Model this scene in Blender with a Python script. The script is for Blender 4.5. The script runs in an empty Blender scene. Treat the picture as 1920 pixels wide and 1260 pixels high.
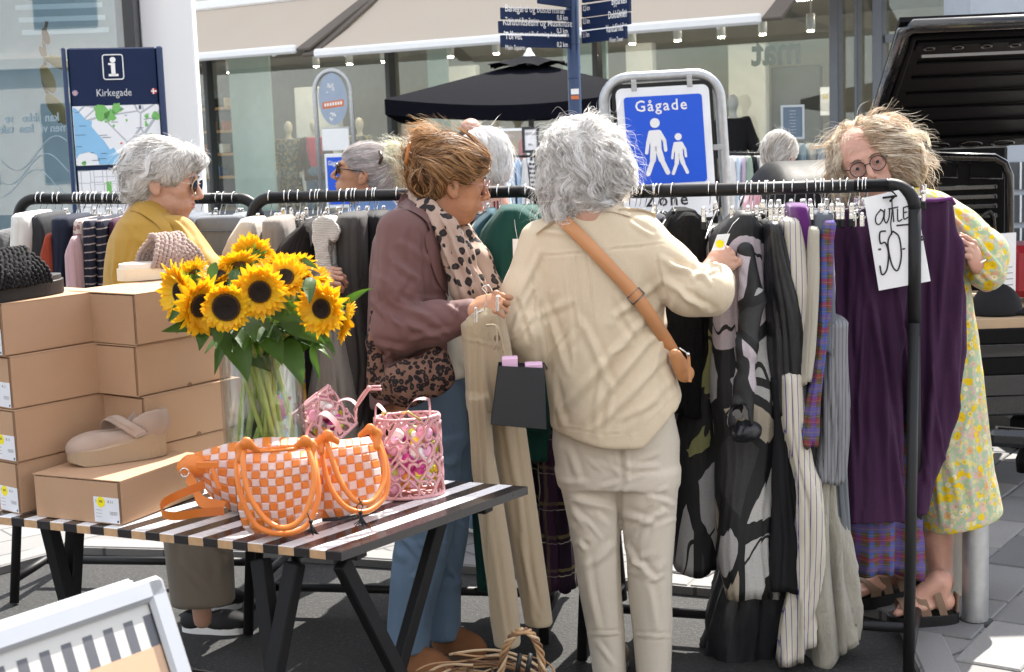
import bpy, math, random, numpy as np
from mathutils import Vector, Matrix
random.seed(7); np.random.seed(7)
sc = bpy.context.scene
COL = sc.collection
# ------------------------------------------------------------------ camera
F = 2800.0; CH = 1.62
_p = math.atan(385/2800.0); _th = math.radians(2.0)
FW = np.array([0, math.cos(_p), -math.sin(_p)]); _r = np.array([1.0, 0, 0]); _u = np.array([0, math.sin(_p), math.cos(_p)])
RR = _r*math.cos(_th) - _u*math.sin(_th); UU = _r*math.sin(_th) + _u*math.cos(_th); CC = np.array([0, 0, CH])
cam_d = bpy.data.cameras.new('camera'); cam = bpy.data.objects.new('camera', cam_d); COL.objects.link(cam)
cam_d.sensor_width = 36.0; cam_d.lens = 36.0*F/1920.0; cam_d.clip_end = 500; cam_d.clip_start = 0.05
cam.matrix_world = Matrix(((RR[0], UU[0], -FW[0], 0), (RR[1], UU[1], -FW[1], 0), (RR[2], UU[2], -FW[2], CH), (0, 0, 0, 1)))
cam_d.dof.use_dof = True; cam_d.dof.focus_distance = 4.55; cam_d.dof.aperture_fstop = 10.0
sc.camera = cam
# ------------------------------------------------------------------ light
SUN_AZ = math.radians(24)      # from +Y towards +X
SUN_EL = math.radians(50)
w = bpy.data.worlds.new('World'); sc.world = w; w.use_nodes = True
nt = w.node_tree; bg = nt.nodes['Background']
sky = nt.nodes.new('ShaderNodeTexSky'); sky.sky_type = 'NISHITA'; sky.sun_disc = False
sky.sun_elevation = SUN_EL; sky.sun_rotation = SUN_AZ; sky.air_density = 1.0; sky.dust_density = 1.5
_tc = nt.nodes.new('ShaderNodeTexCoord'); _nz = nt.nodes.new('ShaderNodeTexNoise'); _nz.inputs['Scale'].default_value = 3.2; _nz.inputs['Detail'].default_value = 6
_cr = nt.nodes.new('ShaderNodeValToRGB'); _cr.color_ramp.elements[0].position = .40; _cr.color_ramp.elements[1].position = .56
_mx = nt.nodes.new('ShaderNodeMix'); _mx.data_type = 'RGBA'; _mx.inputs[7].default_value = (6.6, 6.5, 6.4, 1)
nt.links.new(_tc.outputs['Generated'], _nz.inputs['Vector']); nt.links.new(_nz.outputs['Fac'], _cr.inputs[0]); nt.links.new(_cr.outputs[0], _mx.inputs[0])
nt.links.new(sky.outputs[0], _mx.inputs[6]); nt.links.new(_mx.outputs[2], bg.inputs[0]); bg.inputs[1].default_value = 0.13
sd = bpy.data.lights.new('sun', 'SUN'); sd.energy = 4.8; sd.angle = math.radians(0.6); sd.color = (1.0, 0.95, 0.87)
sun = bpy.data.objects.new('sun', sd); COL.objects.link(sun)
_s = Vector((math.sin(SUN_AZ)*math.cos(SUN_EL), math.cos(SUN_AZ)*math.cos(SUN_EL), math.sin(SUN_EL)))
sun.rotation_euler = _s.to_track_quat('Z', 'Y').to_euler()
sc.view_settings.view_transform = 'Standard'; sc.view_settings.look = 'None'
sc.view_settings.gamma = 1.0; sc.view_settings.use_curve_mapping = False
sc.view_settings.exposure = 1.4
sc.cycles.max_bounces = 8; sc.cycles.transparent_max_bounces = 16
try: sc.cycles.use_denoising = True
except Exception: pass

# ------------------------------------------------------------------ pixel helpers (photo 1920x1260)
def ray(x, y): return FW + RR*((x-960)/F) + UU*((630-y)/F)
def P(x, y, Y): d = ray(x, y); return CC + d*(Y/d[1])
def G(x, y, z=0.0): d = ray(x, y); return CC + d*((z-CH)/d[2])
def S(Y): return F/(Y*1.01)
def proj(V):
    q = V-CC; z = q@FW
    return 960+F*(q@RR)/z, 630-F*(q@UU)/z
# ------------------------------------------------------------------ objects
ROOT = {}
def tag(o, label=None, cat=None, group=None, kind=None):
    if label: o['label'] = label
    if cat: o['category'] = cat
    if group: o['group'] = group
    if kind: o['kind'] = kind
    return o
def thing(name, label, cat, loc=(0, 0, 0), group=None):
    o = bpy.data.objects.new(name, None); COL.objects.link(o); o.empty_display_size = 0.1
    o.location = Vector([float(c) for c in loc]); ROOT[o.name] = np.array([float(c) for c in loc])
    return tag(o, label, cat, group)
def obj(name, verts, faces, mats, parent=None, smooth=False, midx=None, origin=None, uv=None):
    V = np.asarray(verts, dtype=float).reshape(-1, 3)
    if parent is not None: org = ROOT[parent.name]
    elif origin is not None: org = np.asarray(origin, float)
    else: org = np.array([(V[:, 0].min()+V[:, 0].max())/2, (V[:, 1].min()+V[:, 1].max())/2, V[:, 2].min()])
    me = bpy.data.meshes.new(name)
    me.from_pydata((V-org).tolist(), [], faces if isinstance(faces, list) else faces.tolist())
    if not isinstance(mats, (list, tuple)): mats = [mats]
    for m in mats: me.materials.append(m)
    if midx is not None: me.polygons.foreach_set('material_index', np.asarray(midx, dtype=np.int32))
    if smooth: me.polygons.foreach_set('use_smooth', [True]*len(me.polygons))
    me.update()
    o = bpy.data.objects.new(name, me); COL.objects.link(o); ROOT[o.name] = org
    if parent is not None: o.parent = parent
    else: o.location = org.tolist()
    return o
def share(o, loc, rot=None, parent=None, scale=None):
    c = o.copy(); COL.objects.link(c); c.parent = parent if parent else o.parent
    base = ROOT[c.parent.name] if c.parent else np.zeros(3)
    c.location = (np.asarray(loc, float)-base).tolist()
    if rot is not None: c.rotation_euler = rot
    if scale is not None: c.scale = scale
    ROOT[c.name] = np.asarray(loc, float)
    return c
def struct(name, verts, faces, m, **k):
    o = obj(name, verts, faces, m, **k)
    if k.get('parent') is None: o['kind'] = 'structure'
    return o

class MB:
    """collects shapes into one mesh"""
    def __init__(s): s.v = []; s.f = []; s.m = []; s.n = 0
    def add(s, V, Fs, m=0):
        V = np.asarray(V, float).reshape(-1, 3)
        s.v.append(V); s.f += [[i+s.n for i in f] for f in (Fs if isinstance(Fs, list) else Fs.tolist())]
        s.m += [m]*len(Fs); s.n += len(V); return s
    def box(s, c, sx, sy, sz, ax=None, m=0, bev=0.0):
        """c = centre, half sizes, ax = 3 axes rows"""
        c = np.asarray(c, float); A = np.eye(3) if ax is None else np.asarray(ax, float)
        if bev <= 0:
            L = np.array([[x, y, z] for z in (-1, 1) for y in (-1, 1) for x in (-1, 1)], float)*[sx, sy, sz]
            return s.add(c+L@A, [[0, 2, 3, 1], [4, 5, 7, 6], [0, 1, 5, 4], [2, 6, 7, 3], [0, 4, 6, 2], [1, 3, 7, 5]], m)
        b = min(bev, sx*.9, sy*.9, sz*.9)
        V = []; 
        for z in (-1, 1):
            for y in (-1, 1):
                for x in (-1, 1):
                    V += [[x*sx, y*(sy-b), z*(sz-b)], [x*(sx-b), y*sy, z*(sz-b)], [x*(sx-b), y*(sy-b), z*sz]]
        i = lambda x, y, z, k: (x+2*y+4*z)*3+k
        Fc = [[i(0,0,0,0), i(0,0,1,0), i(0,1,1,0), i(0,1,0,0)], [i(1,0,0,0), i(1,1,0,0), i(1,1,1,0), i(1,0,1,0)],
              [i(0,0,0,1), i(1,0,0,1), i(1,0,1,1), i(0,0,1,1)], [i(0,1,0,1), i(0,1,1,1), i(1,1,1,1), i(1,1,0,1)],
              [i(0,0,0,2), i(0,1,0,2), i(1,1,0,2), i(1,0,0,2)], [i(0,0,1,2), i(1,0,1,2), i(1,1,1,2), i(0,1,1,2)]]
        for y in (0, 1):
            for z in (0, 1): Fc.append([i(0,y,z,1), i(1,y,z,1), i(1,y,z,2), i(0,y,z,2)] if y == z else [i(0,y,z,2), i(1,y,z,2), i(1,y,z,1), i(0,y,z,1)])
        for x in (0, 1):
            for z in (0, 1): Fc.append([i(x,0,z,2), i(x,1,z,2), i(x,1,z,0), i(x,0,z,0)] if x == z else [i(x,0,z,0), i(x,1,z,0), i(x,1,z,2), i(x,0,z,2)])
        for x in (0, 1):
            for y in (0, 1): Fc.append([i(x,y,0,0), i(x,y,1,0), i(x,y,1,1), i(x,y,0,1)] if x == y else [i(x,y,0,1), i(x,y,1,1), i(x,y,1,0), i(x,y,0,0)])
        for x in (0, 1):
            for y in (0, 1):
                for z in (0, 1): Fc.append([i(x,y,z,0), i(x,y,z,1), i(x,y,z,2)] if (x+y+z) % 2 else [i(x,y,z,2), i(x,y,z,1), i(x,y,z,0)])
        return s.add(c+np.array(V)@A, Fc, m)
    def bar(s, a, b, wx, wy, up=(0, 0, 1), m=0, bev=0.0):
        """rectangular bar from a to b"""
        a = np.asarray(a, float); b = np.asarray(b, float); d = b-a; L = np.linalg.norm(d); d /= L
        up = np.asarray(up, float); x = np.cross(d, up)
        if np.linalg.norm(x) < 1e-4: x = np.cross(d, [1, 0, 0])
        x /= np.linalg.norm(x); y = np.cross(x, d)
        return s.box((a+b)/2, wx/2, L/2, wy/2, [x, d, y], m, bev)
    def tube(s, pts, r, n=8, m=0, cap=True, flat=1.0, closed=False):
        pts = np.asarray(pts, float); k = len(pts); r = np.broadcast_to(np.asarray(r, float), (k,))
        T = np.gradient(pts, axis=0)
        if closed: T = np.roll(pts, -1, 0)-np.roll(pts, 1, 0)
        T /= np.linalg.norm(T, axis=1)[:, None]+1e-12
        up = np.array([0, 0, 1.0]); 
        if abs(T[0]@up) > .9: up = np.array([1.0, 0, 0])
        N = np.zeros_like(pts); N[0] = up-T[0]*(up@T[0]); N[0] /= np.linalg.norm(N[0])
        for i in range(1, k):
            q = N[i-1]-T[i]*(N[i-1]@T[i]); N[i] = q/(np.linalg.norm(q)+1e-12)
        B = np.cross(T, N)
        a = np.linspace(0, 2*np.pi, n, endpoint=False)
        V = pts[:, None]+r[:, None, None]*(np.cos(a)[None, :, None]*N[:, None]*flat+np.sin(a)[None, :, None]*B[:, None])
        Fc = []
        for i in range(k if closed else k-1):
            i2 = (i+1) % k
            for j in range(n): Fc.append([i*n+j, i*n+(j+1) % n, i2*n+(j+1) % n, i2*n+j])
        if cap and not closed: Fc += [list(range(n))[::-1], [(k-1)*n+j for j in range(n)]]
        return s.add(V.reshape(-1, 3), Fc, m)
    def grid(s, V, m=0, wrap=False):
        """V: (rows, cols, 3)"""
        R, C_ = V.shape[:2]; Fc = []
        for i in range(R-1):
            for j in range(C_ if wrap else C_-1):
                j2 = (j+1) % C_; Fc.append([i*C_+j, i*C_+j2, (i+1)*C_+j2, (i+1)*C_+j])
        return s.add(V.reshape(-1, 3), Fc, m)
    def prism(s, poly, nrm, t, m=0):
        """extrude a planar polygon by t along nrm"""
        A = np.asarray(poly, float); n = len(A); B = A+np.asarray(nrm, float)*t
        return s.add(np.vstack([A, B]), [list(range(n))[::-1], [n+i for i in range(n)]]+[[i, (i+1) % n, n+(i+1) % n, n+i] for i in range(n)], m)
    def disc(s, c, nrm, r, t=0.002, n=20, m=0, rx=None):
        nrm = np.asarray(nrm, float); nrm = nrm/np.linalg.norm(nrm); u_ = np.array([0, 0, 1.0])
        if abs(nrm[2]) > .9: u_ = np.array([0, 1.0, 0])
        x = np.cross(u_, nrm); x /= np.linalg.norm(x); y = np.cross(nrm, x)
        a = np.linspace(0, 2*np.pi, n, endpoint=False); rx = rx or r
        return s.prism(np.asarray(c)+np.cos(a)[:, None]*x*rx+np.sin(a)[:, None]*y*r, nrm, t, m)
    def lathe(s, c, prof, n=24, m=0, ax=None):
        """prof: list of (r, z)"""
        A = np.eye(3) if ax is None else np.asarray(ax, float)
        a = np.linspace(0, 2*np.pi, n, endpoint=False)
        V = np.array([[[r*math.cos(t), r*math.sin(t), z] for t in a] for r, z in prof])
        return s.grid((V.reshape(-1, 3)@A+np.asarray(c)).reshape(len(prof), n, 3), m, True)
    def ball(s, c, r, n=10, m=0, ax=None):
        r = np.broadcast_to(np.asarray(r, float), (3,)); A = np.eye(3) if ax is None else np.asarray(ax, float)
        ph = np.linspace(0.001, np.pi-.001, n//2+2); a = np.linspace(0, 2*np.pi, n, endpoint=False)
        V = np.stack([np.sin(ph)[:, None]*np.cos(a), np.sin(ph)[:, None]*np.sin(a), np.cos(ph)[:, None]*np.ones(n)], -1)*r
        return s.grid((V.reshape(-1, 3)@A+np.asarray(c)).reshape(len(ph), n, 3)[::-1], m, True)
    def build(s, name, mats, parent=None, smooth=False, origin=None):
        if not isinstance(mats, (list, tuple)): mats = [mats]
        return obj(name, np.vstack(s.v), s.f, mats, parent, smooth, s.m if len(mats) > 1 else None, origin)
def arc(c, r, a0, a1, n, x=(1, 0, 0), y=(0, 0, 1), ry=None):
    t = np.linspace(math.radians(a0), math.radians(a1), n); ry = ry or r
    return np.asarray(c)+np.cos(t)[:, None]*np.asarray(x, float)*r+np.sin(t)[:, None]*np.asarray(y, float)*ry
def smoothpath(pts, n=8):
    """Catmull-Rom through pts"""
    p = np.asarray(pts, float); p = np.vstack([2*p[0]-p[1], p, 2*p[-1]-p[-2]]); out = []
    for i in range(1, len(p)-2):
        t = np.linspace(0, 1, n, endpoint=False)[:, None]
        out.append(.5*((2*p[i])+(-p[i-1]+p[i+1])*t+(2*p[i-1]-5*p[i]+4*p[i+1]-p[i+2])*t**2+(-p[i-1]+3*p[i]-3*p[i+1]+p[i+2])*t**3))
    return np.vstack(out+[p[-2][None]])
def unit(v): v = np.asarray(v, float); return v/np.linalg.norm(v)
# ------------------------------------------------------------------ numpy noise
def _h(i, j, k, s):
    n = (i*374761393+j*668265263+k*2147483647+s*974711) & 0xffffffff
    n = ((n ^ (n >> 13))*1274126177) & 0xffffffff
    return ((n ^ (n >> 16)) & 0xffff)/32767.5-1.0
def vn(p, s=0):
    p = np.asarray(p, float); f = np.floor(p).astype(np.int64); t = p-f; t = t*t*(3-2*t); out = 0
    for dx in (0, 1):
        for dy in (0, 1):
            for dz in (0, 1):
                wgt = (t[..., 0] if dx else 1-t[..., 0])*(t[..., 1] if dy else 1-t[..., 1])*(t[..., 2] if dz else 1-t[..., 2])
                out = out+wgt*_h(f[..., 0]+dx, f[..., 1]+dy, f[..., 2]+dz, s)
    return out
# ------------------------------------------------------------------ SDF modelling
import openvdb
class Field:
    def __init__(s, lo, hi, h):
        s.lo = np.asarray(lo, float); s.h = h; s.n = np.ceil((np.asarray(hi, float)-s.lo)/h).astype(int)+1
        s.a = np.full(s.n, 0.3, np.float32)
        s.ax = [(s.lo[i]+np.arange(s.n[i])*h) for i in range(3)]
    def _do(s, lo, hi, fn, k, op, pad):
        i0 = np.maximum(0, np.floor((np.asarray(lo)-pad-s.lo)/s.h).astype(int)); i1 = np.minimum(s.n, np.ceil((np.asarray(hi)+pad-s.lo)/s.h).astype(int)+1)
        if (i1 <= i0).any(): return s
        sl = tuple(slice(i0[i], i1[i]) for i in range(3))
        X = s.ax[0][sl[0]][:, None, None]; Y = s.ax[1][sl[1]][None, :, None]; Z = s.ax[2][sl[2]][None, None, :]
        d = fn(X, Y, Z); a = s.a[sl]
        if op == 'add':
            hh = np.maximum(k-np.abs(a-d), 0)/max(k, 1e-6); s.a[sl] = np.minimum(a, d)-hh*hh*k*.25
        elif op == 'sub':
            d = -d; hh = np.maximum(k-np.abs(a-d), 0)/max(k, 1e-6); s.a[sl] = np.maximum(a, d)+hh*hh*k*.25
        elif op == 'and':
            hh = np.maximum(k-np.abs(a-d), 0)/max(k, 1e-6); s.a[sl] = np.maximum(a, d)+hh*hh*k*.25
        return s
    def cone(s, a, b, ra, rb, k=0.01, op='add', sq=None):
        """round cone; sq=(direction, factor): thickness factor along a direction"""
        a = np.asarray(a, float); b = np.asarray(b, float); ab = b-a; L2 = max(ab@ab, 1e-9); R = max(ra, rb)
        def fn(X, Y, Z):
            x, y, z = X-a[0], Y-a[1], Z-a[2]
            t = np.clip((x*ab[0]+y*ab[1]+z*ab[2])/L2, 0, 1)
            x, y, z = x-t*ab[0], y-t*ab[1], z-t*ab[2]
            r = ra+(rb-ra)*t
            if sq is None: return np.sqrt(x*x+y*y+z*z)-r
            dv, fct = unit(sq[0]), sq[1]; c = x*dv[0]+y*dv[1]+z*dv[2]; g = (1/fct-1)*c
            x, y, z = x+g*dv[0], y+g*dv[1], z+g*dv[2]
            return (np.sqrt(x*x+y*y+z*z)-r)*min(1, fct)
        return s._do(np.minimum(a, b)-R, np.maximum(a, b)+R, fn, k, op, max(k, 4*s.h))
    def chain(s, pts, rs, k=0.01, sq=None):
        for i in range(len(pts)-1): s.cone(pts[i], pts[i+1], rs[i], rs[i+1], k, sq=sq)
        return s
    def ell(s, c, r, ax=None, k=0.01, op='add'):
        c = np.asarray(c, float); r = np.asarray(r, float); A = np.eye(3) if ax is None else np.asarray(ax, float); R = r.max()
        def fn(X, Y, Z):
            x, y, z = X-c[0], Y-c[1], Z-c[2]
            q = [x*A[i, 0]+y*A[i, 1]+z*A[i, 2] for i in range(3)]
            k0 = np.sqrt((q[0]/r[0])**2+(q[1]/r[1])**2+(q[2]/r[2])**2)
            k1 = np.sqrt((q[0]/r[0]**2)**2+(q[1]/r[1]**2)**2+(q[2]/r[2]**2)**2)+1e-9
            return k0*(k0-1)/k1
        return s._do(c-R, c+R, fn, k, op, max(k, 4*s.h))
    def col(s, rows, k=0.01, op='add', pw=2.2):
        """column: rows (z, cx, cy, hx, hy), any order"""
        rw = np.array(sorted(rows), float); z0, z1 = rw[0, 0], rw[-1, 0]
        lo = [(rw[:, 1]-rw[:, 3]).min(), (rw[:, 2]-rw[:, 4]).min(), z0]; hi = [(rw[:, 1]+rw[:, 3]).max(), (rw[:, 2]+rw[:, 4]).max(), z1]
        def fn(X, Y, Z):
            zc = np.clip(Z, z0, z1); I = lambda c: np.interp(zc.ravel(), rw[:, 0], rw[:, c]).reshape(zc.shape)
            hx, hy = I(3), I(4); x = np.abs(X-I(1))/hx; y = np.abs(Y-I(2))/hy
            k0 = (x**pw+y**pw+1e-12)**(1/pw); d = (k0-1)*np.minimum(hx, hy)
            dz = np.maximum(z0-Z, Z-z1)
            return np.where(dz > 0, np.sqrt(np.maximum(d, 0)**2+dz**2), np.maximum(d, dz))
        return s._do(lo, hi, fn, k, op, max(k, 4*s.h))
    def plane(s, p, n, k=0.004):
        """keep the side the normal points away from"""
        p = np.asarray(p, float); n = unit(n)
        return s._do(s.lo, s.lo+s.n*s.h, lambda X, Y, Z: (X-p[0])*n[0]+(Y-p[1])*n[1]+(Z-p[2])*n[2], k, 'and', 0)
    def sample(s, p):
        q = (p-s.lo)/s.h; q = np.clip(q, 0, s.n-1.001); f = q.astype(int); t = q-f; out = 0
        for dx in (0, 1):
            for dy in (0, 1):
                for dz in (0, 1):
                    wgt = (t[:, 0] if dx else 1-t[:, 0])*(t[:, 1] if dy else 1-t[:, 1])*(t[:, 2] if dz else 1-t[:, 2])
                    out = out+wgt*s.a[f[:, 0]+dx, f[:, 1]+dy, f[:, 2]+dz]
        return out
    def grad(s, p):
        e = s.h; g = np.stack([s.sample(p+[e, 0, 0])-s.sample(p-[e, 0, 0]), s.sample(p+[0, e, 0])-s.sample(p-[0, e, 0]), s.sample(p+[0, 0, e])-s.sample(p-[0, 0, e])], 1)
        return g/(np.linalg.norm(g, axis=1)[:, None]+1e-9)
    def mesh(s):
        a = s.a.copy(); a[0] = a[-1] = .3; a[:, 0] = a[:, -1] = .3; a[:, :, 0] = a[:, :, -1] = .3
        a = np.clip(a, -4*s.h, 4*s.h)
        g = openvdb.FloatGrid(4*s.h); g.copyFromArray(a)
        pts, q = g.convertToQuads(0.0)
        V = pts.astype(float)*s.h+s.lo
        q = q.astype(int)
        n = vnorm(V, q)
        if len(V) and (n*s.grad(V)).sum() < 0: q = q[:, ::-1]
        return V, q
def vnorm(V, q):
    N = np.zeros_like(V); fn = np.cross(V[q[:, 2]]-V[q[:, 0]], V[q[:, 3]]-V[q[:, 1]])
    for k in range(4): np.add.at(N, q[:, k], fn)
    return N/(np.linalg.norm(N, axis=1)[:, None]+1e-12)
def relax(V, q, it=2):
    for _ in range(it):
        A = np.zeros_like(V); c = np.zeros(len(V))
        for k in range(4):
            np.add.at(A, q[:, k], V[q[:, (k+1) % 4]]); np.add.at(c, q[:, k], 1)
        V = V*.4+.6*A/np.maximum(c, 1)[:, None]
    return V
def folds(V, q, strokes=(), amp=0.0, scale=12.0, stretch=(1, 1, .35), seed=0, fine=0.0, back=False):
    """displace cloth: px-space fold strokes (x0,y0,x1,y1,width_px,amp_mm) plus ridged noise"""
    N = vnorm(V, q); d = np.zeros(len(V))
    if amp:
        p = V*scale*np.asarray(stretch)
        wv = vn(p*.6, seed+5)*.9
        r = 1-np.abs(vn(p+wv[:, None], seed))*2
        d += amp*r*(.6+.4*vn(p*.35, seed+9))
    if fine: d += fine*(1-2*np.abs(vn(V*45*np.asarray(stretch), seed+3)))
    if strokes:
        px, py = proj(V); fr = np.clip(-(N@FW)*2+.2, 0, 1)
        for x0, y0, x1, y1, wd, am in strokes:
            ex, ey = x1-x0, y1-y0; L = math.hypot(ex, ey)+1e-6
            t = ((px-x0)*ex+(py-y0)*ey)/L/L; sd_ = ((px-x0)*ey-(py-y0)*ex)/L
            sd_ = sd_+wd*.5*np.sin(t*3+x0)
            tt = np.clip(t, 0, 1); end = np.exp(-(((t-tt)*L)/(wd*1.2))**2)*np.sin(np.clip(t*.9+.05, 0, 1)*np.pi)**.5
            g = sd_/wd
            d += am*.00095*end*fr*(np.exp(-g*g)-.75*np.exp(-((g-1.5)/.9)**2)-.3*np.exp(-((g+1.6)/1.1)**2))
    return V+N*d[:, None]
def rstrokes(rs, x0, y0, x1, y1, n, ang, spread, L, wd, am):
    R = random.Random(rs); out = []
    for _ in range(n):
        a = math.radians(ang+R.uniform(-spread, spread)); l = L*R.uniform(.5, 1.3); cx = R.uniform(x0, x1); cy = R.uniform(y0, y1)
        out.append((cx-l/2*math.cos(a), cy-l/2*math.sin(a), cx+l/2*math.cos(a), cy+l/2*math.sin(a), wd*R.uniform(.6, 1.4), am*R.uniform(.5, 1.2)))
    return out
def rows(Y, R, dep, cy=None):
    """px rows (y, xl, xr[, depth[, Y]]) -> column rows"""
    out = []
    for r in R:
        y, xl, xr = r[:3]; dp = r[3] if len(r) > 3 else dep; YY = r[4] if len(r) > 4 else Y
        a, b = P(xl, y, YY), P(xr, y, YY); out.append(((a[2]+b[2])/2, (a[0]+b[0])/2, YY, (b[0]-a[0])/2, dp))
    return out
# ------------------------------------------------------------------ materials
class NG:
    def __init__(s, name):
        s.m = bpy.data.materials.new(name); s.m.use_nodes = True; s.t = s.m.node_tree; s.t.nodes.clear()
        s.out = s.t.nodes.new('ShaderNodeOutputMaterial')
    def n(s, ty, ins=None, **props):
        nd = s.t.nodes.new('ShaderNode'+ty)
        for k, v in props.items(): setattr(nd, k, v)
        for k, v in (ins or {}).items():
            i = nd.inputs[k]
            if isinstance(v, bpy.types.NodeSocket): s.t.links.new(v, i)
            else:
                if isinstance(v, (tuple, list)) and len(v) == 3 and i.type == 'RGBA': v = (*v, 1)
                i.default_value = v
        return nd
    def coord(s, scale=(1, 1, 1), rot=(0, 0, 0), loc=(0, 0, 0)):
        tc = s.n('TexCoord'); return s.n('Mapping', {0: tc.outputs['Object'], 'Scale': scale, 'Rotation': rot, 'Location': loc}).outputs[0]
    def noise(s, vec, scale, detail=3, rough=.5, dist=0): return s.n('TexNoise', {'Vector': vec, 'Scale': scale, 'Detail': detail, 'Roughness': rough, 'Distortion': dist}).outputs['Fac']
    def ramp(s, fac, stops, interp='LINEAR'):
        r = s.n('ValToRGB', {0: fac}); cr = r.color_ramp; cr.interpolation = interp
        while len(cr.elements) < len(stops): cr.elements.new(.5)
        for e, (p, c) in zip(cr.elements, stops): e.position = p; e.color = (*c, 1) if isinstance(c, (tuple, list)) else (c, c, c, 1)
        return r.outputs[0]
    def math(s, op, a, b=0.0, c=None):
        d = {0: a, 1: b}
        if c is not None: d[2] = c
        return s.n('Math', d, operation=op).outputs[0]
    def mix(s, f, a, b, mode='MIX'):
        nd = s.n('Mix', data_type='RGBA', blend_type=mode)
        for i, v in ((0, f), (6, a), (7, b)):
            if isinstance(v, bpy.types.NodeSocket): s.t.links.new(v, nd.inputs[i])
            else: nd.inputs[i].default_value = (*v, 1) if isinstance(v, (tuple, list)) else v
        return nd.outputs[2]
    def bump(s, h, strength=.3, dist=.01, normal=None):
        d = {'Height': h, 'Strength': strength, 'Distance': dist}
        if normal is not None: d['Normal'] = normal
        return s.n('Bump', d).outputs[0]
    def pbr(s, col, rough=.6, normal=None, **k):
        d = {'Base Color': col, 'Roughness': rough}
        if normal is not None: d['Normal'] = normal
        d.update(k); b = s.n('BsdfPrincipled', d); s.t.links.new(b.outputs[0], s.out.inputs[0]); s.b = b; return s.m
    def sep(s, vec): return s.n('SeparateXYZ', {0: vec}).outputs
MC = {}
def plain(name, c, rough=.5, metal=0.0, var=.12, vs=6, bump=0.0, bs=60, spec=.5, coat=0.0):
    if name in MC: return MC[name]
    g = NG(name); v = g.coord(); f = g.noise(v, vs, 4)
    col = g.mix(f, tuple(x*(1-var) for x in c), tuple(min(1, x*(1+var)) for x in c))
    nm = g.bump(g.noise(v, bs, 3), bump, .002) if bump else None
    rr = g.math('ADD', rough-.06, g.math('MULTIPLY', g.noise(v, vs*3, 2), .12))
    MC[name] = g.pbr(col, rr, nm, **{'Metallic': metal, 'Specular IOR Level': spec, 'Coat Weight': coat}); return MC[name]
def cloth(name, c, rough=.85, weave=700, wb=.25, wr=.35, wscale=7, var=.1, sheen=.25, spec=.25, rot=(0, 0, 0), stretch=(1, 1, .4), knit=0, wd=.018):
    """woven cloth: thread relief plus soft wrinkles"""
    if name in MC: return MC[name]
    g = NG(name); v = g.coord((1, 1, 1), rot); vs = g.coord(stretch)
    sheen *= min(1, sum(c)*1.1); f = g.noise(v, 5, 3); col = g.mix(f, tuple(x*(1-var) for x in c), tuple(min(1, x*(1+var)) for x in c))
    th = g.noise(v, weave, 2); col = g.mix(.35, col, g.mix(th, tuple(x*.6 for x in c), tuple(min(1, x*1.35) for x in c)))
    n1 = g.bump(g.noise(vs, wscale*3.6, 4, .6, 1.2), wr*.7, wd*.28, g.bump(g.noise(vs, wscale, 5, .55, .7), wr, wd))
    if knit:
        kn = g.n('TexWave', {'Vector': v, 'Scale': knit, 'Distortion': 1.5, 'Detail': 1.0, 'Detail Scale': 3.0}, wave_type='BANDS', bands_direction='Z').outputs['Fac']
        n1 = g.bump(kn, .6, .004, n1)
    n2 = g.bump(th, wb, .001, n1)
    MC[name] = g.pbr(col, rough, n2, **{'Sheen Weight': sheen, 'Sheen Roughness': .5, 'Specular IOR Level': spec}); return MC[name]
def stripes(name, c1, c2, freq, duty=.2, ax=0, rough=.8, c3=None, wr=.35):
    if name in MC: return MC[name]
    g = NG(name); v = g.coord(); x = g.sep(v)[ax]
    y = g.math('ADD', x, g.math('MULTIPLY', g.noise(g.coord((1, 1, .3)), 6, 2), .02))
    fr = g.math('FRACT', g.math('MULTIPLY', y, freq)); m = g.math('LESS_THAN', fr, duty); col = g.mix(m, c1, c2)
    if c3: col = g.mix(g.math('LESS_THAN', g.math('FRACT', g.math('MULTIPLY', g.sep(v)[2], freq*.5)), .06), col, c3)
    n1 = g.bump(g.noise(g.coord((1, 1, .35)), 9, 5, .55, .7), wr, .018)
    MC[name] = g.pbr(col, rough, g.bump(g.noise(v, 600, 2), .2, .001, n1), **{'Specular IOR Level': .25}); return MC[name]
def plaid(name, base, lines, rough=.85, wr=.35):
    """lines: (axis, freq, duty, colour, strength)"""
    if name in MC: return MC[name]
    g = NG(name); v = g.coord(); sp = g.sep(g.mix(.03, v, g.n('TexNoise', {'Vector': v, 'Scale': 8.0}).outputs['Color'], 'ADD')); col = base
    for ax, fq, du, c, st in lines:
        m = g.math('MULTIPLY', g.math('LESS_THAN', g.math('FRACT', g.math('ADD', g.math('MULTIPLY', sp[ax], fq), st*.37)), du), st)
        col = g.mix(m, col, c)
    n1 = g.bump(g.noise(g.coord((1, 1, .4)), 9, 5, .55, .7), wr, .018)
    MC[name] = g.pbr(col, rough, g.bump(g.noise(v, 600, 2), .3, .001, n1), **{'Specular IOR Level': .2}); return MC[name]
def leopard(name, c, spot, inner, scale, rough=.8, cov=.40):
    if name in MC: return MC[name]
    g = NG(name); v = g.coord(); vd = g.mix(.02, v, g.n('TexNoise', {'Vector': v, 'Scale': 25.0}).outputs['Color'], 'ADD')
    d = g.n('TexVoronoi', {'Vector': vd, 'Scale': scale, 'Randomness': .9}).outputs['Distance']
    nz = g.noise(v, scale*1.3, 3)
    d2 = g.math('ADD', d, g.math('MULTIPLY', g.math('SUBTRACT', nz, .5), .45))
    col = g.ramp(d2, [(0, inner), (.17, inner), (.2, spot), (cov, spot), (cov+.04, c), (1, c)])
    MC[name] = g.pbr(col, rough, g.bump(g.noise(g.coord((1, 1, .5)), 14, 4), .35, .012), **{'Specular IOR Level': .25}); return MC[name]
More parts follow.
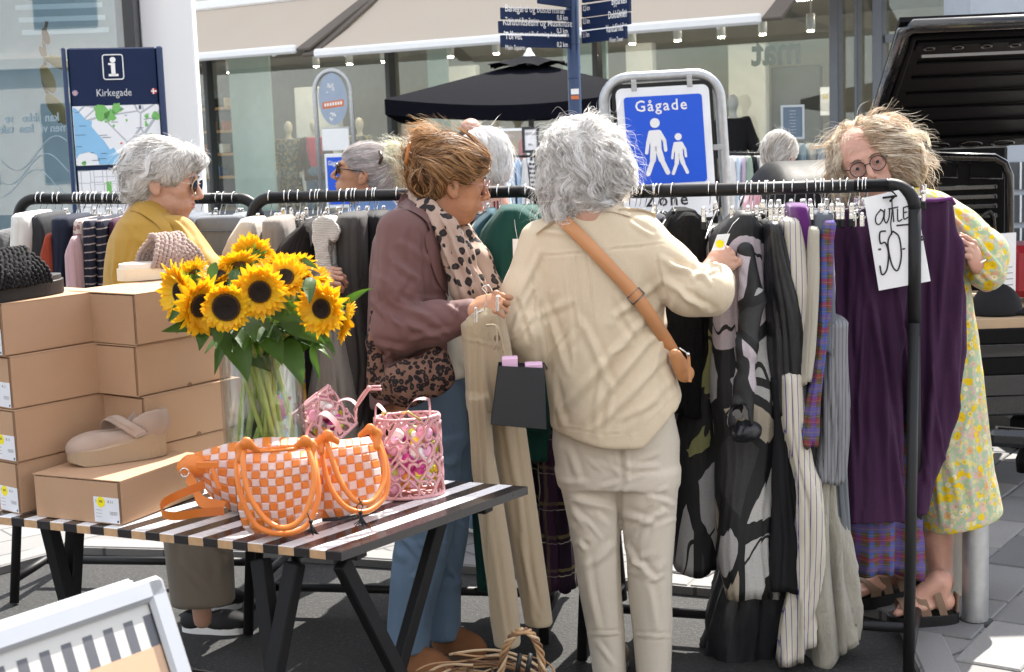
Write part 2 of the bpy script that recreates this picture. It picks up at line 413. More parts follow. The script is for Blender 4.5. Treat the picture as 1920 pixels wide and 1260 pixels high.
def floral(name, ground, stops, scale, rough=.8, small=None):
    """scattered blossoms with centres over a dappled ground"""
    if name in MC: return MC[name]
    g = NG(name); v = g.coord(); nd = g.n('TexNoise', {'Vector': v, 'Scale': 40.0, 'Detail': 3.0})
    vd = g.mix(.012, v, nd.outputs['Color'], 'ADD')
    base = g.mix(g.ramp(g.noise(v, scale*2.2, 3), [(.42, 0), (.5, 1)]), ground[0], ground[1])
    base = g.mix(g.ramp(g.noise(g.coord(loc=(3, 1, 2)), scale*2.7, 3), [(.55, 0), (.6, 1)]), base, ground[2])
    for k, (sc_, r, cs) in enumerate(stops):
        vo = g.n('TexVoronoi', {'Vector': g.mix(1.0, vd, (k*.37, k*.21, k*.11), 'ADD'), 'Scale': sc_, 'Randomness': .85})
        rnd = g.sep(vo.outputs['Color'])[0]
        d = g.math('ADD', vo.outputs['Distance'], g.math('MULTIPLY', g.math('SUBTRACT', nd.outputs['Fac'], .5), .25))
        petal = g.ramp(rnd, [(i/len(cs), c) for i, c in enumerate(cs)], 'CONSTANT')
        fl = g.mix(g.math('LESS_THAN', d, r*.35), petal, (.55, .33, .03))
        base = g.mix(g.math('MULTIPLY', g.math('LESS_THAN', d, r), g.math('GREATER_THAN', g.sep(vo.outputs['Color'])[1], .3)), base, fl)
    n1 = g.bump(g.noise(g.coord((1, 1, .4)), 8, 5, .55, .6), .4, .018)
    MC[name] = g.pbr(base, rough, g.bump(g.noise(v, 500, 2), .2, .001, n1), **{'Specular IOR Level': .2}); return MC[name]
def abstract(name, scale=5.5, seed=0.0):
    """large patches of silver, lilac, olive, sand outlined in thick black felt"""
    if name in MC: return MC[name]
    g = NG(name); v = g.coord((1, .6, .55), loc=(seed, seed*.7, seed*.3)); nd = g.n('TexNoise', {'Vector': v, 'Scale': 3.0, 'Detail': 1.0})
    vd = g.mix(.35, v, nd.outputs['Color'], 'ADD')
    vo = g.n('TexVoronoi', {'Vector': vd, 'Scale': scale, 'Randomness': 1.0}); ve = g.n('TexVoronoi', {'Vector': vd, 'Scale': scale, 'Randomness': 1.0}, feature='DISTANCE_TO_EDGE')
    pal = g.ramp(g.sep(vo.outputs['Color'])[0], [(0, (.012, .012, .014)), (.14, (.46, .45, .45)), (.38, (.57, .49, .54)), (.58, (.27, .27, .09)), (.615, (.50, .43, .33)), (.76, (.56, .55, .53)), (.92, (.012, .012, .014))], 'CONSTANT')
    pal = g.mix(g.math('MULTIPLY', g.noise(g.coord(), 260, 3), .5), pal, (.08, .08, .08))
    pal = g.mix(g.math('LESS_THAN', g.math('ABSOLUTE', g.math('SUBTRACT', g.noise(g.coord((1, 1, .6)), 5, 1), .5)), .008), pal, (.01, .01, .01))
    m = g.math('LESS_THAN', ve.outputs['Distance'], .085); col = g.mix(m, pal, (.008, .008, .009))
    n1 = g.bump(g.noise(g.coord((1, 1, .35)), 8, 5), .45, .02)
    MC[name] = g.pbr(col, .6, g.bump(g.noise(g.coord(), 400, 2), .4, .002, n1), **{'Specular IOR Level': .45}); return MC[name]
def skin(name, c=(.50, .29, .21)):
    if name in MC: return MC[name]
    g = NG(name); v = g.coord(); col = g.mix(g.noise(v, 22, 4), tuple(x*.80 for x in c), (min(1, c[0]*1.13), c[1]*1.12, c[2]*1.1))
    col = g.mix(g.math('MULTIPLY', g.ramp(g.noise(v, 9, 2), [(.5, 0), (.75, 1)]), .35), col, (c[0]*1.05, c[1]*.70, c[2]*.68))
    MC[name] = g.pbr(col, .48, g.bump(g.noise(v, 170, 3), .35, .002, g.bump(g.noise(g.coord((1,1,2.2)), 45, 4), .3, .004)), **{'Subsurface Weight': .12, 'Subsurface Radius': (.02, .008, .004), 'Subsurface Scale': .4, 'Specular IOR Level': .4}); return MC[name]
def hairmat(name, c, tr=.3):
    if name in MC: return MC[name]
    g = NG(name); v = g.coord(); col = g.mix(g.noise(v, 60, 2), tuple(x*.75 for x in c), tuple(min(1, x*1.2) for x in c))
    d = g.n('BsdfPrincipled', {'Base Color': col, 'Roughness': .5, 'Specular IOR Level': .35}); t = g.n('BsdfTranslucent', {'Color': col})
    mx = g.n('MixShader', {0: tr, 1: d.outputs[0], 2: t.outputs[0]}); g.t.links.new(mx.outputs[0], g.out.inputs[0]); MC[name] = g.m; return g.m
def glassmat(name, tint=(.9, .95, .95), refl=.12, rough=0.0, mul=1.0):
    if name in MC: return MC[name]
    g = NG(name); fr = g.n('Fresnel', {'IOR': 1.5}).outputs[0]
    wv = g.bump(g.noise(g.coord((.35, .35, .2)), 1.3, 1), .08, .05)
    t = g.n('BsdfTransparent', {'Color': tint}); gl = g.n('BsdfGlossy', {'Color': (1, 1, 1), 'Roughness': rough, 'Normal': wv})
    f = g.math('MULTIPLY', g.math('MINIMUM', g.math('ADD', g.math('MULTIPLY', fr, mul), refl), 1.0), g.math('SUBTRACT', 1.0, g.n('NewGeometry').outputs['Backfacing']))
    mx = g.n('MixShader', {0: f, 1: t.outputs[0], 2: gl.outputs[0]}); g.t.links.new(mx.outputs[0], g.out.inputs[0]); MC[name] = g.m; return g.m
def emit(name, c, s):
    if name in MC: return MC[name]
    g = NG(name); e = g.n('Emission', {'Color': c, 'Strength': s}); g.t.links.new(e.outputs[0], g.out.inputs[0]); MC[name] = g.m; return g.m
M_black = plain('black powder coat', (.010, .010, .011), .5, bump=.15, bs=400, spec=.3)
M_chrome = plain('chrome', (.75, .74, .72), .18, 1.0, .05)
M_galv = plain('galvanised steel', (.42, .43, .44), .42, .75, .25, 25, .1, 120)
M_navy = plain('navy enamel', (.007, .018, .060), .5, bump=.03, spec=.2)
M_white = plain('white enamel', (.78, .79, .80), .4, var=.04)
M_whitetxt = plain('white print', (.8, .8, .8), .5, var=.02)
M_blktxt = plain('black print', (.012, .012, .014), .5, var=.02)
M_blue = plain('traffic blue', (.004, .085, .62), .45, var=.05)
M_card = plain('card', (.80, .80, .82), .6, var=.03)
M_denim = cloth('denim', (.12, .185, .275), weave=420, wb=.5, var=.3, sheen=.1)
# ------------------------------------------------------------------ lettering
def text(s, size, mat, parent, org, xd, yd=(0, 0, 1), name='lettering', xs=1.0, bold=0.0, align='LEFT', thick=.0012, sp=1.0, shear=0):
    cu = bpy.data.curves.new(name, 'FONT'); cu.body = s; cu.size = size; cu.offset = bold*size; cu.align_x = align; cu.space_character = sp; cu.resolution_u = 2; cu.shear = shear
    o = bpy.data.objects.new(name, cu); COL.objects.link(o)
    bpy.context.view_layer.update()
    me = bpy.data.meshes.new_from_object(o); bpy.data.objects.remove(o); bpy.data.curves.remove(cu)
    V = np.zeros(len(me.vertices)*3); me.vertices.foreach_get('co', V); V = V.reshape(-1, 3)
    Fc = [list(p.vertices) for p in me.polygons]; bpy.data.meshes.remove(me)
    xd = unit(xd); yd = unit(yd); n = np.cross(xd, yd)
    W_ = np.asarray(org)+V[:, :1]*xs*xd+V[:, 1:2]*yd+n*thick
    return obj(name, W_, Fc, mat, parent)
# ------------------------------------------------------------------ ground
def tarmac():
    g = NG('asphalt'); v = g.coord(); a = g.noise(v, 75, 5, .8); b = g.noise(v, 2.0, 4)
    col = g.ramp(a, [(.40, .006), (.52, .020), (.60, .085), (.68, .30)])
    col = g.mix(b, col, (.03, .03, .031)); col = g.mix(.25, col, g.mix(g.noise(v, 30, 3), (.012, .012, .012), (.05, .049, .047)))
    return g.pbr(col, .75, g.bump(a, .9, .012, g.bump(g.noise(v, 14, 3), .3, .02)))
def paving_mat(nm, c, brick=True):
    g = NG(nm); v = g.coord(rot=(0, 0, math.radians(-38))); f = g.noise(g.coord(), 120, 4, .65); b = g.noise(g.coord(), 1.7, 4)
    c1 = tuple(x*.75 for x in c)
    if brick:
        br = g.n('TexBrick', {'Vector': v, 'Color1': c, 'Color2': c1, 'Mortar': (.04, .04, .04), 'Scale': 1.0, 'Brick Width': .4, 'Row Height': .2, 'Mortar Size': .006}); col = br.outputs[0]
    else: col = g.mix(g.noise(g.coord(), 3.1, 1), c, c1)
    col = g.mix(g.math('MULTIPLY', f, .6), col, tuple(x*.45 for x in c)); col = g.mix(g.math('MULTIPLY', b, .35), col, tuple(x*.5 for x in c))
    return g.pbr(col, .8, g.bump(f, .5, .003))
M_asph = tarmac(); M_pave = paving_mat('concrete_paving', (.27, .265, .26)); M_slab = [paving_mat('paver_%s' % n, c, False) for n, c in (('light', (.30, .295, .29)), ('grey', (.22, .22, .222)), ('dark', (.15, .15, .155)))]
struct('ground', [[-40, -30, 0], [40, -30, 0], [40, 70, 0], [-40, 70, 0]], [[0, 1, 2, 3]], M_asph)
edge = [G(x, y)[:2] for x, y in ((0, 1078), (140, 1040), (500, 1050), (1000, 1085), (1290, 1116), (1540, 1136), (1680, 1170), (1735, 1300))]
edge = [np.array([-12.0, 7.6])]+edge+[np.array([1.25, 3.4]), np.array([2.2, 2.2]), np.array([14, 1.0])]
ZP = .03
pv = [[x, y, ZP] for x, y in edge]+[[40, 1, ZP], [40, 70, ZP], [-40, 70, ZP], [-40, 7.6, ZP]]
n_ = len(pv); Vp = pv+[[x, y, 0.001] for x, y, z in pv]
pave = struct('pavement', Vp, [list(range(n_))]+[[i, (i+1) % n_, n_+(i+1) % n_, n_+i][::-1] for i in range(n_)], M_pave)
# kerb stones along the edge
kp = np.array([[x, y, 0] for x, y in edge[1:9]])
for i in range(len(kp)-1):
    a, b = kp[i], kp[i+1]; L = np.linalg.norm(b-a); m_ = max(1, int(L/.8)); d = (b-a)/L; nn = np.array([-d[1], d[0], 0])
    for j in range(m_):
        q = MB().bar(a+d*(L/m_*j+.004)+nn*.06+[0, 0, .018], a+d*(L/m_*(j+1)-.004)+nn*.06+[0, 0, .018], .11, .034, bev=.006)
        q.build('kerb_stone', M_slab[0], pave)
# pavers on the right
ax1 = unit(np.append((G(1920, 833)-G(1863, 873))[:2], 0)); ax2 = np.array([-ax1[1], ax1[0], 0])
pm = [MB().box((0, 0, 0), .196, .096, .012, [ax1, ax2, [0, 0, 1]], bev=.005) for _ in range(3)]
src = [None]*3; rr = random.Random(3); cnt = 0
def inside(p, poly):
    c = False; n = len(poly); j = n-1
    for i in range(n):
        if (poly[i][1] > p[1]) != (poly[j][1] > p[1]) and p[0] < (poly[j][0]-poly[i][0])*(p[1]-poly[i][1])/(poly[j][1]-poly[i][1])+poly[i][0]: c = not c
        j = i
    return c
pe = [(a[0], a[1]) for a in pv]
cand = []
for i in range(-60, 60):
    for j in range(-80, 80):
        c = np.array([1.4, 4.6, ZP])+ax1*(.4*(i+.5*(j % 2)))+ax2*(.2*j); x, y = proj(c)
        ok = all(inside((c+ax1*a*.2+ax2*b*.1)[:2], pe) for a in (-1, 1) for b in (-1, 1))
        if c[1] > 3 and ((1500 < x < 1990 and 780 < y < 1290) or (1230 < x < 1500 and 1040 < y < 1150)) and ok: cand.append(c)
cand.sort(key=lambda c: c[1])
for c in cand[:290]:
    k = rr.choice((0, 0, 1, 1, 1, 2)); z = c+[0, 0, .004-.012+.012*rr.random()*.25+.003]
    if src[k] is None: src[k] = pm[k].build('paver', M_slab[k], pave); src[k].location = (z-ROOT[pave.name]).tolist(); src[k].data.transform(Matrix.Translation(Vector(ROOT[pave.name].tolist())))
    else: share(src[k], z, parent=pave)
# ------------------------------------------------------------------ shop across the street
FA = P(360, 250, 27)[:2]; FB = P(1900, 250, 18.5)[:2]; fd = unit(np.append(FB-FA, 0)); fn_ = np.array([fd[1], -fd[0], 0]); FO = np.append(FA, 0)
def fp(x, y, off=0.0):
    d = ray(x, y); o = FO+fn_*off; t = ((o-CC)@fn_)/(d@fn_); return CC+d*t
def fs(x, off=0.0, y=250): return (fp(x, y, off)-FO)@fd
def fw_(s, z, off=0.0): return FO+fd*s+fn_*off+np.array([0, 0, z])
AX = [fd, fn_, [0, 0, 1]]
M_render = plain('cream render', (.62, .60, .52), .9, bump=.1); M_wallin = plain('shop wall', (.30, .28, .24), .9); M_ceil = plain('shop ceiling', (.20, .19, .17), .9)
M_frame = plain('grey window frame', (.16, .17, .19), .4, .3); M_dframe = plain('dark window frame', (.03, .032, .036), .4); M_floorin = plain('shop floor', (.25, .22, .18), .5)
M_glass = glassmat('shop glass', (.94, .97, .96), .10, mul=1.1); M_green = plain('frosted green glass', (.38, .48, .44), .35); M_lfloor = plain('pale panel', (.62, .62, .60), .7)
S0, S1 = fs(-420), fs(2100)
shop = thing('shop_building', 'pale shop front with wide windows and beige awnings across the street', 'shop', fw_((S0+S1)/2, 0))
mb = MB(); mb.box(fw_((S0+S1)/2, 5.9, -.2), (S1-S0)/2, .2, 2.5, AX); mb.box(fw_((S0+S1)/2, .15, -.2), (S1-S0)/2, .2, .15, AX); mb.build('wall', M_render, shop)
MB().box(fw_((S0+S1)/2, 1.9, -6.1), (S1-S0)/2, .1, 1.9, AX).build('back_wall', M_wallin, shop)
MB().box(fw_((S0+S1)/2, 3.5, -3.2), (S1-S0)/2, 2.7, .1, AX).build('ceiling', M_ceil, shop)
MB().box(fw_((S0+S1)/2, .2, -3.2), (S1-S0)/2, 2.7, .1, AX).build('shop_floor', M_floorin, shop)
MB().box(fw_(S0, 1.9, -3), .1, 3, 1.9, AX).build('side_wall', M_wallin, shop)
mul = [(395, M_dframe, .10), (735, M_dframe, .10), (1122, M_dframe, .09), (1567, M_frame, .13), (1648, M_frame, .14), (1893, M_frame, .12), (1608, M_frame, .05)]
for x, m, wd in mul: MB().box(fw_(fs(x), 1.9, -.02), wd/2, .08, 1.6, AX, bev=.01).build('mullion', m, shop)
xs_ = [-100, 240, 395, 735, 1122, 1567, 1648, 1893, 2090]
for a, b in zip(xs_[:-1], xs_[1:]): MB().box(fw_((fs(a)+fs(b))/2, 1.85, -.06), (fs(b)-fs(a))/2-.04, .006, 1.53, AX).build('pane', M_glass, shop)
MB().box(fw_((S0+S1)/2, 3.33, -.02), (S1-S0)/2, .09, .07, AX).build('head_rail', M_frame, shop)
MB().box(fw_((S0+S1)/2, .34, -.02), (S1-S0)/2, .09, .05, AX).build('sill', M_frame, shop)
MB().box(fw_(fs(1780), 2.62, -.02), fs(1893)-fs(1770), .07, .05, AX).build('transom', M_frame, shop)
for a, b in ((402, 478), (775, 812), (1030, 1112)): MB().box(fw_((fs(a)+fs(b))/2, 1.8, -.45), (fs(b)-fs(a))/2, .02, 1.5, AX).build('glass_panel', M_green, shop)
for x0, x1, d, h0, h1, m in ((560, 640, -3.2, 0.3, 2.6, M_lfloor), (830, 900, -3, .3, 2.8, M_lfloor), (1180, 1230, -3.5, .3, 3.0, M_lfloor), (1370, 1440, -4, .3, 2.9, M_lfloor), (1450, 1540, -4.2, .3, 2.5, M_dframe)):
    MB().box(fw_((fs(x0, d)+fs(x1, d))/2, (h0+h1)/2, d), abs(fs(x1, d)-fs(x0, d))/2, .08, (h1-h0)/2, AX, bev=.02).build('display_wall', m, shop)
M_lamp = emit('warm lamp', (1, .84, .62), 60.0)
for x in (330, 520, 680, 900, 1150, 1330, 1500, 1620): MB().disc(fw_(fs(x, -2.0), 3.39, -2.0), (0, 0, -1), .20, .02, 20).build('ceiling_fill_lamp', emit('ceiling fill lamp', (1, .88, .70), 26.0), shop)  # round ceiling lamps added along the shop to brighten interior and mannequins
for x, y in ((592, 112), (655, 110), (1185, 68), (1270, 58), (1352, 50), (430, 128), (846, 142), (1520, 78), (1430, 60), (930, 90), (720, 118)):
    c = fp(x, y, -1.2); q = MB(); q.lathe([c[0], c[1], 3.0], [(.012, .42), (.012, .1), (.06, .1), (.065, -.13), (.05, -.13), (.05, -.10), (.001, -.10)], 12); l = q.build('spotlight', M_white, shop, True)
    MB().disc([c[0], c[1], 2.855], (0, 0, -1), .045, .004, 12).build('bulb', M_lamp, l)
# warm shelves seen through the left pane
M_wood = plain('oak shelf', (.40, .22, .09), .55, vs=9); M_stock = [plain('stock_%s' % n, c, .8) for n, c in (('rust', (.30, .10, .04)), ('sand', (.45, .36, .24)), ('black', (.02, .02, .02)), ('blue', (.10, .16, .30)), ('white', (.7, .7, .68)))]
sh = thing('shelf_unit', 'warm lit oak shelves stacked with folded clothes behind the left shop pane', 'shelves', fw_(fs(405, -2.5), .3, -2.5))
for z in (.9, 1.35, 1.8, 2.25): MB().box(fw_(fs(405, -2.5), z, -2.5), .75, .2, .025, AX).build('shelf', M_wood, sh)
MB().box(fw_(fs(405, -2.5), 1.45, -2.72), .78, .02, 1.15, AX).build('back_panel', M_dframe, sh)
for k in range(14):
    s_ = fs(405, -2.5)-.62+.1*k; z = .925+.45*(k % 4); MB().box(fw_(s_, z+.09, -2.45), .045, .12, .09, AX, bev=.012).build('folded_stack', M_stock[k % 5], sh)
# awnings
g = NG('awning canvas'); v = g.coord(); cl_ = g.mix(g.noise(v, 1.2, 3), (.68, .59, .50), (.73, .64, .55)); b_ = g.n('BsdfPrincipled', {'Base Color': cl_, 'Roughness': .9, 'Normal': g.bump(g.noise(v, 3, 4), .2, .03)}); t_ = g.n('BsdfTranslucent', {'Color': (.8, .66, .52)}); mx = g.n('MixShader', {0: .4, 1: b_.outputs[0], 2: t_.outputs[0]}); g.t.links.new(mx.outputs[0], g.out.inputs[0]); M_awn = g.m; M_gapshade = cloth('awning gap shade', (.12, .10, .085), .9, 500, .1, .1)
def awning(x0, x1, yb0, yb1, lab, x0t=None, x1t=None, zt=3.9, out=1.9):
    a0, a1 = fp(x0, yb0, out), fp(x1, yb1, out); z = (a0[2]+a1[2])/2; a0[2] = a1[2] = z
    b0, b1 = a0-fn_*(out-.1), a1-fn_*(out-.1)
    b0[2] = b1[2] = zt; d = a1-a0
    t = thing('awning', lab, 'awning', (a0+a1)/2)
    R_ = 14; V = np.array([[a0+(b0-a0)*i/R_+d*j/30+np.array([0, 0, -.05*math.sin(math.pi*i/R_)]) for j in range(31)] for i in range(R_+1)])
    q = MB(); q.grid(V); q.build('canvas', M_awn, t, True)
    MB().bar(a0, a1, .10, .13, bev=.03).build('front_bar', M_white, t); MB().bar(b0+fn_*.02+[0, 0, .05], b1+fn_*.02+[0, 0, .05], .14, .16, bev=.03).build('cassette', M_white, t)
    for f in (.08, .92):
        e = a0+d*f; k = e-fn_*(out*.5)+d/np.linalg.norm(d)*(.9 if f < .5 else -.9)*.5+[0, 0, .35]; w2 = e-fn_*(out-.1)+[0, 0, .75]
        am = MB(); am.bar(e-[0, 0, .05], k-[0, 0, .1], .05, .07); am.bar(k-[0, 0, .1], w2-[0, 0, .1], .05, .07); am.build('folding_arm', M_white, t); e = (a0 if f < .5 else a1)+fd*(-.13 if f < .5 else .13); MB().bar(e-[0, 0, .02], e-fn_*(out-.15)+[0, 0, zt-e[2]-.03], .05, .27, up=fd, bev=.01).build('side_strip', M_gapshade, t)  # dark bars at the canvas ends stand in for shade between the awnings
    return t
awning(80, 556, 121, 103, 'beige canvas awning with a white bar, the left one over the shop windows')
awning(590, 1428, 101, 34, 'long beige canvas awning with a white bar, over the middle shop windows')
# canopy beam with dark band under awnings at the far right
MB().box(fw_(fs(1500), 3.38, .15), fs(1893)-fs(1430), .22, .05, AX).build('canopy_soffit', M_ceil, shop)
M_sign = plain('dark sign letters', (.05, .05, .055), .5)
# facade letters hung inside, mirrored by the glass
text('mat', .55, M_sign, shop, fw_(fs(1504, -.9), 2.42, -.9), -fd, (0, 0, 1), xs=.9, bold=.03, name='sign_lettering')
# ------------------------------------------------------------------ left building with reflecting window and white pillar
lb = thing('corner_building', 'left corner building with a white pillar and tall reflecting window', 'building', (-3.6, 11.3, 0))
px0, px1 = P(262, 200, 11)[0], P(362, 200, 11)[0]
g_ = NG('white_painted_plaster'); M_pillar = g_.pbr(g_.mix(g_.noise(g_.coord((1, 1, .3)), 3, 4), (.72, .72, .72), (.80, .80, .80)), .85, g_.bump(g_.noise(g_.coord(), 40, 4), .12, .004))
MB().box(((px0+px1)/2, 11.25, 3), (px1-px0)/2, .07, 3, bev=.01).build('pillar', M_pillar, lb)
MB().box((px0-.045, 11.12, 2.6), .04, .1, 2.6).build('window_frame', M_dframe, lb)
MB().box((px0-.13, 11.16, 2.6), .03, .05, 2.6).build('window_frame', plain('alu frame', (.3, .32, .33), .35, .6), lb)
M_glass2 = glassmat('street window glass', (.66, .75, .79), .08, mul=1.0)
MB().box((px0-1.95, 11.2, 2.7), 1.8, .006, 2.5).build('pane', M_glass2, lb)
MB().box((px0-1.95, 11.15, .12), 1.9, .15, .12).build('plinth', M_pillar, lb)
MB().box((px0-1.95, 13.0, 2.5), 1.9, .1, 2.5).build('back_wall', plain('pale room wall', (.42, .47, .49), .9), lb); MB().box((px0-1.95, 12.1, 5.3), 1.9, .9, .1).build('room_ceiling', M_ceil, lb)
MB().box((px0-1.95, 12.1, .05), 1.9, .85, .05).build('room_floor', M_floorin, lb)
c0 = P(130, 30, 12.4)
for k in range(4): MB().box((c0[0]-.1+.02*k, 12.4, c0[2]+.18-.1*k), .35, .012, .02).build('blind_slat', M_white, lb)
M_dec = plain('white window film', (.30, .38, .42), .6)
def rev(s, px, py, size, Y=11.185, m=None):
    x = 0
    for wd in s.split():
        text(wd, size, m or M_dec, lb, P(px, py, Y)-[x, 0, 0], (-1, 0, 0), (0, 0, 1), xs=.85, bold=.01, thick=-.003, name='window_lettering'); x += size*(.47*len(wd)+.25)
rev('I kan ikke se ensomhe', 128, 226, .09); rev('men vi kan tale om det', 128, 246, .09)
# pale drawn contour lines on the glass
for k in range(3):
    t = np.linspace(0, 1, 40); pts = np.array([P(0+a*130, 300+22*k+26*math.sin(a*6+k*.8)+40*a*(k-2)*.3, 11.18) for a in t])
    MB().tube(pts, .0022, 4).build('contour_line', M_dec, lb, True)
pl = thing('dried_branch', 'dried brown leafy branch hanging inside the left window', 'plant', P(85, 300, 11.5))
bp = [P(x, y, 11.5) for x, y in ((88, 40), (82, 75), (86, 110), (80, 150), (96, 190), (112, 230))]
MB().tube(smoothpath(bp), .012, 6).build('stem', plain('dry stem', (.12, .07, .03), .8), pl, True)
M_leafd = plain('dry leaf', (.30, .20, .05), .6, var=.5, vs=10); M_leafk = plain('dark seed head', (.08, .04, .03), .8)
for x, y, a, L, m in ((86, 68, 80, 16, M_leafk), (80, 98, 70, 12, M_leafk), (112, 118, 25, 26, M_leafd), (90, 148, 75, 28, M_leafd), (108, 205, 60, 34, M_leafd), (98, 112, 10, 16, M_leafd)):
    c = P(x, y, 11.48); l = L/S(11.5); a = math.radians(a); dx = np.array([math.cos(a), .2, -math.sin(a)]); dy = np.array([math.sin(a), 0, math.cos(a)])
    MB().ball(c, (l, l*.42, l*.10), 10, ax=[unit(dx), unit(dy), unit(np.cross(dx, dy))]).build('leaf', m, pl, True)
# ------------------------------------------------------------------ building behind the camera, seen in the reflections
ob = thing('opposite_building', 'white building on the near side of the street seen in window reflections', 'building', (0, -14, 0))
M_ow = plain('white stucco', (.66, .63, .58), .9); M_od = plain('dark window glass', (.04, .05, .06), .1)
MB().box((0, -14.3, 4.5), 26, .3, 4.5).build('wall', M_ow, ob)
MB().box((0, -13.9, 3.6), 26, .25, .12).build('ledge', M_ow, ob)
wsrc = None
for k in range(-9, 10):
    for z in (1.7, 5.4, 7.6):
        c = (k*2.6, -13.98, z)
        if wsrc is None:
            wsrc = MB().box((0, 0, 0), .75, .03, .95).build('window', M_od, ob); wsrc.location = (np.array(c)-ROOT[ob.name]).tolist(); wsrc.data.transform(Matrix.Translation(Vector(ROOT[ob.name].tolist())))
        else: share(wsrc, c, parent=ob)
# ------------------------------------------------------------------ info pylon
def quad_frame(a, b, c):
    """origin a(bottom-left), b(bottom-right), c(top-left) -> axes"""
    return unit(b-a), unit(c-a)
IY = 9.0
tl, tr = P(116, 96, IY-.05), P(301, 82, IY+.12)
pyx = unit(np.append((tr-tl)[:2], 0)); pyn = np.array([pyx[1], -pyx[0], 0]); pw_ = np.linalg.norm((tr-tl)[:2]); ptop = (tl[2]+tr[2])/2
pc = np.append(((tl+tr)/2)[:2], 0); Apy = [pyx, pyn, [0, 0, 1]]
py = thing('info_pylon', 'dark blue tourist information pylon with city maps headed Kirkegade', 'information sign', pc)
mb = MB(); mb.box(pc+[0, 0, ptop/2]-pyn*.06, pw_/2-.03, .055, ptop/2, Apy, bev=.008); mb.build('body', M_navy, py)
mb = MB(); mb.box(pc+[0, 0, ptop/2+.003]-pyn*.055+pyx*(pw_/2-.01), .018, .075, ptop/2, Apy, bev=.008); mb.box(pc+[0, 0, ptop/2+.003]-pyn*.055-pyx*(pw_/2-.008), .012, .07, ptop/2, Apy, bev=.006); mb.build('side_strip', plain('navy rail', (.008, .028, .095), .3), py)
def pyp(u, z, off=.0): return pc+pyx*(u*pw_/2)+np.array([0, 0, ptop-z])+pyn*(off)
# i symbol
mb = MB(); c = pyp(.0, .115, .004)
ring = []
hw, hh, cr = .058, .072, .014
for sx, sy, a0 in ((1, 1, 0), (-1, 1, 90), (-1, -1, 180), (1, -1, 270)):
    for a in np.linspace(a0, a0+90, 6): ring.append(c+pyx*(sx*(hw-cr)+cr*math.cos(math.radians(a)))+np.array([0, 0, sy*(hh-cr)+cr*math.sin(math.radians(a))]))
mb.tube(ring+[ring[0]], .0035, 6)
mb.disc(c+[0, 0, .042]-pyn*.001, pyn, .017, .004, 16)
mb.box(c-[0, 0, .012], .012, .002, .035, Apy); mb.box(c-[0, 0, .047], .028, .002, .007, Apy); mb.box(c+[0, 0, .018]-pyx*.013, .014, .0022, .006, Apy)
mb.build('information_symbol', M_whitetxt, py)
text('Kirkegade', .062, plain('grey print', (.55, .57, .6), .5), py, pyp(-.38, .285, .001), pyx, xs=.82)
for u, nm, bars in ((-.80, 'uk', 1), (.80, 'dk', 0)):
    c = pyp(u, .262, .001); fl = MB(); fl.disc(c, pyn, .018, .002, 18); f = fl.build('flag_badge', plain('flag red', (.45, .02, .03), .5) if not bars else plain('flag blue', (.03, .05, .25), .5), py)
    q = MB()
    q.box(c+pyn*.003, .017, .001, .0035, Apy); q.box(c+pyn*.003-pyx*(.004 if not bars else 0), .0035, .0012, .017, Apy)
    if bars:
        f2_ = MB(); f2_.box(c+pyn*.0046, .017, .0004, .0018, Apy); f2_.box(c+pyn*.0046, .0018, .0005, .017, Apy); f2_.build('red_cross', plain('flag red', (.45, .02, .03), .5), f)
        for s_ in (1, -1): q.box(c+pyn*.0028, .017, .0008, .0012, [unit(pyx+np.array([0, 0, s_])), pyn, unit(np.array([0, 0, 1])-s_*pyx)])
    q.build('flag_cross', M_whitetxt, f)
def pymap(u0, u1, z0, z1, street):
    a = (pyp(u0, z0, .002)+pyp(u1, z1, .002))/2; o = MB().box(a, (u1-u0)*pw_/4, .002, (z1-z0)/2, Apy).build('street_map' if street else 'city_map', M_mapb if street else M_mapa, py); return a
def simple_map(nm, street):
    g = NG(nm); v = g.coord((1, .0, 1)); col = (.72, .74, .77)
    vo = g.n('TexVoronoi', {'Vector': v, 'Scale': 14.0 if street else 7.0, 'Randomness': .25 if street else 1.0}, feature='DISTANCE_TO_EDGE').outputs['Distance']
    col = g.mix(g.math('LESS_THAN', vo, .03), col, (.40, .42, .46))
    col = g.mix(g.math('GREATER_THAN', g.noise(v, 9, 2), .66), col, (.17, .45, .13)); return g.pbr(col, .3)
M_mapa = simple_map('city map print', False); M_mapb = simple_map('street map print', True)
a = pymap(-.88, .88, .34, .69, False)
# sea, woods and printed marks as separate flat inks
def ink(pts, m, nm, off=.0045): 
    return MB().prism([pyp(u, z, off) for u, z in pts], pyn, .0006).build(nm, m, py)
M_sea = plain('sea ink', (.22, .46, .70), .3); M_grn = plain('park ink', (.15, .42, .11), .3)
sea = [(-.87, .345), (-.80, .355), (-.62, .42), (-.50, .43), (-.52, .46), (-.42, .50), (-.28, .55), (-.18, .60), (-.10, .59), (-.02, .63), (.12, .64), (.20, .66), (.30, .688), (-.42, .688), (-.45, .63), (-.6, .61), (-.80, .62), (-.87, .65)]
def bez(p, j=.012, s=1):
    R = random.Random(s); out = []
    for i in range(len(p)):
        a_, b_ = p[i], p[(i+1) % len(p)]; out.append(a_); out.append(((a_[0]+b_[0])/2+R.uniform(-j, j), (a_[1]+b_[1])/2+R.uniform(-j, j)*.5))
    return out
ink(sea, M_sea, 'map_sea')
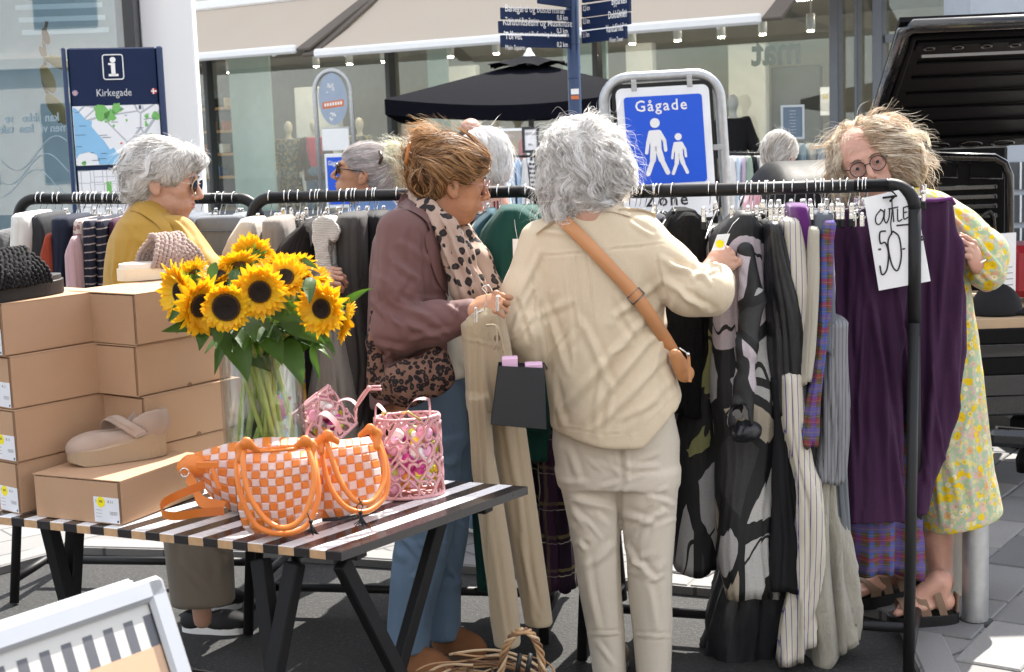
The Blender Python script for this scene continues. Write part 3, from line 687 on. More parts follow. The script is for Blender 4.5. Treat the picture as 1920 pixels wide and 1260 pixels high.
for k, (u, z, r) in enumerate(((-.30, .375, .16), (-.12, .40, .13), (.02, .36, .12), (.62, .41, .05), (.60, .46, .045), (.66, .53, .06), (.80, .41, .09), (.38, .55, .06), (.20, .43, .03), (-.07, .46, .03), (-.72, .675, .05))):
    R = random.Random(k); n = 12; pts = [(u+r*math.cos(i*math.tau/n)*R.uniform(.6, 1.15), z-r*.32*math.sin(i*math.tau/n)*R.uniform(.6, 1.2)) for i in range(n)]; ink(pts, M_grn, 'map_park')
mb = MB(); R = random.Random(5)
for k in range(26):
    u, z = R.uniform(-.8, .8), R.uniform(.36, .68); mb.box(pyp(u, z, .0055), R.uniform(.008, .03), .0005, .0016, Apy)
mb.box(pyp(.55, .36, .006), .001, .0006, .014, Apy); mb.box(pyp(.49, .355, .006), .007, .0006, .012, Apy); mb.build('map_caption', plain('map ink', (.05, .07, .15), .5), py)
MB().disc(pyp(.06, .565, .006), pyn, .006, .001, 12).build('you_are_here_dot', plain('red ink', (.6, .03, .03), .5), py)
pymap(-.86, .88, .72, 1.02, True)
mb = MB()
for k in range(7): mb.box(pyp(-.8+.26*k, .87, .0046), .0016, .0004, .15, Apy)
for k in range(6): mb.box(pyp(.0, .76+.045*k, .0046), .16*pw_/.6, .0004, .0014, Apy)
mb.build('map_street', plain('street ink', (.35, .36, .40), .5), py)
ink([(-.30, .79), (-.20, .79), (-.20, .87), (-.30, .87)], M_grn, 'map_park'); ink([(.12, .74), (.24, .735), (.26, .77), (.14, .78)], M_grn, 'map_park')
# ------------------------------------------------------------------ finger post
sp_ = thing('finger_post', 'dark blue signpost with direction boards to station, museum and square', 'signpost', (P(1081, 300, 10)[0], 10, 0))
pxc = P(1081, 300, 10)[0]; M_post = plain('post navy', (.012, .035, .10), .35)
mb = MB(); mb.lathe((pxc, 10, 0), [(.043, 0), (.043, 3.6), (.0, 3.62)], 20); mb.build('pole', M_post, sp_, True)
for z in (1.95, 2.17): 
    mb = MB(); mb.lathe((pxc, 10, z), [(.0435, -.004), (.0455, -.003), (.0455, .003), (.0435, .004)], 20); mb.build('collar', M_post, sp_, True)
mb = MB(); mb.box((pxc, 9.955, P(1077, 183, 10)[2]), .026, .0015, .012); mb.build('sticker', plain('orange sticker', (.6, .16, .04), .5), sp_)
mb = MB(); mb.box((pxc, 9.955, P(1077, 172, 10)[2]), .026, .0015, .018); mb.build('sticker', M_white, sp_)
def board(xl, xr, yt, yb, side, big, small, km, lab_al='L'):
    Yl, Yr = (9.55, 9.96) if side < 0 else (9.96, 9.55)
    a, b = P(xl, yb, Yl), P(xr, yb, Yr); tp = P((xl), yt, Yl); h = abs(tp[2]-a[2]); zc = (P((xl+xr)/2, (yt+yb)/2, (Yl+Yr)/2))[2]
    a[2] = b[2] = zc; dx = unit(b-a); n = np.array([dx[1], -dx[0], 0]); L = np.linalg.norm(b-a)
    bd = MB().box((a+b)/2+n*0, L/2, .012, h/2-.004, [dx, n, [0, 0, 1]], bev=.003).build('direction_board', M_navy, sp_)
    o = a+n*.0135
    if not big: return
    if side < 0:
        text(big, .066, M_whitetxt, bd, o+dx*.02+[0, 0, .012], dx, xs=.80, bold=.006); text(small, .044, M_whitetxt, bd, o+dx*.02+[0, 0, -.053], dx, xs=.78)
        text(km, .046, M_whitetxt, bd, o+dx*(L-.13)+[0, 0, -.03], dx, xs=.8, bold=.01)
    else:
        text(big, .066, M_whitetxt, bd, o+dx*(L-.015)+[0, 0, .012], dx, xs=.62, bold=.014, align='RIGHT'); text(small, .044, M_whitetxt, bd, o+dx*(L-.015)+[0, 0, -.053], dx, xs=.6, align='RIGHT')
        text(km, .046, M_whitetxt, bd, o+dx*.02+[0, 0, 0], dx, xs=.6, bold=.01)
board(940, 1068, 15, 40, -1, 'Banegård og busterminal', 'Train and Bus Station', '0,8 km')
board(936, 1068, 40, 65, -1, 'Kunstmuseum og Musikhuset', 'Art Museum and Performing Arts Centre', '0,3 km')
board(940, 1068, 66, 91, -1, 'Torvet', 'Main Square', '0,2 km')
board(1093, 1182, 2, 28, 1, 'Byparken', 'City Park', '0,2 km'); board(1093, 1182, 28, 52, 1, 'Dokhavnen', 'Dock Port', '0,5 km'); board(1093, 1175, 53, 78, 1, 'Vandtårnet', 'Water Tower', '1,1 km')
board(1010, 1068, -12, 12, -1, '', '', ''); board(1093, 1190, -24, 0, 1, '', '', '')
# ------------------------------------------------------------------ zone signs
GY = 9.0; gx = P(1243, 400, GY)[0]; gt = P(1243, 132, GY)[2]; sg = thing('zone_sign', 'large blue Gågade pedestrian zone sign in a bent galvanised tube frame', 'road sign', (gx, GY, 0))
tilt = math.radians(2.0); gX = np.array([math.cos(tilt), 0, math.sin(tilt)*.6]); gZ = np.array([-math.sin(.05), .0, 1.0]); gZ = unit(gZ); gX = unit(gX)
def gp(u, z, off=0.0): return np.array([gx, GY, gt])+gX*u+gZ*(-z)+np.array([0, -off, 0])
W2, CR, RT = .345, .15, .034
path = [gp(-W2, 2.05)]+[gp(-W2, .6)]+[gp(-W2+CR-CR*math.cos(a), CR-CR*math.sin(a)+RT) for a in np.linspace(0, math.pi/2, 9)]+[gp(W2-CR+CR*math.sin(a), CR-CR*math.cos(a)+RT) for a in np.linspace(0, math.pi/2, 9)]+[gp(W2, .6), gp(W2, 2.05)]
path[0][2] = path[-1][2] = 0.03
MB().tube(path, RT, 14).build('tube_frame', M_galv, sg, True)
def rr_prism(w, z0, z1, r, off, t, m, nm, par):
    pts = []
    for cx, cz, a0 in ((w-r, z0+r, 0), (-(w-r), z0+r, 90), (-(w-r), z1-r, 180), (w-r, z1-r, 270)):
        for a in np.linspace(a0, a0+90, 7):
            A_ = math.radians(a); pts.append(gp(cx+r*math.cos(A_), cz-r*math.sin(A_), off))
    return MB().prism(pts, (0, -1, 0), t).build(nm, m, par)
rr_prism(.298, .070, .905, .055, .018, .020, M_black, 'edge_band', sg)
pn = rr_prism(.277, .095, .882, .04, .0385, .003, plain('sign white', (.76, .78, .81), .4), 'sign_panel', sg)
rr_prism(.232, .148, .668, .02, .0425, .002, M_blue, 'blue_field', sg)
text('Gågade', .092, M_whitetxt, pn, gp(-.170, .235, .0455), gX, gZ, xs=.98, bold=.012, sp=1.18)
text('Zone', .105, M_blktxt, pn, gp(-.145, .80, .0425), gX, gZ, xs=.98, bold=.014, sp=1.2)
def person_sym(x, z, h, nm='pedestrian_symbol'):
    q = MB(); s_ = h/.34; o = .0455
    q.disc(gp(x+.005*s_, z+.032*s_, o), (0, -1, 0), .029*s_, .002, 20)
    def limb(p, w0, w1):
        for (a, b), w in zip(zip(p[:-1], p[1:]), (w0, w1, w1)):
            A_, B_ = gp(x+a[0]*s_, z+a[1]*s_, o), gp(x+b[0]*s_, z+b[1]*s_, o); d = unit(B_-A_); n = np.cross(d, [0, 1, 0])
            q.prism([A_-n*w*s_, B_-n*w*s_, B_+n*w*s_, A_+n*w*s_], (0, -1, 0), .0022); 
            q.disc(B_, (0, -1, 0), w*s_, .0021, 12); q.disc(A_, (0, -1, 0), w*s_, .0021, 12)
    q.prism([gp(x+a*s_, z+b*s_, o) for a, b in ((-.022, .075), (.024, .073), (.036, .10), (.034, .19), (-.030, .19), (-.034, .10))], (0, -1, 0), .002)
    limb([(-.026, .085), (-.045, .15), (-.056, .205)], .011, .010); limb([(.028, .085), (.055, .14), (.058, .195)], .011, .010)
    limb([(-.014, .18), (-.022, .25), (-.055, .33)], .018, .014); limb([(.014, .18), (.030, .25), (.062, .328)], .018, .014)
    q.build(nm, M_whitetxt, pn)
person_sym(-.062, .275, .34); person_sym(.072, .372, .245)
for u, z in ((-.165, .092), (.165, .085), (-.03, .89)):
    q = MB(); q.box(gp(u, z-.012, .045), .016, .003, .034, [gX, [0, 1, 0], gZ], bev=.003); q.disc(gp(u, z+.004, .048), (0, -1, 0), .010, .006, 10); q.build('clamp', M_galv, sg)
q = MB(); q.box(gp(.31, .47, .035), .03, .006, .017, [gX, [0, 1, 0], gZ], bev=.003); q.disc(gp(.298, .47, .041), (0, -1, 0), .010, .006, 10); q.build('clamp', M_galv, sg)
# smaller hoop sign far back
BY = 21.0; bx = P(631, 300, BY)[0]; bt = P(631, 128, BY)[2]; bs = thing('hoop_sign', 'tall narrow galvanised hoop sign with a stickered oval grey back plate', 'road sign', (bx, BY, 0))
def bpp(u, z, off=0.0): return np.array([bx+u+.045*(z/2.6-.3), BY-off, bt-z])
path = [bpp(-.25, 2.6), bpp(-.25, .5)]+[bpp(-.25*math.cos(a), .33-.30*math.sin(a)) for a in np.linspace(0, math.pi, 17)]+[bpp(.25, .5), bpp(.25, 2.6)]; path[0][2] = path[-1][2] = .03
MB().tube(path, .034, 12).build('tube_frame', M_galv, bs, True)
t = np.linspace(0, 2*np.pi, 32, endpoint=False)
ov = MB().prism([bpp(.20*math.cos(a), .42-.36*math.sin(a), .01) for a in t], (0, -1, 0), .01).build('oval_plate', plain('grey plate', (.30, .36, .46), .45), bs)
mb = MB(); [mb.box(bpp(-.11+.037*k, .498-.004*k, .023), .012, .001, .022) for k in range(7)]; mb.build('sticker_print', M_whitetxt, ov); MB().box(bpp(0, .49, .021), .15, .001, .045, [unit([1, 0, .12]), [0, 1, 0], [0, 0, 1]]).build('sticker', plain('orange sticker', (.6, .16, .04), .5), ov)
R = random.Random(2); mb = MB()
for k in range(26):
    u, z = R.choice([(-.03, .27), (-.02, .65)]); mb.box(bpp(u+R.uniform(-.05, .05), z+R.uniform(-.06, .06), .021), .008, .001, R.uniform(.006, .02))
mb.build('sticker', M_whitetxt, ov)
MB().box(bpp(0, .98, .01), .19, .01, .15, bev=.01).build('white_plate', M_white, bs); MB().box(bpp(0, .815, .0), .2, .012, .012).build('cross_bar', M_galv, bs)
MB().box(bpp(.02, 1.55, .01), .2, .01, .38, bev=.02).build('white_plate', M_white, bs); MB().box(bpp(.02, 1.55, .022), .17, .003, .33).build('blue_field', M_blue, bs)
text('Gågade', .09, M_whitetxt, bs, bpp(-.13, 1.33, .027), (1, 0, 0), xs=.7, bold=.01)
# ------------------------------------------------------------------ parasol
UY = 16.0; ux = P(995, 200, UY)[0]; M_par = cloth('black parasol canvas', (.0055, .006, .0095), .9, 400, .2, .25, 4, .1, 0, .04)
um = thing('parasol', 'wide black market parasol standing open in front of the shop', 'parasol', (ux, UY, 0))
apz = P(960, 116, UY)[2]; ez = P(745, 190, UY)[2]; hs = 1.42
rotu = math.radians(38); cor = [np.array([ux+hs*1.30*math.cos(rotu+math.pi/2*k), UY+hs*1.30*math.sin(rotu+math.pi/2*k), ez]) for k in range(4)]
apx = np.array([ux, UY, apz]); vent = .86
q = MB()
for k in range(4):
    a, b = cor[k], cor[(k+1) % 4]; V = np.zeros((9, 13, 3))
    for i in range(9):
        f = 1-(i/8)*vent
        for j in range(13):
            t_ = j/12; e = a+(b-a)*t_; p_ = apx+(e-apx)*f; p_[2] -= .10*f*math.sin(math.pi*t_)*f; V[i, j] = p_
    q.grid(V); V2 = np.zeros((2, 13, 3)); V2[0] = V[0]; V2[1] = V[0]-[0, 0, .15]; q.grid(V2)
q.build('canopy', M_par, um, True)
q = MB()
for k in range(4):
    a, b = cor[k], cor[(k+1) % 4]; V = np.zeros((4, 13, 3))
    for i in range(4):
        for j in range(13):
            f = .30*(1-i/3)+.001; t_ = j/12; e = a+(b-a)*t_; p_ = apx+[0, 0, .07]+(e-apx)*f; p_[2] += -.03*math.sin(math.pi*t_)*f*3+.035*abs(math.sin(3*math.pi*t_))*(i == 0); V[i, j] = p_
    q.grid(V)
q.build('vent_cap', M_par, um, True)
MB().lathe(apx+[0, 0, .05], [(.0, .09), (.02, .085), (.035, .05), (.07, .0)], 12).build('finial', M_white, um, True)
MB().lathe((ux, UY, 0), [(.028, .03), (.028, apz), (0, apz)], 12).build('pole', plain('parasol pole', (.3, .3, .3), .4, .5), um, True)
for k in range(8):
    a = cor[k//2] if k % 2 == 0 else (cor[k//2]+cor[(k//2+1) % 4])/2
    mid = apx+(a-apx)*.5-[0, 0, .03]; MB().bar(mid, [ux, UY, ez-.25], .02, .02).build('rib', M_dframe, um)
MB().box((ux, UY, .09), .35, .35, .05, bev=.02).build('base', M_galv, um)
# ------------------------------------------------------------------ draped cloth
def drape_mesh(R, Y, dep, zb=None, freq=28, amp=.006, n=76, nr=34, seed=0, pw=3.2, yaw=0.0, flare=0.0, hem=.006, top_in=.82, slant=0.0):
    """vertical hanging cloth: px rows -> closed loft with folds running down"""
    rw = sorted(rows(Y, R, dep), key=lambda r: -r[0])
    if zb is not None:
        z, cx, cy, hx, hy = rw[-1]; rw.append((zb, cx, cy, hx*(1+flare), hy*(1+flare*.3)))
    rw = np.array(rw); z0, z1 = rw[0, 0], rw[-1, 0]
    zz = np.linspace(z0, z1, nr); a = np.linspace(0, 2*np.pi, n, endpoint=False)
    I = lambda c: np.interp(-zz, -rw[:, 0], rw[:, c])
    cx, cy, hx, hy = I(1), I(2), I(3), I(4)
    ca, sa = np.cos(a), np.sin(a); k = (np.abs(ca)**pw+np.abs(sa)**pw)**(-1/pw)
    ux = ca*k; uy = sa*k
    V = np.zeros((nr, n, 3)); V[..., 0] = cx[:, None]+hx[:, None]*ux; V[..., 1] = cy[:, None]+hy[:, None]*uy; V[..., 2] = zz[:, None]
    q = np.stack([V[..., 0]*freq, V[..., 1]*freq*.6, V[..., 2]*1.7+seed*7.3], -1)
    wv = vn(q*.5+3.1, seed)*.7; q[..., 0] += wv; q[..., 1] += wv
    d = (1-2.1*np.abs(vn(q, seed+1)))*amp; g = np.clip((z0-zz)/max(.05, (z0-z1))*1.6+.25, 0, 1)
    big = vn(np.stack([V[..., 0]*6, V[..., 1]*6, V[..., 2]*5+seed], -1), seed+4)*amp*1.2
    nx = ux/hx[:, None]; ny = uy/hy[:, None]; nl = np.sqrt(nx*nx+ny*ny)+1e-9
    fx = ux*1.0+.35*vn(np.stack([V[..., 2]*3.1, 0*V[..., 0]+seed, 0*V[..., 0]], -1), 7); nly = np.maximum(1, np.round(hx.mean()*2/.020)); ly = np.abs(((fx*.5+.5)*nly+.13*seed) % 1-.5)*2
    grv = -np.minimum(.017, hx.mean()*.5)*np.exp(-((1-ly)/.22)**2)*(np.abs(uy) > .5)*(.55+.45*vn(np.stack([fx*3, V[..., 2]*2.2, 0*fx+seed], -1), 5))
    dd = (d*1.5+big+grv)*g[:, None]; V[..., 0] += nx/nl*dd; V[..., 1] += ny/nl*dd
    V[..., 2] += slant*ux*(np.clip((z0-zz)/(z0-z1), 0, 1)**5)[:, None]; sw = vn(np.stack([zz*2.6+seed, zz*0, zz*0], -1), 31)*.014*np.clip((z0-zz)*2, 0, 1); V[..., 0] += sw[:, None]; V[-3:, :, 2] += (hem*np.sin(a*3+seed)+.010*vn(np.stack([a*2, a*0+seed, a*0], -1), 8))[None]
    if yaw:
        c_, s_ = math.cos(yaw), math.sin(yaw); x = V[..., 0]-cx[:, None]; y = V[..., 1]-cy[:, None]; V[..., 0] = cx[:, None]+x*c_-y*s_; V[..., 1] = cy[:, None]+x*s_+y*c_
    # close the top smoothly, hem turned inward
    top = V[0].copy(); tc = top.mean(0); tr_ = tc+(top-tc)*top_in+[0, 0, .010]; bt = V[-1]; bc = bt.mean(0); bi = bc+(bt-bc)*.95+[0, 0, .0015]; bi2 = bc+(bt-bc)*.90+[0, 0, .06]
    V = np.concatenate([np.repeat((tc+[0, 0, .012])[None, None], n, 1)+(top-tc)[None]*.02, tr_[None], V, bi[None], bi2[None]], 0)
    return V
def drape(name, label, cat, mat, R, Y, dep, group=None, parent=None, parts=(), **k):
    q = MB(); q.grid(drape_mesh(R, Y, dep, **k)[::-1], 0, True); o = q.build(name, mat, parent, True)
    if parent is None: tag(o, label, cat, group)
    return o
# ------------------------------------------------------------------ mannequins
M_mann = plain('mannequin plastic', (.62, .56, .45), .45); M_brown = cloth('brown wool', (.11, .065, .035), weave=200)
def mannequin(px, ptop, Y, label, skin_m=M_mann, wear=()):
    top = P(px, ptop, Y); x, z1 = top[0], top[2]; H = 1.78; z0 = z1-H
    f = Field([x-.5, Y-.3, z0-.02], [x+.5, Y+.3, z1+.05], .02); j = lambda a, b, c=0: (x+a, Y+c, z0+b)
    f.ell(j(0, 1.66), (.075, .095, .12), k=.01); f.cone(j(0, 1.56), j(0, 1.45), .045, .055, .03)
    f.col([(z0+.86, x, Y, .16, .11), (z0+1.05, x, Y, .115, .09), (z0+1.25, x, Y, .15, .11), (z0+1.42, x, Y, .19, .09), (z0+1.46, x, Y, .12, .07)], .03)
    for s in (-1, 1):
        f.chain([j(.18*s, 1.40), j(.25*s, 1.12, .02), j(.27*s, .86, -.06), j(.27*s, .76, -.08)], [.05, .04, .032, .02], .03)
        f.chain([j(.09*s, .88), j(.10*s, .48), j(.11*s, .08), j(.11*s, .02, -.10)], [.09, .06, .04, .03], .03)
    V, q = f.mesh(); t = thing('mannequin', label, 'mannequin', (x, Y, z0)); obj('body', V, q, skin_m, t, True)
    for nm, m, kind in wear:
        g = Field([x-.5, Y-.3, z0-.02], [x+.5, Y+.3, z1+.05], .02)
        if kind == 'dress': g.col([(z0+.25, x, Y, .24, .18), (z0+.95, x, Y, .18, .14), (z0+1.25, x, Y, .18, .135), (z0+1.45, x, Y, .19, .11)], .03); [g.chain([j(.18*s, 1.40), j(.27*s, 1.10, .02), j(.27*s, .95, -.06)], [.075, .085, .05], .03) for s in (-1, 1)]
        if kind == 'top': g.col([(z0+.9, x, Y, .15, .12), (z0+1.25, x, Y-.01, .165, .125), (z0+1.46, x, Y-.01, .16, .10)], .02)
        if kind == 'coat':
            g.col([(z0+.7, x, Y+.02, .22, .15), (z0+1.25, x, Y+.02, .20, .13), (z0+1.46, x, Y+.02, .21, .10)], .02); g.cone(j(0, .6, -.2), j(0, 1.5, -.2), .13, .09, .01, 'sub'); [g.chain([j(.19*s, 1.40), j(.28*s, 1.10, .02), j(.28*s, .88, -.06)], [.07, .055, .045], .03) for s in (-1, 1)]
        if kind == 'jeans': g.col([(z0+.8, x, Y, .17, .13), (z0+.98, x, Y, .15, .12)], .02); [g.chain([j(.09*s, .88), j(.10*s, .48), j(.11*s, .10)], [.105, .085, .08], .03) for s in (-1, 1)]
        V, q = g.mesh(); V = folds(V, q, amp=.01, scale=9); obj(nm, V, q, m, t, True)
    MB().disc((x, Y, z0-.02), (0, 0, 1), .18, .015, 20).build('stand', M_chrome, t)
M_flor2 = floral('printed viscose', [(.30, .27, .20), (.12, .14, .13), (.45, .30, .10)], [(16.0, .3, [(.5, .35, .12), (.1, .12, .2), (.5, .45, .4)])], 9)
M_pinktop = cloth('pink jersey', (.62, .05, .10)); M_blk = cloth('black cotton', (.010, .010, .012), rough=.75, wr=.45); M_blush = cloth('blush wool', (.55, .36, .30))
mannequin(540, 227, 27.2, 'shop mannequin in a flowered dress with puffed sleeves', wear=[('dress', M_flor2, 'dress')])
mannequin(588, 224, 27.0, 'shop mannequin with an open brown coat over a pink top', wear=[('top', M_pinktop, 'top'), ('coat', M_brown, 'coat'), ('trousers', M_denim, 'jeans')])
mannequin(673, 220, 26.5, 'shop mannequin half hidden behind the hoop sign', wear=[('dress', M_flor2, 'dress')])
mannequin(928, 208, 22.8, 'shop mannequin in a black vest and blush jacket behind the parasol', wear=[('top', M_blk, 'top'), ('jacket', M_blush, 'coat')])
mannequin(1374, 176, 20.6, 'pale shop mannequin in black cardigan right of the large blue sign', skin_m=plain('pale mannequin', (.5, .53, .5), .4), wear=[('top', M_blk, 'dress')])
# ------------------------------------------------------------------ shop stands, posters, clothes outside the shop
def poster(name, px, Y, w, h, label, face, frame, lines=(), cat='poster', img=None):
    c = P(px[0], px[1], Y); t = thing(name, label, cat, c-[0, 0, h/2])
    q = MB(); b = .012
    q.box(c+[0, 0, h/2], w/2+b, .012, b); q.box(c-[0, 0, h/2], w/2+b, .012, b); q.box(c-[w/2, 0, 0], b, .0121, h/2); q.box(c+[w/2, 0, 0], b, .0121, h/2); q.build('frame', frame, t)
    sh_ = MB().box(c, w/2-.002, .004, h/2-.002).build('sheet', face, t)
    for s, sz, u, z, m in lines: text(s, sz, m, sh_, c+[u, -.006, z], (1, 0, 0), (0, 0, 1), xs=.85, align='CENTER', bold=.01)
    return t, c
poster('sale_board', (995, 262), 13, .125, .20, 'white sale notice in a thin black frame headed UDSALG', M_card, M_dframe, [('UDSALG', .032, 0, .04, M_blktxt), ('300,-', .026, 0, -.05, M_blktxt)], 'notice')
t_, c_ = poster('framed_picture', (963, 275), 13.4, .26, .30, 'white framed picture of clothes behind the notice', plain('picture beige', (.38, .33, .28), .6), M_white, cat='picture')
for dx, m in ((-.05, M_blush), (.01, cloth('sand knit', (.42, .36, .26))), (.07, cloth('rose knit', (.45, .22, .22)))):
    MB().prism([c_+[dx-.03, -.006, -.12], c_+[dx+.03, -.006, -.12], c_+[dx+.022, -.006, .03], c_+[dx, -.006, .07], c_+[dx-.022, -.006, .03]], (0, -1, 0), .002).build('printed_garment', m, t_)
poster('window_notice', (1486, 229), 17, .24, .36, 'bluish printed notice standing in the right shop window', plain('blue notice', (.10, .15, .21), .4), plain('silver edge', (.4, .45, .5), .3, .5), [('-'*(12-i % 3), .024, 0, .12-.035*i, M_whitetxt) for i in range(8)], 'notice')
poster('sale_poster', (1547, 190), 23, .12, .40, 'narrow yellow and white sale poster inside the right window', M_card, M_white, [('50', .10, 0, .04, plain('yellow ink', (.75, .60, .05), .5))], 'poster')
def small_rail(x0, x1, yr, Y, cols, lab, ln, nm='garment', gname='clothes on the far rail', zb=.9):
    a, b = P(x0, yr, Y), P(x1, yr, Y); t = thing('clothes_rail', lab, 'clothes rail', [(a[0]+b[0])/2, Y, ZP])
    q = MB(); q.tube([[a[0], Y, ZP], [a[0], Y, a[2]-.03], [a[0]+.03, Y, a[2]], [b[0]-.03, Y, b[2]], [b[0], Y, b[2]-.03], [b[0], Y, ZP]], .012, 8); q.build('rail', M_black, t, True)
    q = MB(); q.bar([a[0], Y-.25, ZP+.02], [a[0], Y+.25, ZP+.02], .03, .03); q.bar([b[0], Y-.25, ZP+.02], [b[0], Y+.25, ZP+.02], .03, .03); q.build('foot', M_black, t)
    n = len(cols); wpx = (x1-x0)/n
    for i, (m, desc) in enumerate(cols):
        xa = x0+wpx*(i+.05); s_ = S(Y)
        o = drape('hanging_garment', desc+' '+ln, 'garment', m, [(yr+.03*s_, xa+wpx*.25, xa+wpx*.7), (yr+.09*s_, xa, xa+wpx*.95)], Y-.02*(i % 2), .19, zb=zb, freq=26, amp=.012, n=30, nr=14, seed=i+50, group=gname)
        c = P(xa+wpx*.45, yr, Y); q = MB(); q.tube(arc(c, .02, 180, -30, 9, (1, 0, 0)), .0025, 5); q.tube([c+[0, 0, -.02], c+[0, 0, -.09]], .0025, 5); q.tube([c+[-.0, -.16, -.11], c+[0, 0, -.07], c+[0, .16, -.11]], .004, 5)
        tag(q.build('clothes_hanger', M_dframe, None, True), 'black hanger carrying the '+desc+' '+ln, 'hanger')
M_lb = cloth('light blue poplin', (.36, .50, .68)); M_lb2 = cloth('pale blue poplin', (.52, .62, .74)); M_wht = cloth('white cotton', (.66, .65, .64)); M_nstr = stripes('navy stripe', (.02, .03, .07), (.6, .6, .62), 26, .5, 2)
M_lil = cloth('lilac cotton', (.50, .42, .52)); M_sage = cloth('sage cotton', (.25, .33, .27)); M_pinkc = cloth('pink cotton', (.62, .33, .38))
small_rail(938, 1016, 293, 13.0, [(M_blk, 'black top'), (M_lb2, 'pale blue shirt'), (M_lb, 'sky blue shirt'), (M_wht, 'white shirt'), (M_nstr, 'navy striped jumper'), (M_blk, 'black jacket')], 'thin black clothes rail left of the finger post', 'on the rail by the finger post')
small_rail(1362, 1436, 288, 12.0, [(M_wht, 'white trousers'), (M_lb2, 'pale blue trousers'), (M_lil, 'lilac trousers'), (M_sage, 'sage trousers'), (M_blk, 'black trousers'), (M_wht, 'cream trousers'), (M_lil, 'mauve blouse')], 'thin black clothes rail right of the large blue sign', 'on the rail right of the blue sign')
small_rail(1476, 1560, 266, 21.5, [(M_blk, 'black coat'), (M_lb, 'blue blouse'), (M_wht, 'white blouse'), (M_lb, 'bright blue top'), (M_sage, 'green top')], 'clothes rail inside the right shop window', 'inside the right shop window')
pinkt = drape('pink_blouse', 'pink blouse hanging behind the rack right of the blue sign', 'garment', M_pinkc, [(362, 1405, 1420), (385, 1396, 1424), (450, 1394, 1426)], 6.6, .15, zb=.7, freq=20, amp=.01)
# ------------------------------------------------------------------ black vehicle with open lid
M_vb = plain('black van paint', (.006, .006, .007), .27, .0, .2, 4, coat=.6); M_vi = plain('black liner', (.004, .004, .0048), .55, bump=.05, spec=.12); M_ply = plain('plywood deck', (.42, .30, .19), .7, vs=14, bump=.1)
VY = 6.4
veh = thing('market_van', 'black van with its ribbed roof lid raised and a wooden load deck', 'van', [2.4, 7.2, 0])
tlc, trc = P(1698, 50, 5.9), P(2150, 30, 5.9); blc, brc = P(1622, 292, 7.3), P(2150, 292, 7.3)
lu = unit(trc-tlc); lv0 = blc-tlc; Llen = np.linalg.norm(lv0-lu*(lv0@lu)); lv = unit(lv0-lu*(lv0@lu)); lnn = unit(np.cross(lu, lv))
if lnn[1] > 0: lnn = -lnn
def lp(u, v, o=0.0):
    """u metres to the right along the lid, v 0 top..1 hinge"""
    return tlc+lu*u+(blc-tlc)*v+lnn*o
W_l = 1.9; dv = unit(blc-tlc)
mb = MB(); mb.prism([lp(-.02, .0, -.02), lp(W_l, .0, -.02), lp(W_l, 1.0, -.02), lp(-.02, 1.0, -.02)], -lnn, .02); mb.build('lid_skin', M_vi, veh)
mb = MB(); mb.tube([lp(0, 1.0), lp(0, .03), lp(.03, 0), lp(W_l, 0)], .028, 10); mb.build('lid_rim', M_vb, veh, True)
mb = MB(); mb.tube([lp(.045, 1.0), lp(.045, .06), lp(W_l, .06)], .02, 8); mb.build('lid_seal', M_vi, veh, True)
for v in (.27, .38, .50, .62, .74):
    MB().bar(lp(.10, v, -.012), lp(W_l, v, -.012), .014, .012, up=lnn, bev=.004).build('lid_rib', M_vi, veh)
for u in (.95, 1.75): MB().bar(lp(u, .12, .0), lp(u-.12, .86, .0), .06, .03, up=lnn, bev=.01).build('cross_brace', M_vi, veh)
for v, r0, st in ((.135, .020, .115), (.915, .052, .155)):
    MB().bar(lp(.06, v, -.006), lp(W_l, v, -.006), .11 if v > .5 else .07, .028, up=lnn, bev=.01).build('lid_beam', M_vi, veh)
    for k in range(12 if v < .5 else 10):
        c = lp(.12+st*k if v < .5 else .18+st*k, v, .010); a = np.linspace(0, 2*np.pi, 20)
        q = MB(); q.tube([c+lu*r0*1.0*math.cos(x)+dv*r0*.75*math.sin(x) for x in a[:-1]], .005, 6, closed=True)
        ring_ = q.build('lightening_hole', M_vb, veh, True)
MB().bar(lp(.10, .185, .01), lp(W_l, .185, .01), .012, .012).build('trim_strip', plain('grey strip', (.35, .36, .38), .4), veh)
# body: side panel inside, deck, drawers
rx0 = P(1735, 600, 6.6)[0]
yb = 7.6; zf = P(1880, 606, 6.0)[2]
def bx_px(x0, y0, x1, y1, Y, d, nm, m, par=veh, bev=.01):
    a, b = P(x0, y0, Y), P(x1, y1, Y); c = (a+b)/2
    return MB().box([c[0], Y+d/2, c[2]], abs(b[0]-a[0])/2, d/2, abs(b[2]-a[2])/2, bev=bev).build(nm, m, par)
bx_px(1560, 280, 1888, 600, 7.4, .05, 'rear_panel', M_vi, bev=.02)
for a in ((1745, 305, 1795, 333), (1818, 302, 1880, 335)): 
    q = MB(); r = [P(x, y, 7.385) for x, y in ((a[0], a[1]), (a[2], a[1]), (a[2], a[3]), (a[0], a[3]))]; q.tube(r+[r[0], r[1]], .006, 6); q.build('pressed_rim', M_vb, veh, True)
for y in (350, 368, 386, 404): bx_px(1745, y, 1870, y+5, 7.38, .02, 'pressed_rib', M_vb, bev=.004)
q = MB(); r = [P(x, y, 7.37) for x, y in ((1790, 440), (1848, 400), (1858, 400), (1864, 420), (1864, 560), (1790, 590))]; q.tube(smoothpath(r), .010, 6); q.build('wheel_arch_rim', M_vb, veh, True)
q = MB(); q.tube([P(x, y, 7.3) for x, y in ((1700, 292), (1865, 296), (1883, 306), (1893, 330), (1893, 600))], .022, 8); q.build('door_frame', M_vb, veh, True)
dz0 = P(1880, 596, 6.0)
MB().box([dz0[0]+.12, 6.5, dz0[2]-.03], .55, .5, .028, bev=.004).build('deck', M_ply, veh)
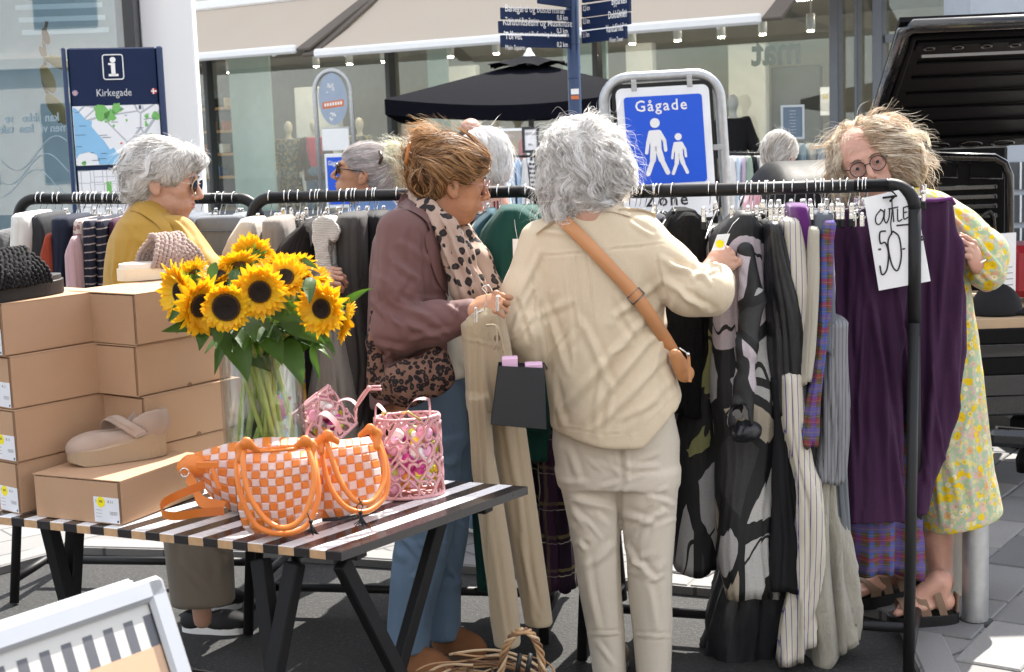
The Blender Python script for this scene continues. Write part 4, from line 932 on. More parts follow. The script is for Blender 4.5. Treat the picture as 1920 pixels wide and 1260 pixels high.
MB().box([dz0[0]+.12, 6.52, dz0[2]-.24], .54, .5, .17, bev=.01).build('drawer_box', M_vb, veh)
for k, (y0, y1) in enumerate(((618, 642), (645, 668), (671, 700), (703, 740))): bx_px(1832, y0, 2010, y1, 5.985, .03, 'drawer_front', M_vb if k % 2 else M_vi, bev=.008)
bx_px(1905, 760, 2100, 1000, 6.9, .9, 'wheel_block', M_vi, bev=.08)
q = MB(); q.bar(P(1850, 820, 5.95), P(2010, 828, 5.95), .06, .07, bev=.02); q.bar(P(1868, 806, 6.0), P(1940, 812, 6.0), .03, .03); q.build('tow_bar', M_vb, veh)
q = MB(); q.lathe([P(1925, 862, 6.0)[0], 6.0, P(1925, 862, 6.0)[2]-.05], [(0, 0), (.04, .0), (.045, .05), (.02, .12)], 12); q.build('jockey_wheel', M_vi, veh, True)
# things on the deck
zc = dz0[2]
def cap(cx, cy, z):
    t = thing('cap', 'black baseball cap lying on the plywood deck of the van', 'cap', (cx, cy, z))
    f = Field([cx-.16, cy-.16, z-.02], [cx+.26, cy+.16, z+.16], .005); f.ell((cx, cy, z+.01), (.105, .09, .12), k=.01); f.plane((cx, cy, z), (0, 0, -1)); V, q = f.mesh(); obj('crown', V, q, M_blk, t, True)
    f = Field([cx-.16, cy-.16, z-.03], [cx+.26, cy+.16, z+.1], .004); f.ell((cx+.085, cy, z+.012), (.12, .08, .010), k=.005); V, q = f.mesh(); obj('peak', V, q, M_blk, t, True)
    MB().ball((cx, cy, z+.131), (.008, .008, .004), 8).build('button', M_blk, t, True)
cc = P(1868, 592, 6.12); cap(cc[0], 6.12, zc)
tag(bx_px(1898, 462, 2000, 556, 6.4, .3, 'red_case', plain('red case', (.30, .012, .02), .4), None, .03), 'dark red hard case standing at the back of the van deck', 'case')
bc = P(1889, 520, 6.3)
o = MB().box([bc[0], 6.3, zc+.16], .04, .004, .16, [unit([1, .4, 0]), unit([-.4, 1, 0]), [0, 0, 1]]).build('printed_leaflet', M_card, None); tag(o, 'printed paper leaflet upright beside the red case', 'leaflet')
for k in range(9): MB().box([bc[0]-.001*k, 6.294, zc+.05+.025*k], .03, .0006, .002, [unit([1, .4, 0]), unit([-.4, 1, 0]), [0, 0, 1]]).build('print_line', plain('grey ink', (.3, .3, .32), .6), o)
# louvred black hood left of the seller
lh0, lh1 = P(1427, 300, 7.2), P(1600, 300, 7.2); lhz = lh0[2]-.02
hood = thing('louvred_body', 'glossy black rounded vehicle body with horizontal louvres behind the seller', 'vehicle part', [(lh0[0]+lh1[0])/2, 7.5, 0])
prof = [(7.2+.45-.45*math.cos(a), lhz-.22+.22*math.sin(a)) for a in np.linspace(0, math.pi, 15)]
V = np.array([[[x, y, z-.20*(1-((t-.0)/.25))**2*(t < .25)] for y, z in [(7.2, .35)]+prof+[(8.1, .35)]] for t, x in [(t, lh0[0]+(lh1[0]-lh0[0])*t*1.25) for t in np.linspace(0, 1, 16)]])
MB().grid(V).build('shell', M_vi, hood, True)
q = MB(); q.prism([[lh0[0]+.004, y, z-.20] for y, z in [(7.2, .5)]+prof+[(8.1, .5)]], (1, 0, 0), .02); q.build('end_panel', M_vb, hood)
for k in range(9): 
    a = P(1462, 402+9*k, 7.18); b = P(1600, 398+9*k, 7.18); MB().bar([a[0], 7.185, a[2]], [b[0], 7.185, b[2]], .012, .012, bev=.003).build('louvre', M_chrome if k < 5 else M_vb, hood)
# far right grey building strip
fb = thing('far_house', 'pale grey house with barred windows at the far right edge', 'building', [6.6, 17, 0])
a = P(1880, 300, 16.0); MB().box([a[0]+1.5, 17, 3], 1.7, .5, 3).build('wall', plain('grey house', (.36, .40, .45), .8), fb)
for k in range(3):
    c = P(1908, 330+62*k, 16.4); w_ = MB().box([c[0]+.05, 16.48, c[2]], .20, .02, .15).build('window', M_od, fb); MB().box([c[0]+.05, 16.45, c[2]], .008, .01, .15).build('glazing_bar', M_white, w_)
# bollard, bucket
bp_ = G(1828, 1166, ZP); bl = thing('bollard', 'plain galvanised steel bollard on the paving beside the seller', 'bollard', bp_)
bzt = .98
MB().lathe(bp_, [(.0405, 0), (.0405, .43), (.038, .445), (.0, .446)], 24).build('post', M_galv, bl, True)
q = MB(); q.lathe(bp_, [(.06, 0), (.058, .006), (.042, .01)], 20); q.build('collar', M_asph, bl, True)
bk = G(1768, 1150, ZP); bk = np.array([bk[0]+.06, bk[1]+.26, ZP]); bu = thing('plastic_tub', 'translucent white plastic tub with a wire handle behind the seller', 'tub', bk)
g = NG('milky plastic'); M_milk = g.pbr((.80, .66, .56), .35, None, **{'Transmission Weight': .25, 'Subsurface Weight': .3, 'Subsurface Scale': .1})
MB().lathe(bk, [(.0, .01), (.12, .0), (.128, .01), (.15, .40), (.156, .40), (.156, .415), (.148, .415), (.125, .03), (0, .03)], 32).build('tub', M_milk, bu, True)
MB().tube(arc(bk+[0, -.02, .40], .155, 180, 360, 16, (1, 0, 0), (0, -.35, 1), ry=.10), .0025, 6).build('handle', M_chrome, bu, True)
MB().lathe(bk, [(.0, .03), (.11, .03), (.135, .46), (0, .46)], 20).build('orange_content', plain('orange fabric', (.65, .22, .06), .8), bu, True)
# ------------------------------------------------------------------ clothes racks
RK = {}
def rack(key, label, pL, pR, YL, YR, bend=.07, r=.0195, aframe=True, left_end=True, footL=.03, footR=.03):
    A, B = P(pL[0], pL[1], YL), P(pR[0], pR[1], YR); RK[key] = (A, B, r)
    d = unit(B-A); nh = unit(np.cross([0, 0, 1], d)); t = thing('clothes_rack', label, 'clothes rack', [(A[0]+B[0])/2, (A[1]+B[1])/2, 0])
    dn = np.array([0, 0, -1.0])
    def corner(E, s, zf):
        return [E-d*s*.10, ]+[E+d*s*bend*math.sin(a)+dn*bend*(1-math.cos(a)) for a in np.linspace(0, math.pi/2, 8)]
    hi = [A]+[B]; MB().tube([A, (A+B)/2, B], r, 16).build('rail', M_black, t, True)
    for E, s in ((A, -1), (B, 1)):
        c = corner(E, s, 0); q = MB(); q.tube(c, r, 16); e = c[-1]
        q.build('bend', M_black, t, True)
        q = MB(); sp = np.array([e[0], e[1], .98]); q.tube([e, sp], r, 14); q.build('post', M_black, t, True)
        for s2 in (-1, 1):
            ft = np.array([e[0]+nh[0]*s2*.26+d[0]*s*.0, e[1]+nh[1]*s2*.26, ZP*(s2 > 0)+.006]); q = MB(); q.tube([sp+nh*s2*.012+[0, 0, .04], ft], r*.86, 12); q.build('leg', M_black, t, True)
        q = MB(); a = np.array([e[0]-nh[0]*.245, e[1]-nh[1]*.245, .09]); b = np.array([e[0]+nh[0]*.245, e[1]+nh[1]*.245, .09]); q.tube([a, b], r*.8, 12); q.build('cross_bar', M_black, t, True)
    eA, eB = A-d*bend, B+d*bend; q = MB(); q.tube([[eA[0], eA[1], .09], [eB[0], eB[1], .09]], r*.8, 12); q.build('base_bar', M_black, t, True)
    return t
rack('right', 'right black clothes rack whose end post carries the OUTLET price sign', (1150, 361), (1668, 347), 4.62, 4.36)
rack('middle', 'middle black clothes rack behind the sunflowers and the woman in the brown blazer', (508, 371), (978, 359), 4.98, 4.82)
rack('left', 'left black clothes rack behind the shoe boxes and the woman in mustard', (66, 373), (448, 372), 5.42, 5.30)
def rail_pt(key, px):
    A, B, r = RK[key]; lo, hi = -.2, 1.2
    for _ in range(30):
        m = (lo+hi)/2
        if proj(A+(B-A)*m)[0] < px: lo = m
        else: hi = m
    return A+(B-A)*lo, unit(B-A), r
HS = {}
def hanger(key, px, kind, label, yaw=0.0, tilt=0.0, drop=.066, hw=.17):
    """kind: clip (chrome bar with two clips), coat (black shaped arms), wire"""
    c, d, r = rail_pt(key, px); t = thing('clothes_hanger', label, 'hanger', c+[0, 0, -.10])
    nh = unit(np.cross([0, 0, 1], d)); ca, sa = math.cos(yaw), math.sin(yaw); h = nh*ca+d*sa; dd = d*ca-nh*sa
    R_ = r+.004
    hook = [c+h*R_*math.cos(a)*1.0+np.array([0, 0, R_*math.sin(a)])+dd*tilt*.01 for a in np.linspace(math.radians(205), math.radians(-10), 12)]+[c+h*(R_*.9)+[0, 0, -.022], c+h*(.004)+[0, 0, -.045], c+[0, 0, -.055], c+[0, 0, -drop+.004]]
    MB().tube(hook, .0017 if kind != 'coat' else .0019, 6).build('hook', M_chrome, t, True)
    b = c+[0, 0, -drop]
    if kind == 'clip':
        MB().tube([b-h*hw, b+h*hw], .0022, 6).build('bar', M_chrome, t, True)
        for s in (-1, 1):
            e = b+h*s*hw*.9; q = MB(); q.bar(e+[0, 0, .016], e+[0, 0, -.022], .014, .010, up=h, bev=.002); q.ball(e+[0, 0, .018], (.007, .007, .007), 8); q.bar(e+h*.006+[0, 0, .024], e-h*.004+[0, 0, -.01], .010, .004, up=h)
            cl = q.build('clip', M_chrome, t, False)
            MB().bar(e+[0, 0, -.02], e+[0, 0, -.044], .017, .014, up=h, bev=.003).build('grip', M_black, cl)
    else:
        pts = [b-h*.20+[0, 0, -.065], b-h*.12+[0, 0, -.03], b-h*.03+[0, 0, .002], b, b+h*.03+[0, 0, .002], b+h*.12+[0, 0, -.03], b+h*.20+[0, 0, -.065]]
        MB().tube(smoothpath(pts, 4), .006 if kind == 'coat' else .0022, 8).build('arm', M_black if kind == 'coat' else M_chrome, t, True)
    return t
def hang(key, px, kind, name, cat, label, mat, R, Y, dep, zb=None, hk=None, **k):
    o = drape(name, label, cat, mat, R, Y, dep, zb=zb, **k)
    hanger(key, px, kind, ('chrome clip hanger' if kind == 'clip' else 'shaped black hanger' if kind == 'coat' else 'thin wire hanger')+' holding the '+(hk or ' '.join(label.split(' on ')[0].split(' between ')[0].split(' hanging')[0].split(' behind ')[0].split()[:11])), yaw=(hash_(px) % 7-3)*.07)
    return o
def hash_(x): return int(x*37) % 101
C_ = cloth
M_char = C_('charcoal wool', (.035, .037, .042), weave=260, wb=.6); M_tweed = C_('dark tweed', (.055, .052, .050), weave=180, wb=.9, var=.4); M_gtweed = C_('pale grey tweed', (.26, .25, .235), weave=240, wb=.9, var=.25)
M_grey = C_('grey suiting', (.15, .165, .185), weave=500, wb=.15, wr=.2); M_grey2 = C_('blue grey suiting', (.11, .125, .15), weave=500, wb=.15, wr=.2); M_wjean = C_('off white denim', (.60, .59, .56)); M_navy_c = C_('navy cloth', (.012, .016, .032)); M_rust = C_('rust red wool', (.28, .045, .022), wr=.25)
M_pinkb = C_('dusty pink satin', (.46, .30, .33), rough=.5); M_grknit = C_('grey knit', (.12, .12, .125), knit=70, wr=.2); M_print = leopard('pink print', (.50, .42, .38), (.25, .14, .14), (.5, .42, .38), 45); M_nb = stripes('navy broken stripe', (.015, .018, .035), (.35, .30, .30), 38, .16, 2); M_burg = C_('burgundy', (.09, .012, .02)); M_purp_d = C_('dark plum', (.045, .010, .035))
L = 'left'
hang(L, 72, 'coat', 'knitted_coat', 'coat', 'grey knitted coat at the outer left end of the left rack', M_grknit, [(432, 18, 44), (446, 4, 50), (480, -10, 52), (560, -14, 56)], 5.36, .22, zb=.6, seed=1, freq=14)
hang(L, 82, 'clip', 'white_jeans', 'trousers', 'off white jeans hanging beside the left rack post', M_wjean, [(402, 44, 82), (425, 43, 84), (500, 42, 80)], 5.12, .17, zb=.62, seed=2)
hang(L, 101, 'clip', 'charcoal_trousers', 'trousers', 'charcoal trousers between the white jeans and the rust skirt', M_char, [(404, 66, 108), (430, 70, 114), (520, 68, 112)], 5.16, .16, zb=.55, seed=3)
hang(L, 112, 'wire', 'rust_skirt', 'skirt', 'rust red skirt whose hem shows under the left table', M_rust, [(440, 100, 122), (470, 90, 126), (540, 84, 130), (700, 96, 146)], 5.10, .15, zb=.40, seed=4, freq=12, amp=.01)
hang(L, 141, 'clip', 'navy_trousers', 'trousers', 'navy black trousers between the rust skirt and the pink blouse', M_navy_c, [(408, 114, 160), (450, 115, 158), (540, 118, 156)], 5.12, .16, zb=.45, seed=5)
hang(L, 146, 'wire', 'pink_satin_blouse', 'blouse', 'dusty pink satin blouse hanging left of the printed shirt', M_pinkb, [(445, 148, 162), (470, 135, 168), (545, 138, 170)], 5.0, .12, zb=.75, seed=6, freq=18)
hang(L, 152, 'clip', 'printed_shirt', 'shirt', 'pink speckled shirt peeking above the dusty pink blouse', M_print, [(414, 152, 178), (440, 150, 180), (520, 160, 184)], 5.06, .12, zb=.7, seed=7)
hang(L, 167, 'clip', 'striped_trousers', 'trousers', 'navy trousers with broken pale stripes on the left rack', M_nb, [(412, 174, 200), (445, 174, 200), (540, 177, 202)], 5.08, .16, zb=.5, seed=8, freq=40)
hang(L, 176, 'clip', 'dark_patterned_skirt', 'skirt', 'darker skirt with faint stripes right of the broken stripe trousers', M_nb, [(410, 198, 222), (445, 198, 222), (540, 201, 226)], 5.12, .17, zb=.42, seed=9, freq=36)
hang(L, 195, 'clip', 'plum_dress', 'dress', 'dark plum dress half hidden behind the mustard shirt', M_purp_d, [(412, 222, 244), (445, 222, 246), (540, 225, 250)], 5.15, .17, zb=.36, seed=10)
hang(L, 200, 'clip', 'burgundy_skirt', 'skirt', 'burgundy skirt hanging next to the plum dress', M_burg, [(412, 240, 262), (445, 240, 264), (540, 243, 268)], 5.18, .17, zb=.40, seed=11)
hang(L, 230, 'clip', 'black_trousers', 'trousers', 'black trousers behind the woman in the mustard shirt', M_blk, [(412, 262, 330), (445, 262, 330), (540, 266, 334)], 5.3, .17, zb=.35, seed=12)
hang(L, 375, 'clip', 'narrow_grey_trousers', 'trousers', 'narrow blue grey trousers just right of the older woman\'s chin', M_grey2, [(404, 330, 360), (440, 330, 362), (520, 334, 366)], 5.12, .16, zb=.45, seed=13)
hang(L, 410, 'clip', 'folded_grey_trousers', 'trousers', 'second pair of blue grey trousers on the left rack', M_grey2, [(407, 350, 384), (440, 350, 384), (520, 353, 388)], 5.05, .14, zb=.45, seed=14)
o = hang(L, 420, 'clip', 'wide_grey_trousers', 'trousers', 'wide pale grey trousers clipped facing forward on the left rack', M_grey, [(410, 366, 468), (420, 366, 470), (520, 364, 474)], 4.97, .05, zb=.45, seed=15, freq=9, amp=.006)
mb = MB(); mb.tube([P(x, 433, 4.912)+[0, 0, 0] for x in np.linspace(372, 462, 8)], .0022, 5); mb.build('waist_seam', M_grey2, o, True)
hang(L, 440, 'clip', 'last_grey_trousers', 'trousers', 'grey trousers at the right end of the left rack', M_grey, [(404, 440, 476), (430, 438, 478)], 5.2, .15, zb=.5, seed=16)
K = 'middle'
M_cream = C_('cream crepe', (.50, .45, .38)); M_taupe = C_('taupe twill', (.22, .19, .165)); M_bknit = C_('black brown knit', (.016, .013, .012), knit=90, wb=.6); M_wknit = C_('chunky ecru knit', (.55, .52, .48), knit=60, wb=.8, wr=.5)
M_flrd = floral('bright floral', [(.60, .52, .40), (.75, .70, .62), (.45, .05, .10)], [(9.0, .45, [(.62, .06, .12), (.08, .20, .55), (.7, .45, .1), (.60, .15, .25)]), (15.0, .3, [(.05, .18, .08), (.10, .25, .60), (.65, .1, .18)])], 7)
M_teal = C_('bottle green wool', (.010, .062, .052), wr=.3, weave=300, wb=.6); M_teal2 = C_('petrol wool', (.012, .060, .085), wr=.3)
hang(K, 506, 'clip', 'cream_blouse', 'blouse', 'cream crepe blouse at the left end of the middle rack', M_cream, [(414, 456, 494), (440, 440, 500), (470, 424, 508), (560, 420, 515)], 4.78, .13, zb=.75, seed=20, freq=22, amp=.009)
tg = MB().prism([P(x, y, 4.60) for x, y in ((466, 442), (500, 462), (486, 490), (452, 470))], (0, 1, 0), .002).build('swing_tag', plain('mauve card', (.38, .24, .34), .6), None); tag(tg, 'mauve card tag hanging by the cream blouse above the sunflowers', 'tag')
hang(K, 534, 'clip', 'taupe_trousers', 'trousers', 'taupe twill trousers beside the cream blouse', M_taupe, [(412, 500, 548), (430, 500, 552), (700, 508, 566)], 4.74, .15, zb=.5, seed=21, freq=16)
hang(K, 560, 'coat', 'dark_knit_jumper', 'jumper', 'black brown knit jumper with a rounded shoulder in the middle rack', M_bknit, [(418, 572, 596), (436, 548, 602), (462, 524, 606), (510, 512, 610), (700, 518, 612)], 4.70, .2, zb=.72, seed=22, freq=12, amp=.007)
hang(K, 585, 'clip', 'floral_dress', 'dress', 'bright floral dress seen through and behind the glass vase', M_flrd, [(520, 530, 560), (640, 524, 566), (760, 524, 576), (860, 524, 586)], 4.50, .12, zb=.45, seed=23, freq=18, amp=.01)
o = hang(K, 615, 'wire', 'ecru_jumper', 'jumper', 'ecru jumper with thick knotted sleeves hanging behind the sunflowers', M_wknit, [(412, 604, 630), (424, 600, 638), (445, 602, 636), (470, 606, 630)], 4.62, .09, zb=1.0, seed=24, freq=16, amp=.008)
f = Field(P(585, 540, 4.6)-[.02, .12, .02], P(645, 405, 4.4)+[.02, .25, .02], .005); f.chain([P(605, 425, 4.5), P(600, 450, 4.48), P(606, 490, 4.48), P(612, 535, 4.48)], [.025, .022, .021, .02], .01); f.ell(P(606, 424, 4.5), (.030, .04, .030), k=.01); f.ell(P(626, 434, 4.5), (.018, .03, .030), k=.006); f.ell(P(616, 416, 4.46), (.024, .03, .016), k=.006)
V, q = f.mesh(); V = folds(V, q, amp=.006, scale=34, stretch=(1, 1, 1)); obj('knotted_sleeve', V, q, M_wknit, o, True)
hang(K, 640, 'clip', 'grey_tweed_trousers', 'trousers', 'pale grey tweed trousers hanging below the knotted jumper', M_gtweed, [(500, 604, 640), (620, 596, 656), (700, 586, 672), (820, 576, 690)], 4.60, .12, zb=.55, seed=25, freq=11, amp=.010)
hang(K, 655, 'wire', 'white_shirt', 'shirt', 'white shirt edge showing left of the dark tweed trousers', M_wht, [(450, 626, 640), (560, 622, 645)], 4.68, .13, zb=.8, seed=26)
hang(K, 662, 'clip', 'dark_tweed_trousers', 'trousers', 'dark tweed trousers with turned waist left of the brown blazer', M_tweed, [(405, 638, 694), (425, 636, 694), (600, 640, 690), (760, 642, 694)], 4.66, .15, zb=.42, seed=27, freq=16, amp=.010)
hang(K, 700, 'clip', 'black_skirt', 'skirt', 'black skirt tight against the back of the brown blazer', M_blk, [(402, 684, 730), (430, 684, 735), (760, 684, 735)], 4.75, .17, zb=.36, seed=28)
hang(K, 600, 'clip', 'long_black_dress', 'dress', 'long black dress whose hem hangs low between the trestle legs', M_blk, [(440, 600, 660), (700, 604, 664)], 4.95, .17, zb=.26, seed=29)
hang(K, 545, 'clip', 'black_wide_trousers', 'trousers', 'black wide trousers hidden behind the vase and sunflowers', M_blk, [(420, 540, 604), (700, 548, 612)], 4.98, .17, zb=.42, seed=30)
hang(K, 745, 'coat', 'plum_jacket', 'jacket', 'plum jacket hidden behind the woman in the brown blazer', M_purp_d, [(402, 730, 800), (700, 738, 812)], 4.95, .2, zb=.45, seed=31)
hang(K, 915, 'coat', 'petrol_jumper', 'jumper', 'petrol blue jumper left of the bottle green one', M_teal2, [(398, 912, 930), (412, 892, 934), (440, 874, 930), (500, 868, 926)], 4.72, .16, zb=.8, seed=32, freq=10, amp=.006)
o = hang(K, 935, 'coat', 'green_jumper', 'jumper', 'bottle green wool jumper in front on the right end of the middle rack', M_teal, [(392, 936, 986), (402, 926, 1004), (425, 906, 1016), (455, 896, 1020), (520, 898, 1015)], 4.58, .14, zb=.72, seed=33, freq=8, amp=.008)
hang(K, 958, 'coat', 'second_green_jumper', 'jumper', 'second bottle green jumper against the cream shirt\'s shoulder', M_teal, [(392, 968, 1012), (405, 958, 1026), (430, 955, 1032), (520, 955, 1030)], 4.70, .16, zb=.6, seed=34, freq=9)
tg = MB().prism([P(x, y, 4.40) for x, y in ((961, 448), (979, 448), (979, 486), (962, 486))], (0, 1, 0), .001).build('price_tag', M_card, None); tag(tg, 'white price tag hanging on the bottle green jumper', 'tag')
MB().tube([P(970, 448, 4.40), P(966, 425, 4.42), P(964, 405, 4.45)], .0008, 4).build('string', M_whitetxt, tg, True)
hang(K, 890, 'clip', 'dark_teal_dress', 'dress', 'long dark teal dress behind the held khaki trousers', M_teal, [(500, 874, 912), (800, 878, 920)], 4.75, .16, zb=.17, seed=35, freq=16)
hang(K, 905, 'clip', 'black_long_skirt', 'skirt', 'long black skirt between khaki trouser legs and dark teal dress', M_blk, [(500, 910, 1000), (800, 916, 1010)], 4.86, .18, zb=.25, seed=36)
M_plaidp = plaid('plum tartan', (.022, .012, .026), [(0, 9, .10, (.25, .22, .08), .5), (0, 9.0, .03, (.4, .38, .3), .9), (2, 9, .10, (.25, .22, .08), .5), (2, 9.0, .03, (.4, .38, .3), .9), (0, 9.0, .4, (.05, .02, .05), .6)])
hang(K, 985, 'clip', 'tartan_trousers', 'trousers', 'plum tartan trousers with yellow lines beside the cream trousers', M_plaidp, [(500, 996, 1050), (830, 1004, 1062), (1000, 1016, 1078)], 4.70, .15, zb=.17, seed=37, freq=14, amp=.010)
hang(K, 870, 'wire', 'tagged_coat', 'coat', 'dark coat behind the blazer woman\'s chin with a red striped label', M_navy_c, [(400, 850, 900), (500, 852, 905)], 5.0, .18, zb=.4, seed=38)
tg = MB().prism([P(x, y, 4.86) for x, y in ((922, 378), (934, 376), (940, 394), (928, 397))], (0, 1, 0), .002).build('striped_label', stripes('red white stripe', (.7, .7, .7), (.55, .03, .04), 90, .5, 0, wr=.0), None); tag(tg, 'small red and white striped paper label below the middle rail', 'label')
RT_ = 'right'
M_abs1 = abstract('bold patched jacquard', 6.5, 3.3); M_abs2 = abstract('patched jacquard second', 5.0, 6.2); M_fur = C_('black shaggy wool', (.010, .010, .011), rough=.9, knit=120, wb=1.0, wr=.9, wscale=40, wd=.03)
M_cstr = stripes('cream shirting blue stripe', (.58, .54, .45), (.10, .09, .30), 62, .13, 0, wr=.5); M_velv = C_('violet velvet', (.11, .015, .15), sheen=1.0); M_beige = C_('oatmeal rib', (.42, .39, .32), wb=.6); M_bplaid = plaid('multicolour check', (.10, .075, .045), [(0, 30, .45, (.05, .10, .38), .8), (2, 30, .45, (.26, .03, .05), .7), (0, 15, .3, (.16, .04, .16), .6), (2, 15, .35, (.06, .12, .35), .55), (2, 60, .12, (.18, .17, .07), .7)])
M_gstr = stripes('grey pinstripe', (.22, .225, .24), (.10, .10, .11), 90, .2, 0); M_linen = C_('stone linen', (.34, .32, .27), wr=.7, wscale=14, wd=.03); M_bsat = C_('black satin', (.012, .013, .016), rough=.38, sheen=.1, spec=.5, wr=.6)
hang(RT_, 1262, 'coat', 'shaggy_black_jacket', 'jacket', 'shaggy black jacket right of the cream shirt\'s shoulder', M_fur, [(398, 1262, 1300), (410, 1245, 1318), (440, 1235, 1328), (520, 1236, 1326), (600, 1240, 1322)], 4.62, .18, zb=.75, seed=40, freq=30, amp=.008)
hang(RT_, 1225, 'clip', 'black_gown', 'dress', 'long black dress hidden between cream trousers and patterned coats', M_blk, [(470, 1236, 1300), (900, 1236, 1310)], 4.72, .15, zb=.33, seed=41, freq=20)
hang(RT_, 1345, 'wire', 'silver_patterned_coat', 'coat', 'bold patterned coat in silver, sand and black, the one behind', M_abs2, [(430, 1318, 1372), (470, 1296, 1390), (600, 1290, 1400), (800, 1262, 1400), (1000, 1256, 1376), (1060, 1258, 1372)], 4.55, .10, seed=42, freq=9, amp=.010)
coat = hang(RT_, 1330, 'clip', 'abstract_coat', 'coat', 'boldly outlined patchwork coat in silver, lilac and olive, held by the shopper', M_abs1, [(402, 1374, 1408), (412, 1352, 1424), (450, 1332, 1432), (520, 1342, 1434), (700, 1338, 1438), (900, 1346, 1446), (1108, 1366, 1456)], 4.38, .085, seed=43, freq=10, amp=.012)
f = Field(P(1340, 830, 4.3)-[.06, .15, .06], P(1440, 440, 4.3)+[.06, .15, .06], .006); f.chain([P(1398, 470, 4.27), P(1410, 560, 4.26), P(1400, 650, 4.24), P(1396, 720, 4.23), P(1388, 792, 4.21)], [.026, .034, .030, .028, .038], .02, sq=((0, 1, 0), .8)); f.cone(P(1388, 770, 4.21), P(1390, 840, 4.21), .024, .042, .004, 'sub'); f.plane(P(1388, 800, 4.21), (.15, -.1, -1))
V, q = f.mesh(); V = folds(V, q, rstrokes(4, 1360, 480, 1430, 780, 14, 80, 30, 60, 7, 5), amp=.003); obj('sleeve', V, q, abstract('sleeve jacquard', 7.0, 21.5), coat, True)
f = Field(P(1350, 850, 4.3)-[.05, .12, .05], P(1440, 780, 4.3)+[.05, .12, .05], .006); f.ell(P(1398, 808, 4.23), (.045, .035, .03), k=.01); V, q = f.mesh(); V = folds(V, q, amp=.010, scale=40, stretch=(1, 1, 1)); obj('lining', V, q, M_bsat, coat, True)
hang(RT_, 1402, 'clip', 'black_ruffle_skirt', 'skirt', 'long black skirt with ruffles hanging lowest behind the patchwork coat', M_bsat, [(700, 1400, 1480), (900, 1396, 1484), (1060, 1360, 1474), (1160, 1336, 1462), (1246, 1322, 1450)], 4.46, .12, seed=44, freq=34, amp=.014)
hang(RT_, 1440, 'clip', 'black_satin_blouse', 'blouse', 'black satin blouse right of the patchwork coat', M_bsat, [(420, 1432, 1456), (470, 1434, 1466), (560, 1436, 1486), (660, 1436, 1500), (745, 1440, 1512), (772, 1444, 1500)], 4.33, .09, seed=45, freq=16, amp=.010)
hang(RT_, 1424, 'clip', 'black_trousers', 'trousers', 'black ruffled trousers below the black satin blouse', M_blk, [(700, 1430, 1476), (900, 1434, 1486), (1000, 1436, 1496), (1090, 1434, 1490)], 4.38, .12, seed=46, freq=30, amp=.012)
hang(RT_, 1452, 'clip', 'striped_shirt', 'shirt', 'cream shirt with fine blue stripes, its sleeve right of the satin blouse', M_cstr, [(412, 1448, 1488), (440, 1456, 1492), (500, 1468, 1498), (600, 1484, 1506), (680, 1494, 1504)], 4.37, .12, seed=47, freq=24, amp=.010)
hang(RT_, 1470, 'clip', 'striped_trousers', 'trousers', 'long cream blue striped trousers twisting to the ground', M_cstr, [(700, 1462, 1500), (790, 1464, 1502), (860, 1478, 1506), (930, 1492, 1530), (1000, 1494, 1526), (1090, 1484, 1516), (1160, 1466, 1510), (1225, 1450, 1516)], 4.30, .07, seed=48, freq=24, amp=.014, slant=.03)
hang(RT_, 1488, 'clip', 'velvet_top', 'top', 'violet velvet top with a bright edge under the rail', M_velv, [(388, 1478, 1508), (410, 1482, 1514), (450, 1486, 1516), (500, 1494, 1516), (560, 1500, 1514)], 4.36, .10, seed=49, freq=26, amp=.010)
hang(RT_, 1512, 'clip', 'oatmeal_rib_top', 'top', 'narrow oatmeal ribbed top left of the checked shirt', M_beige, [(430, 1512, 1530), (500, 1508, 1528), (600, 1500, 1521), (708, 1488, 1510)], 4.29, .08, seed=50, freq=14, amp=.004)
hang(RT_, 1528, 'clip', 'grey_pinstripe_top', 'top', 'grey top hanging high between oatmeal top and purple trousers', M_grey2, [(400, 1516, 1552), (430, 1518, 1552), (500, 1520, 1548)], 4.36, .12, zb=.95, seed=51, freq=24, amp=.008)
hang(RT_, 1545, 'clip', 'checked_shirt', 'shirt', 'narrow multicolour checked shirt left of the purple trousers', M_bplaid, [(418, 1536, 1562), (450, 1530, 1556), (600, 1522, 1548), (700, 1514, 1542), (800, 1496, 1538), (830, 1490, 1532)], 4.28, .07, seed=52, freq=16, amp=.004)
hang(RT_, 1560, 'clip', 'frayed_grey_skirt', 'skirt', 'grey pinstriped skirt with frayed hem below the checked shirt', M_gstr, [(600, 1530, 1585), (880, 1520, 1582), (896, 1519, 1580)], 4.34, .10, seed=53, freq=20, amp=.006)
hang(RT_, 1575, 'clip', 'grey_trousers', 'trousers', 'plain grey trouser leg right of the stone linen trousers', M_grey, [(700, 1545, 1580), (1056, 1550, 1580)], 4.40, .08, seed=54, freq=12, amp=.004)
hang(RT_, 1590, 'clip', 'stone_linen_trousers', 'trousers', 'long crumpled stone linen trousers almost touching the ground', M_linen, [(800, 1530, 1565), (950, 1522, 1568), (1050, 1510, 1592), (1150, 1512, 1600), (1218, 1518, 1602)], 4.36, .09, seed=55, freq=24, amp=.018, slant=.05)
hang(RT_, 1620, 'clip', 'checked_dress', 'dress', 'multicolour checked dress whose crinkled hem shows below the purple trousers', M_bplaid, [(500, 1570, 1680), (900, 1576, 1706), (1000, 1578, 1716), (1065, 1582, 1712)], 4.56, .10, seed=56, freq=26, amp=.020, slant=-.02)
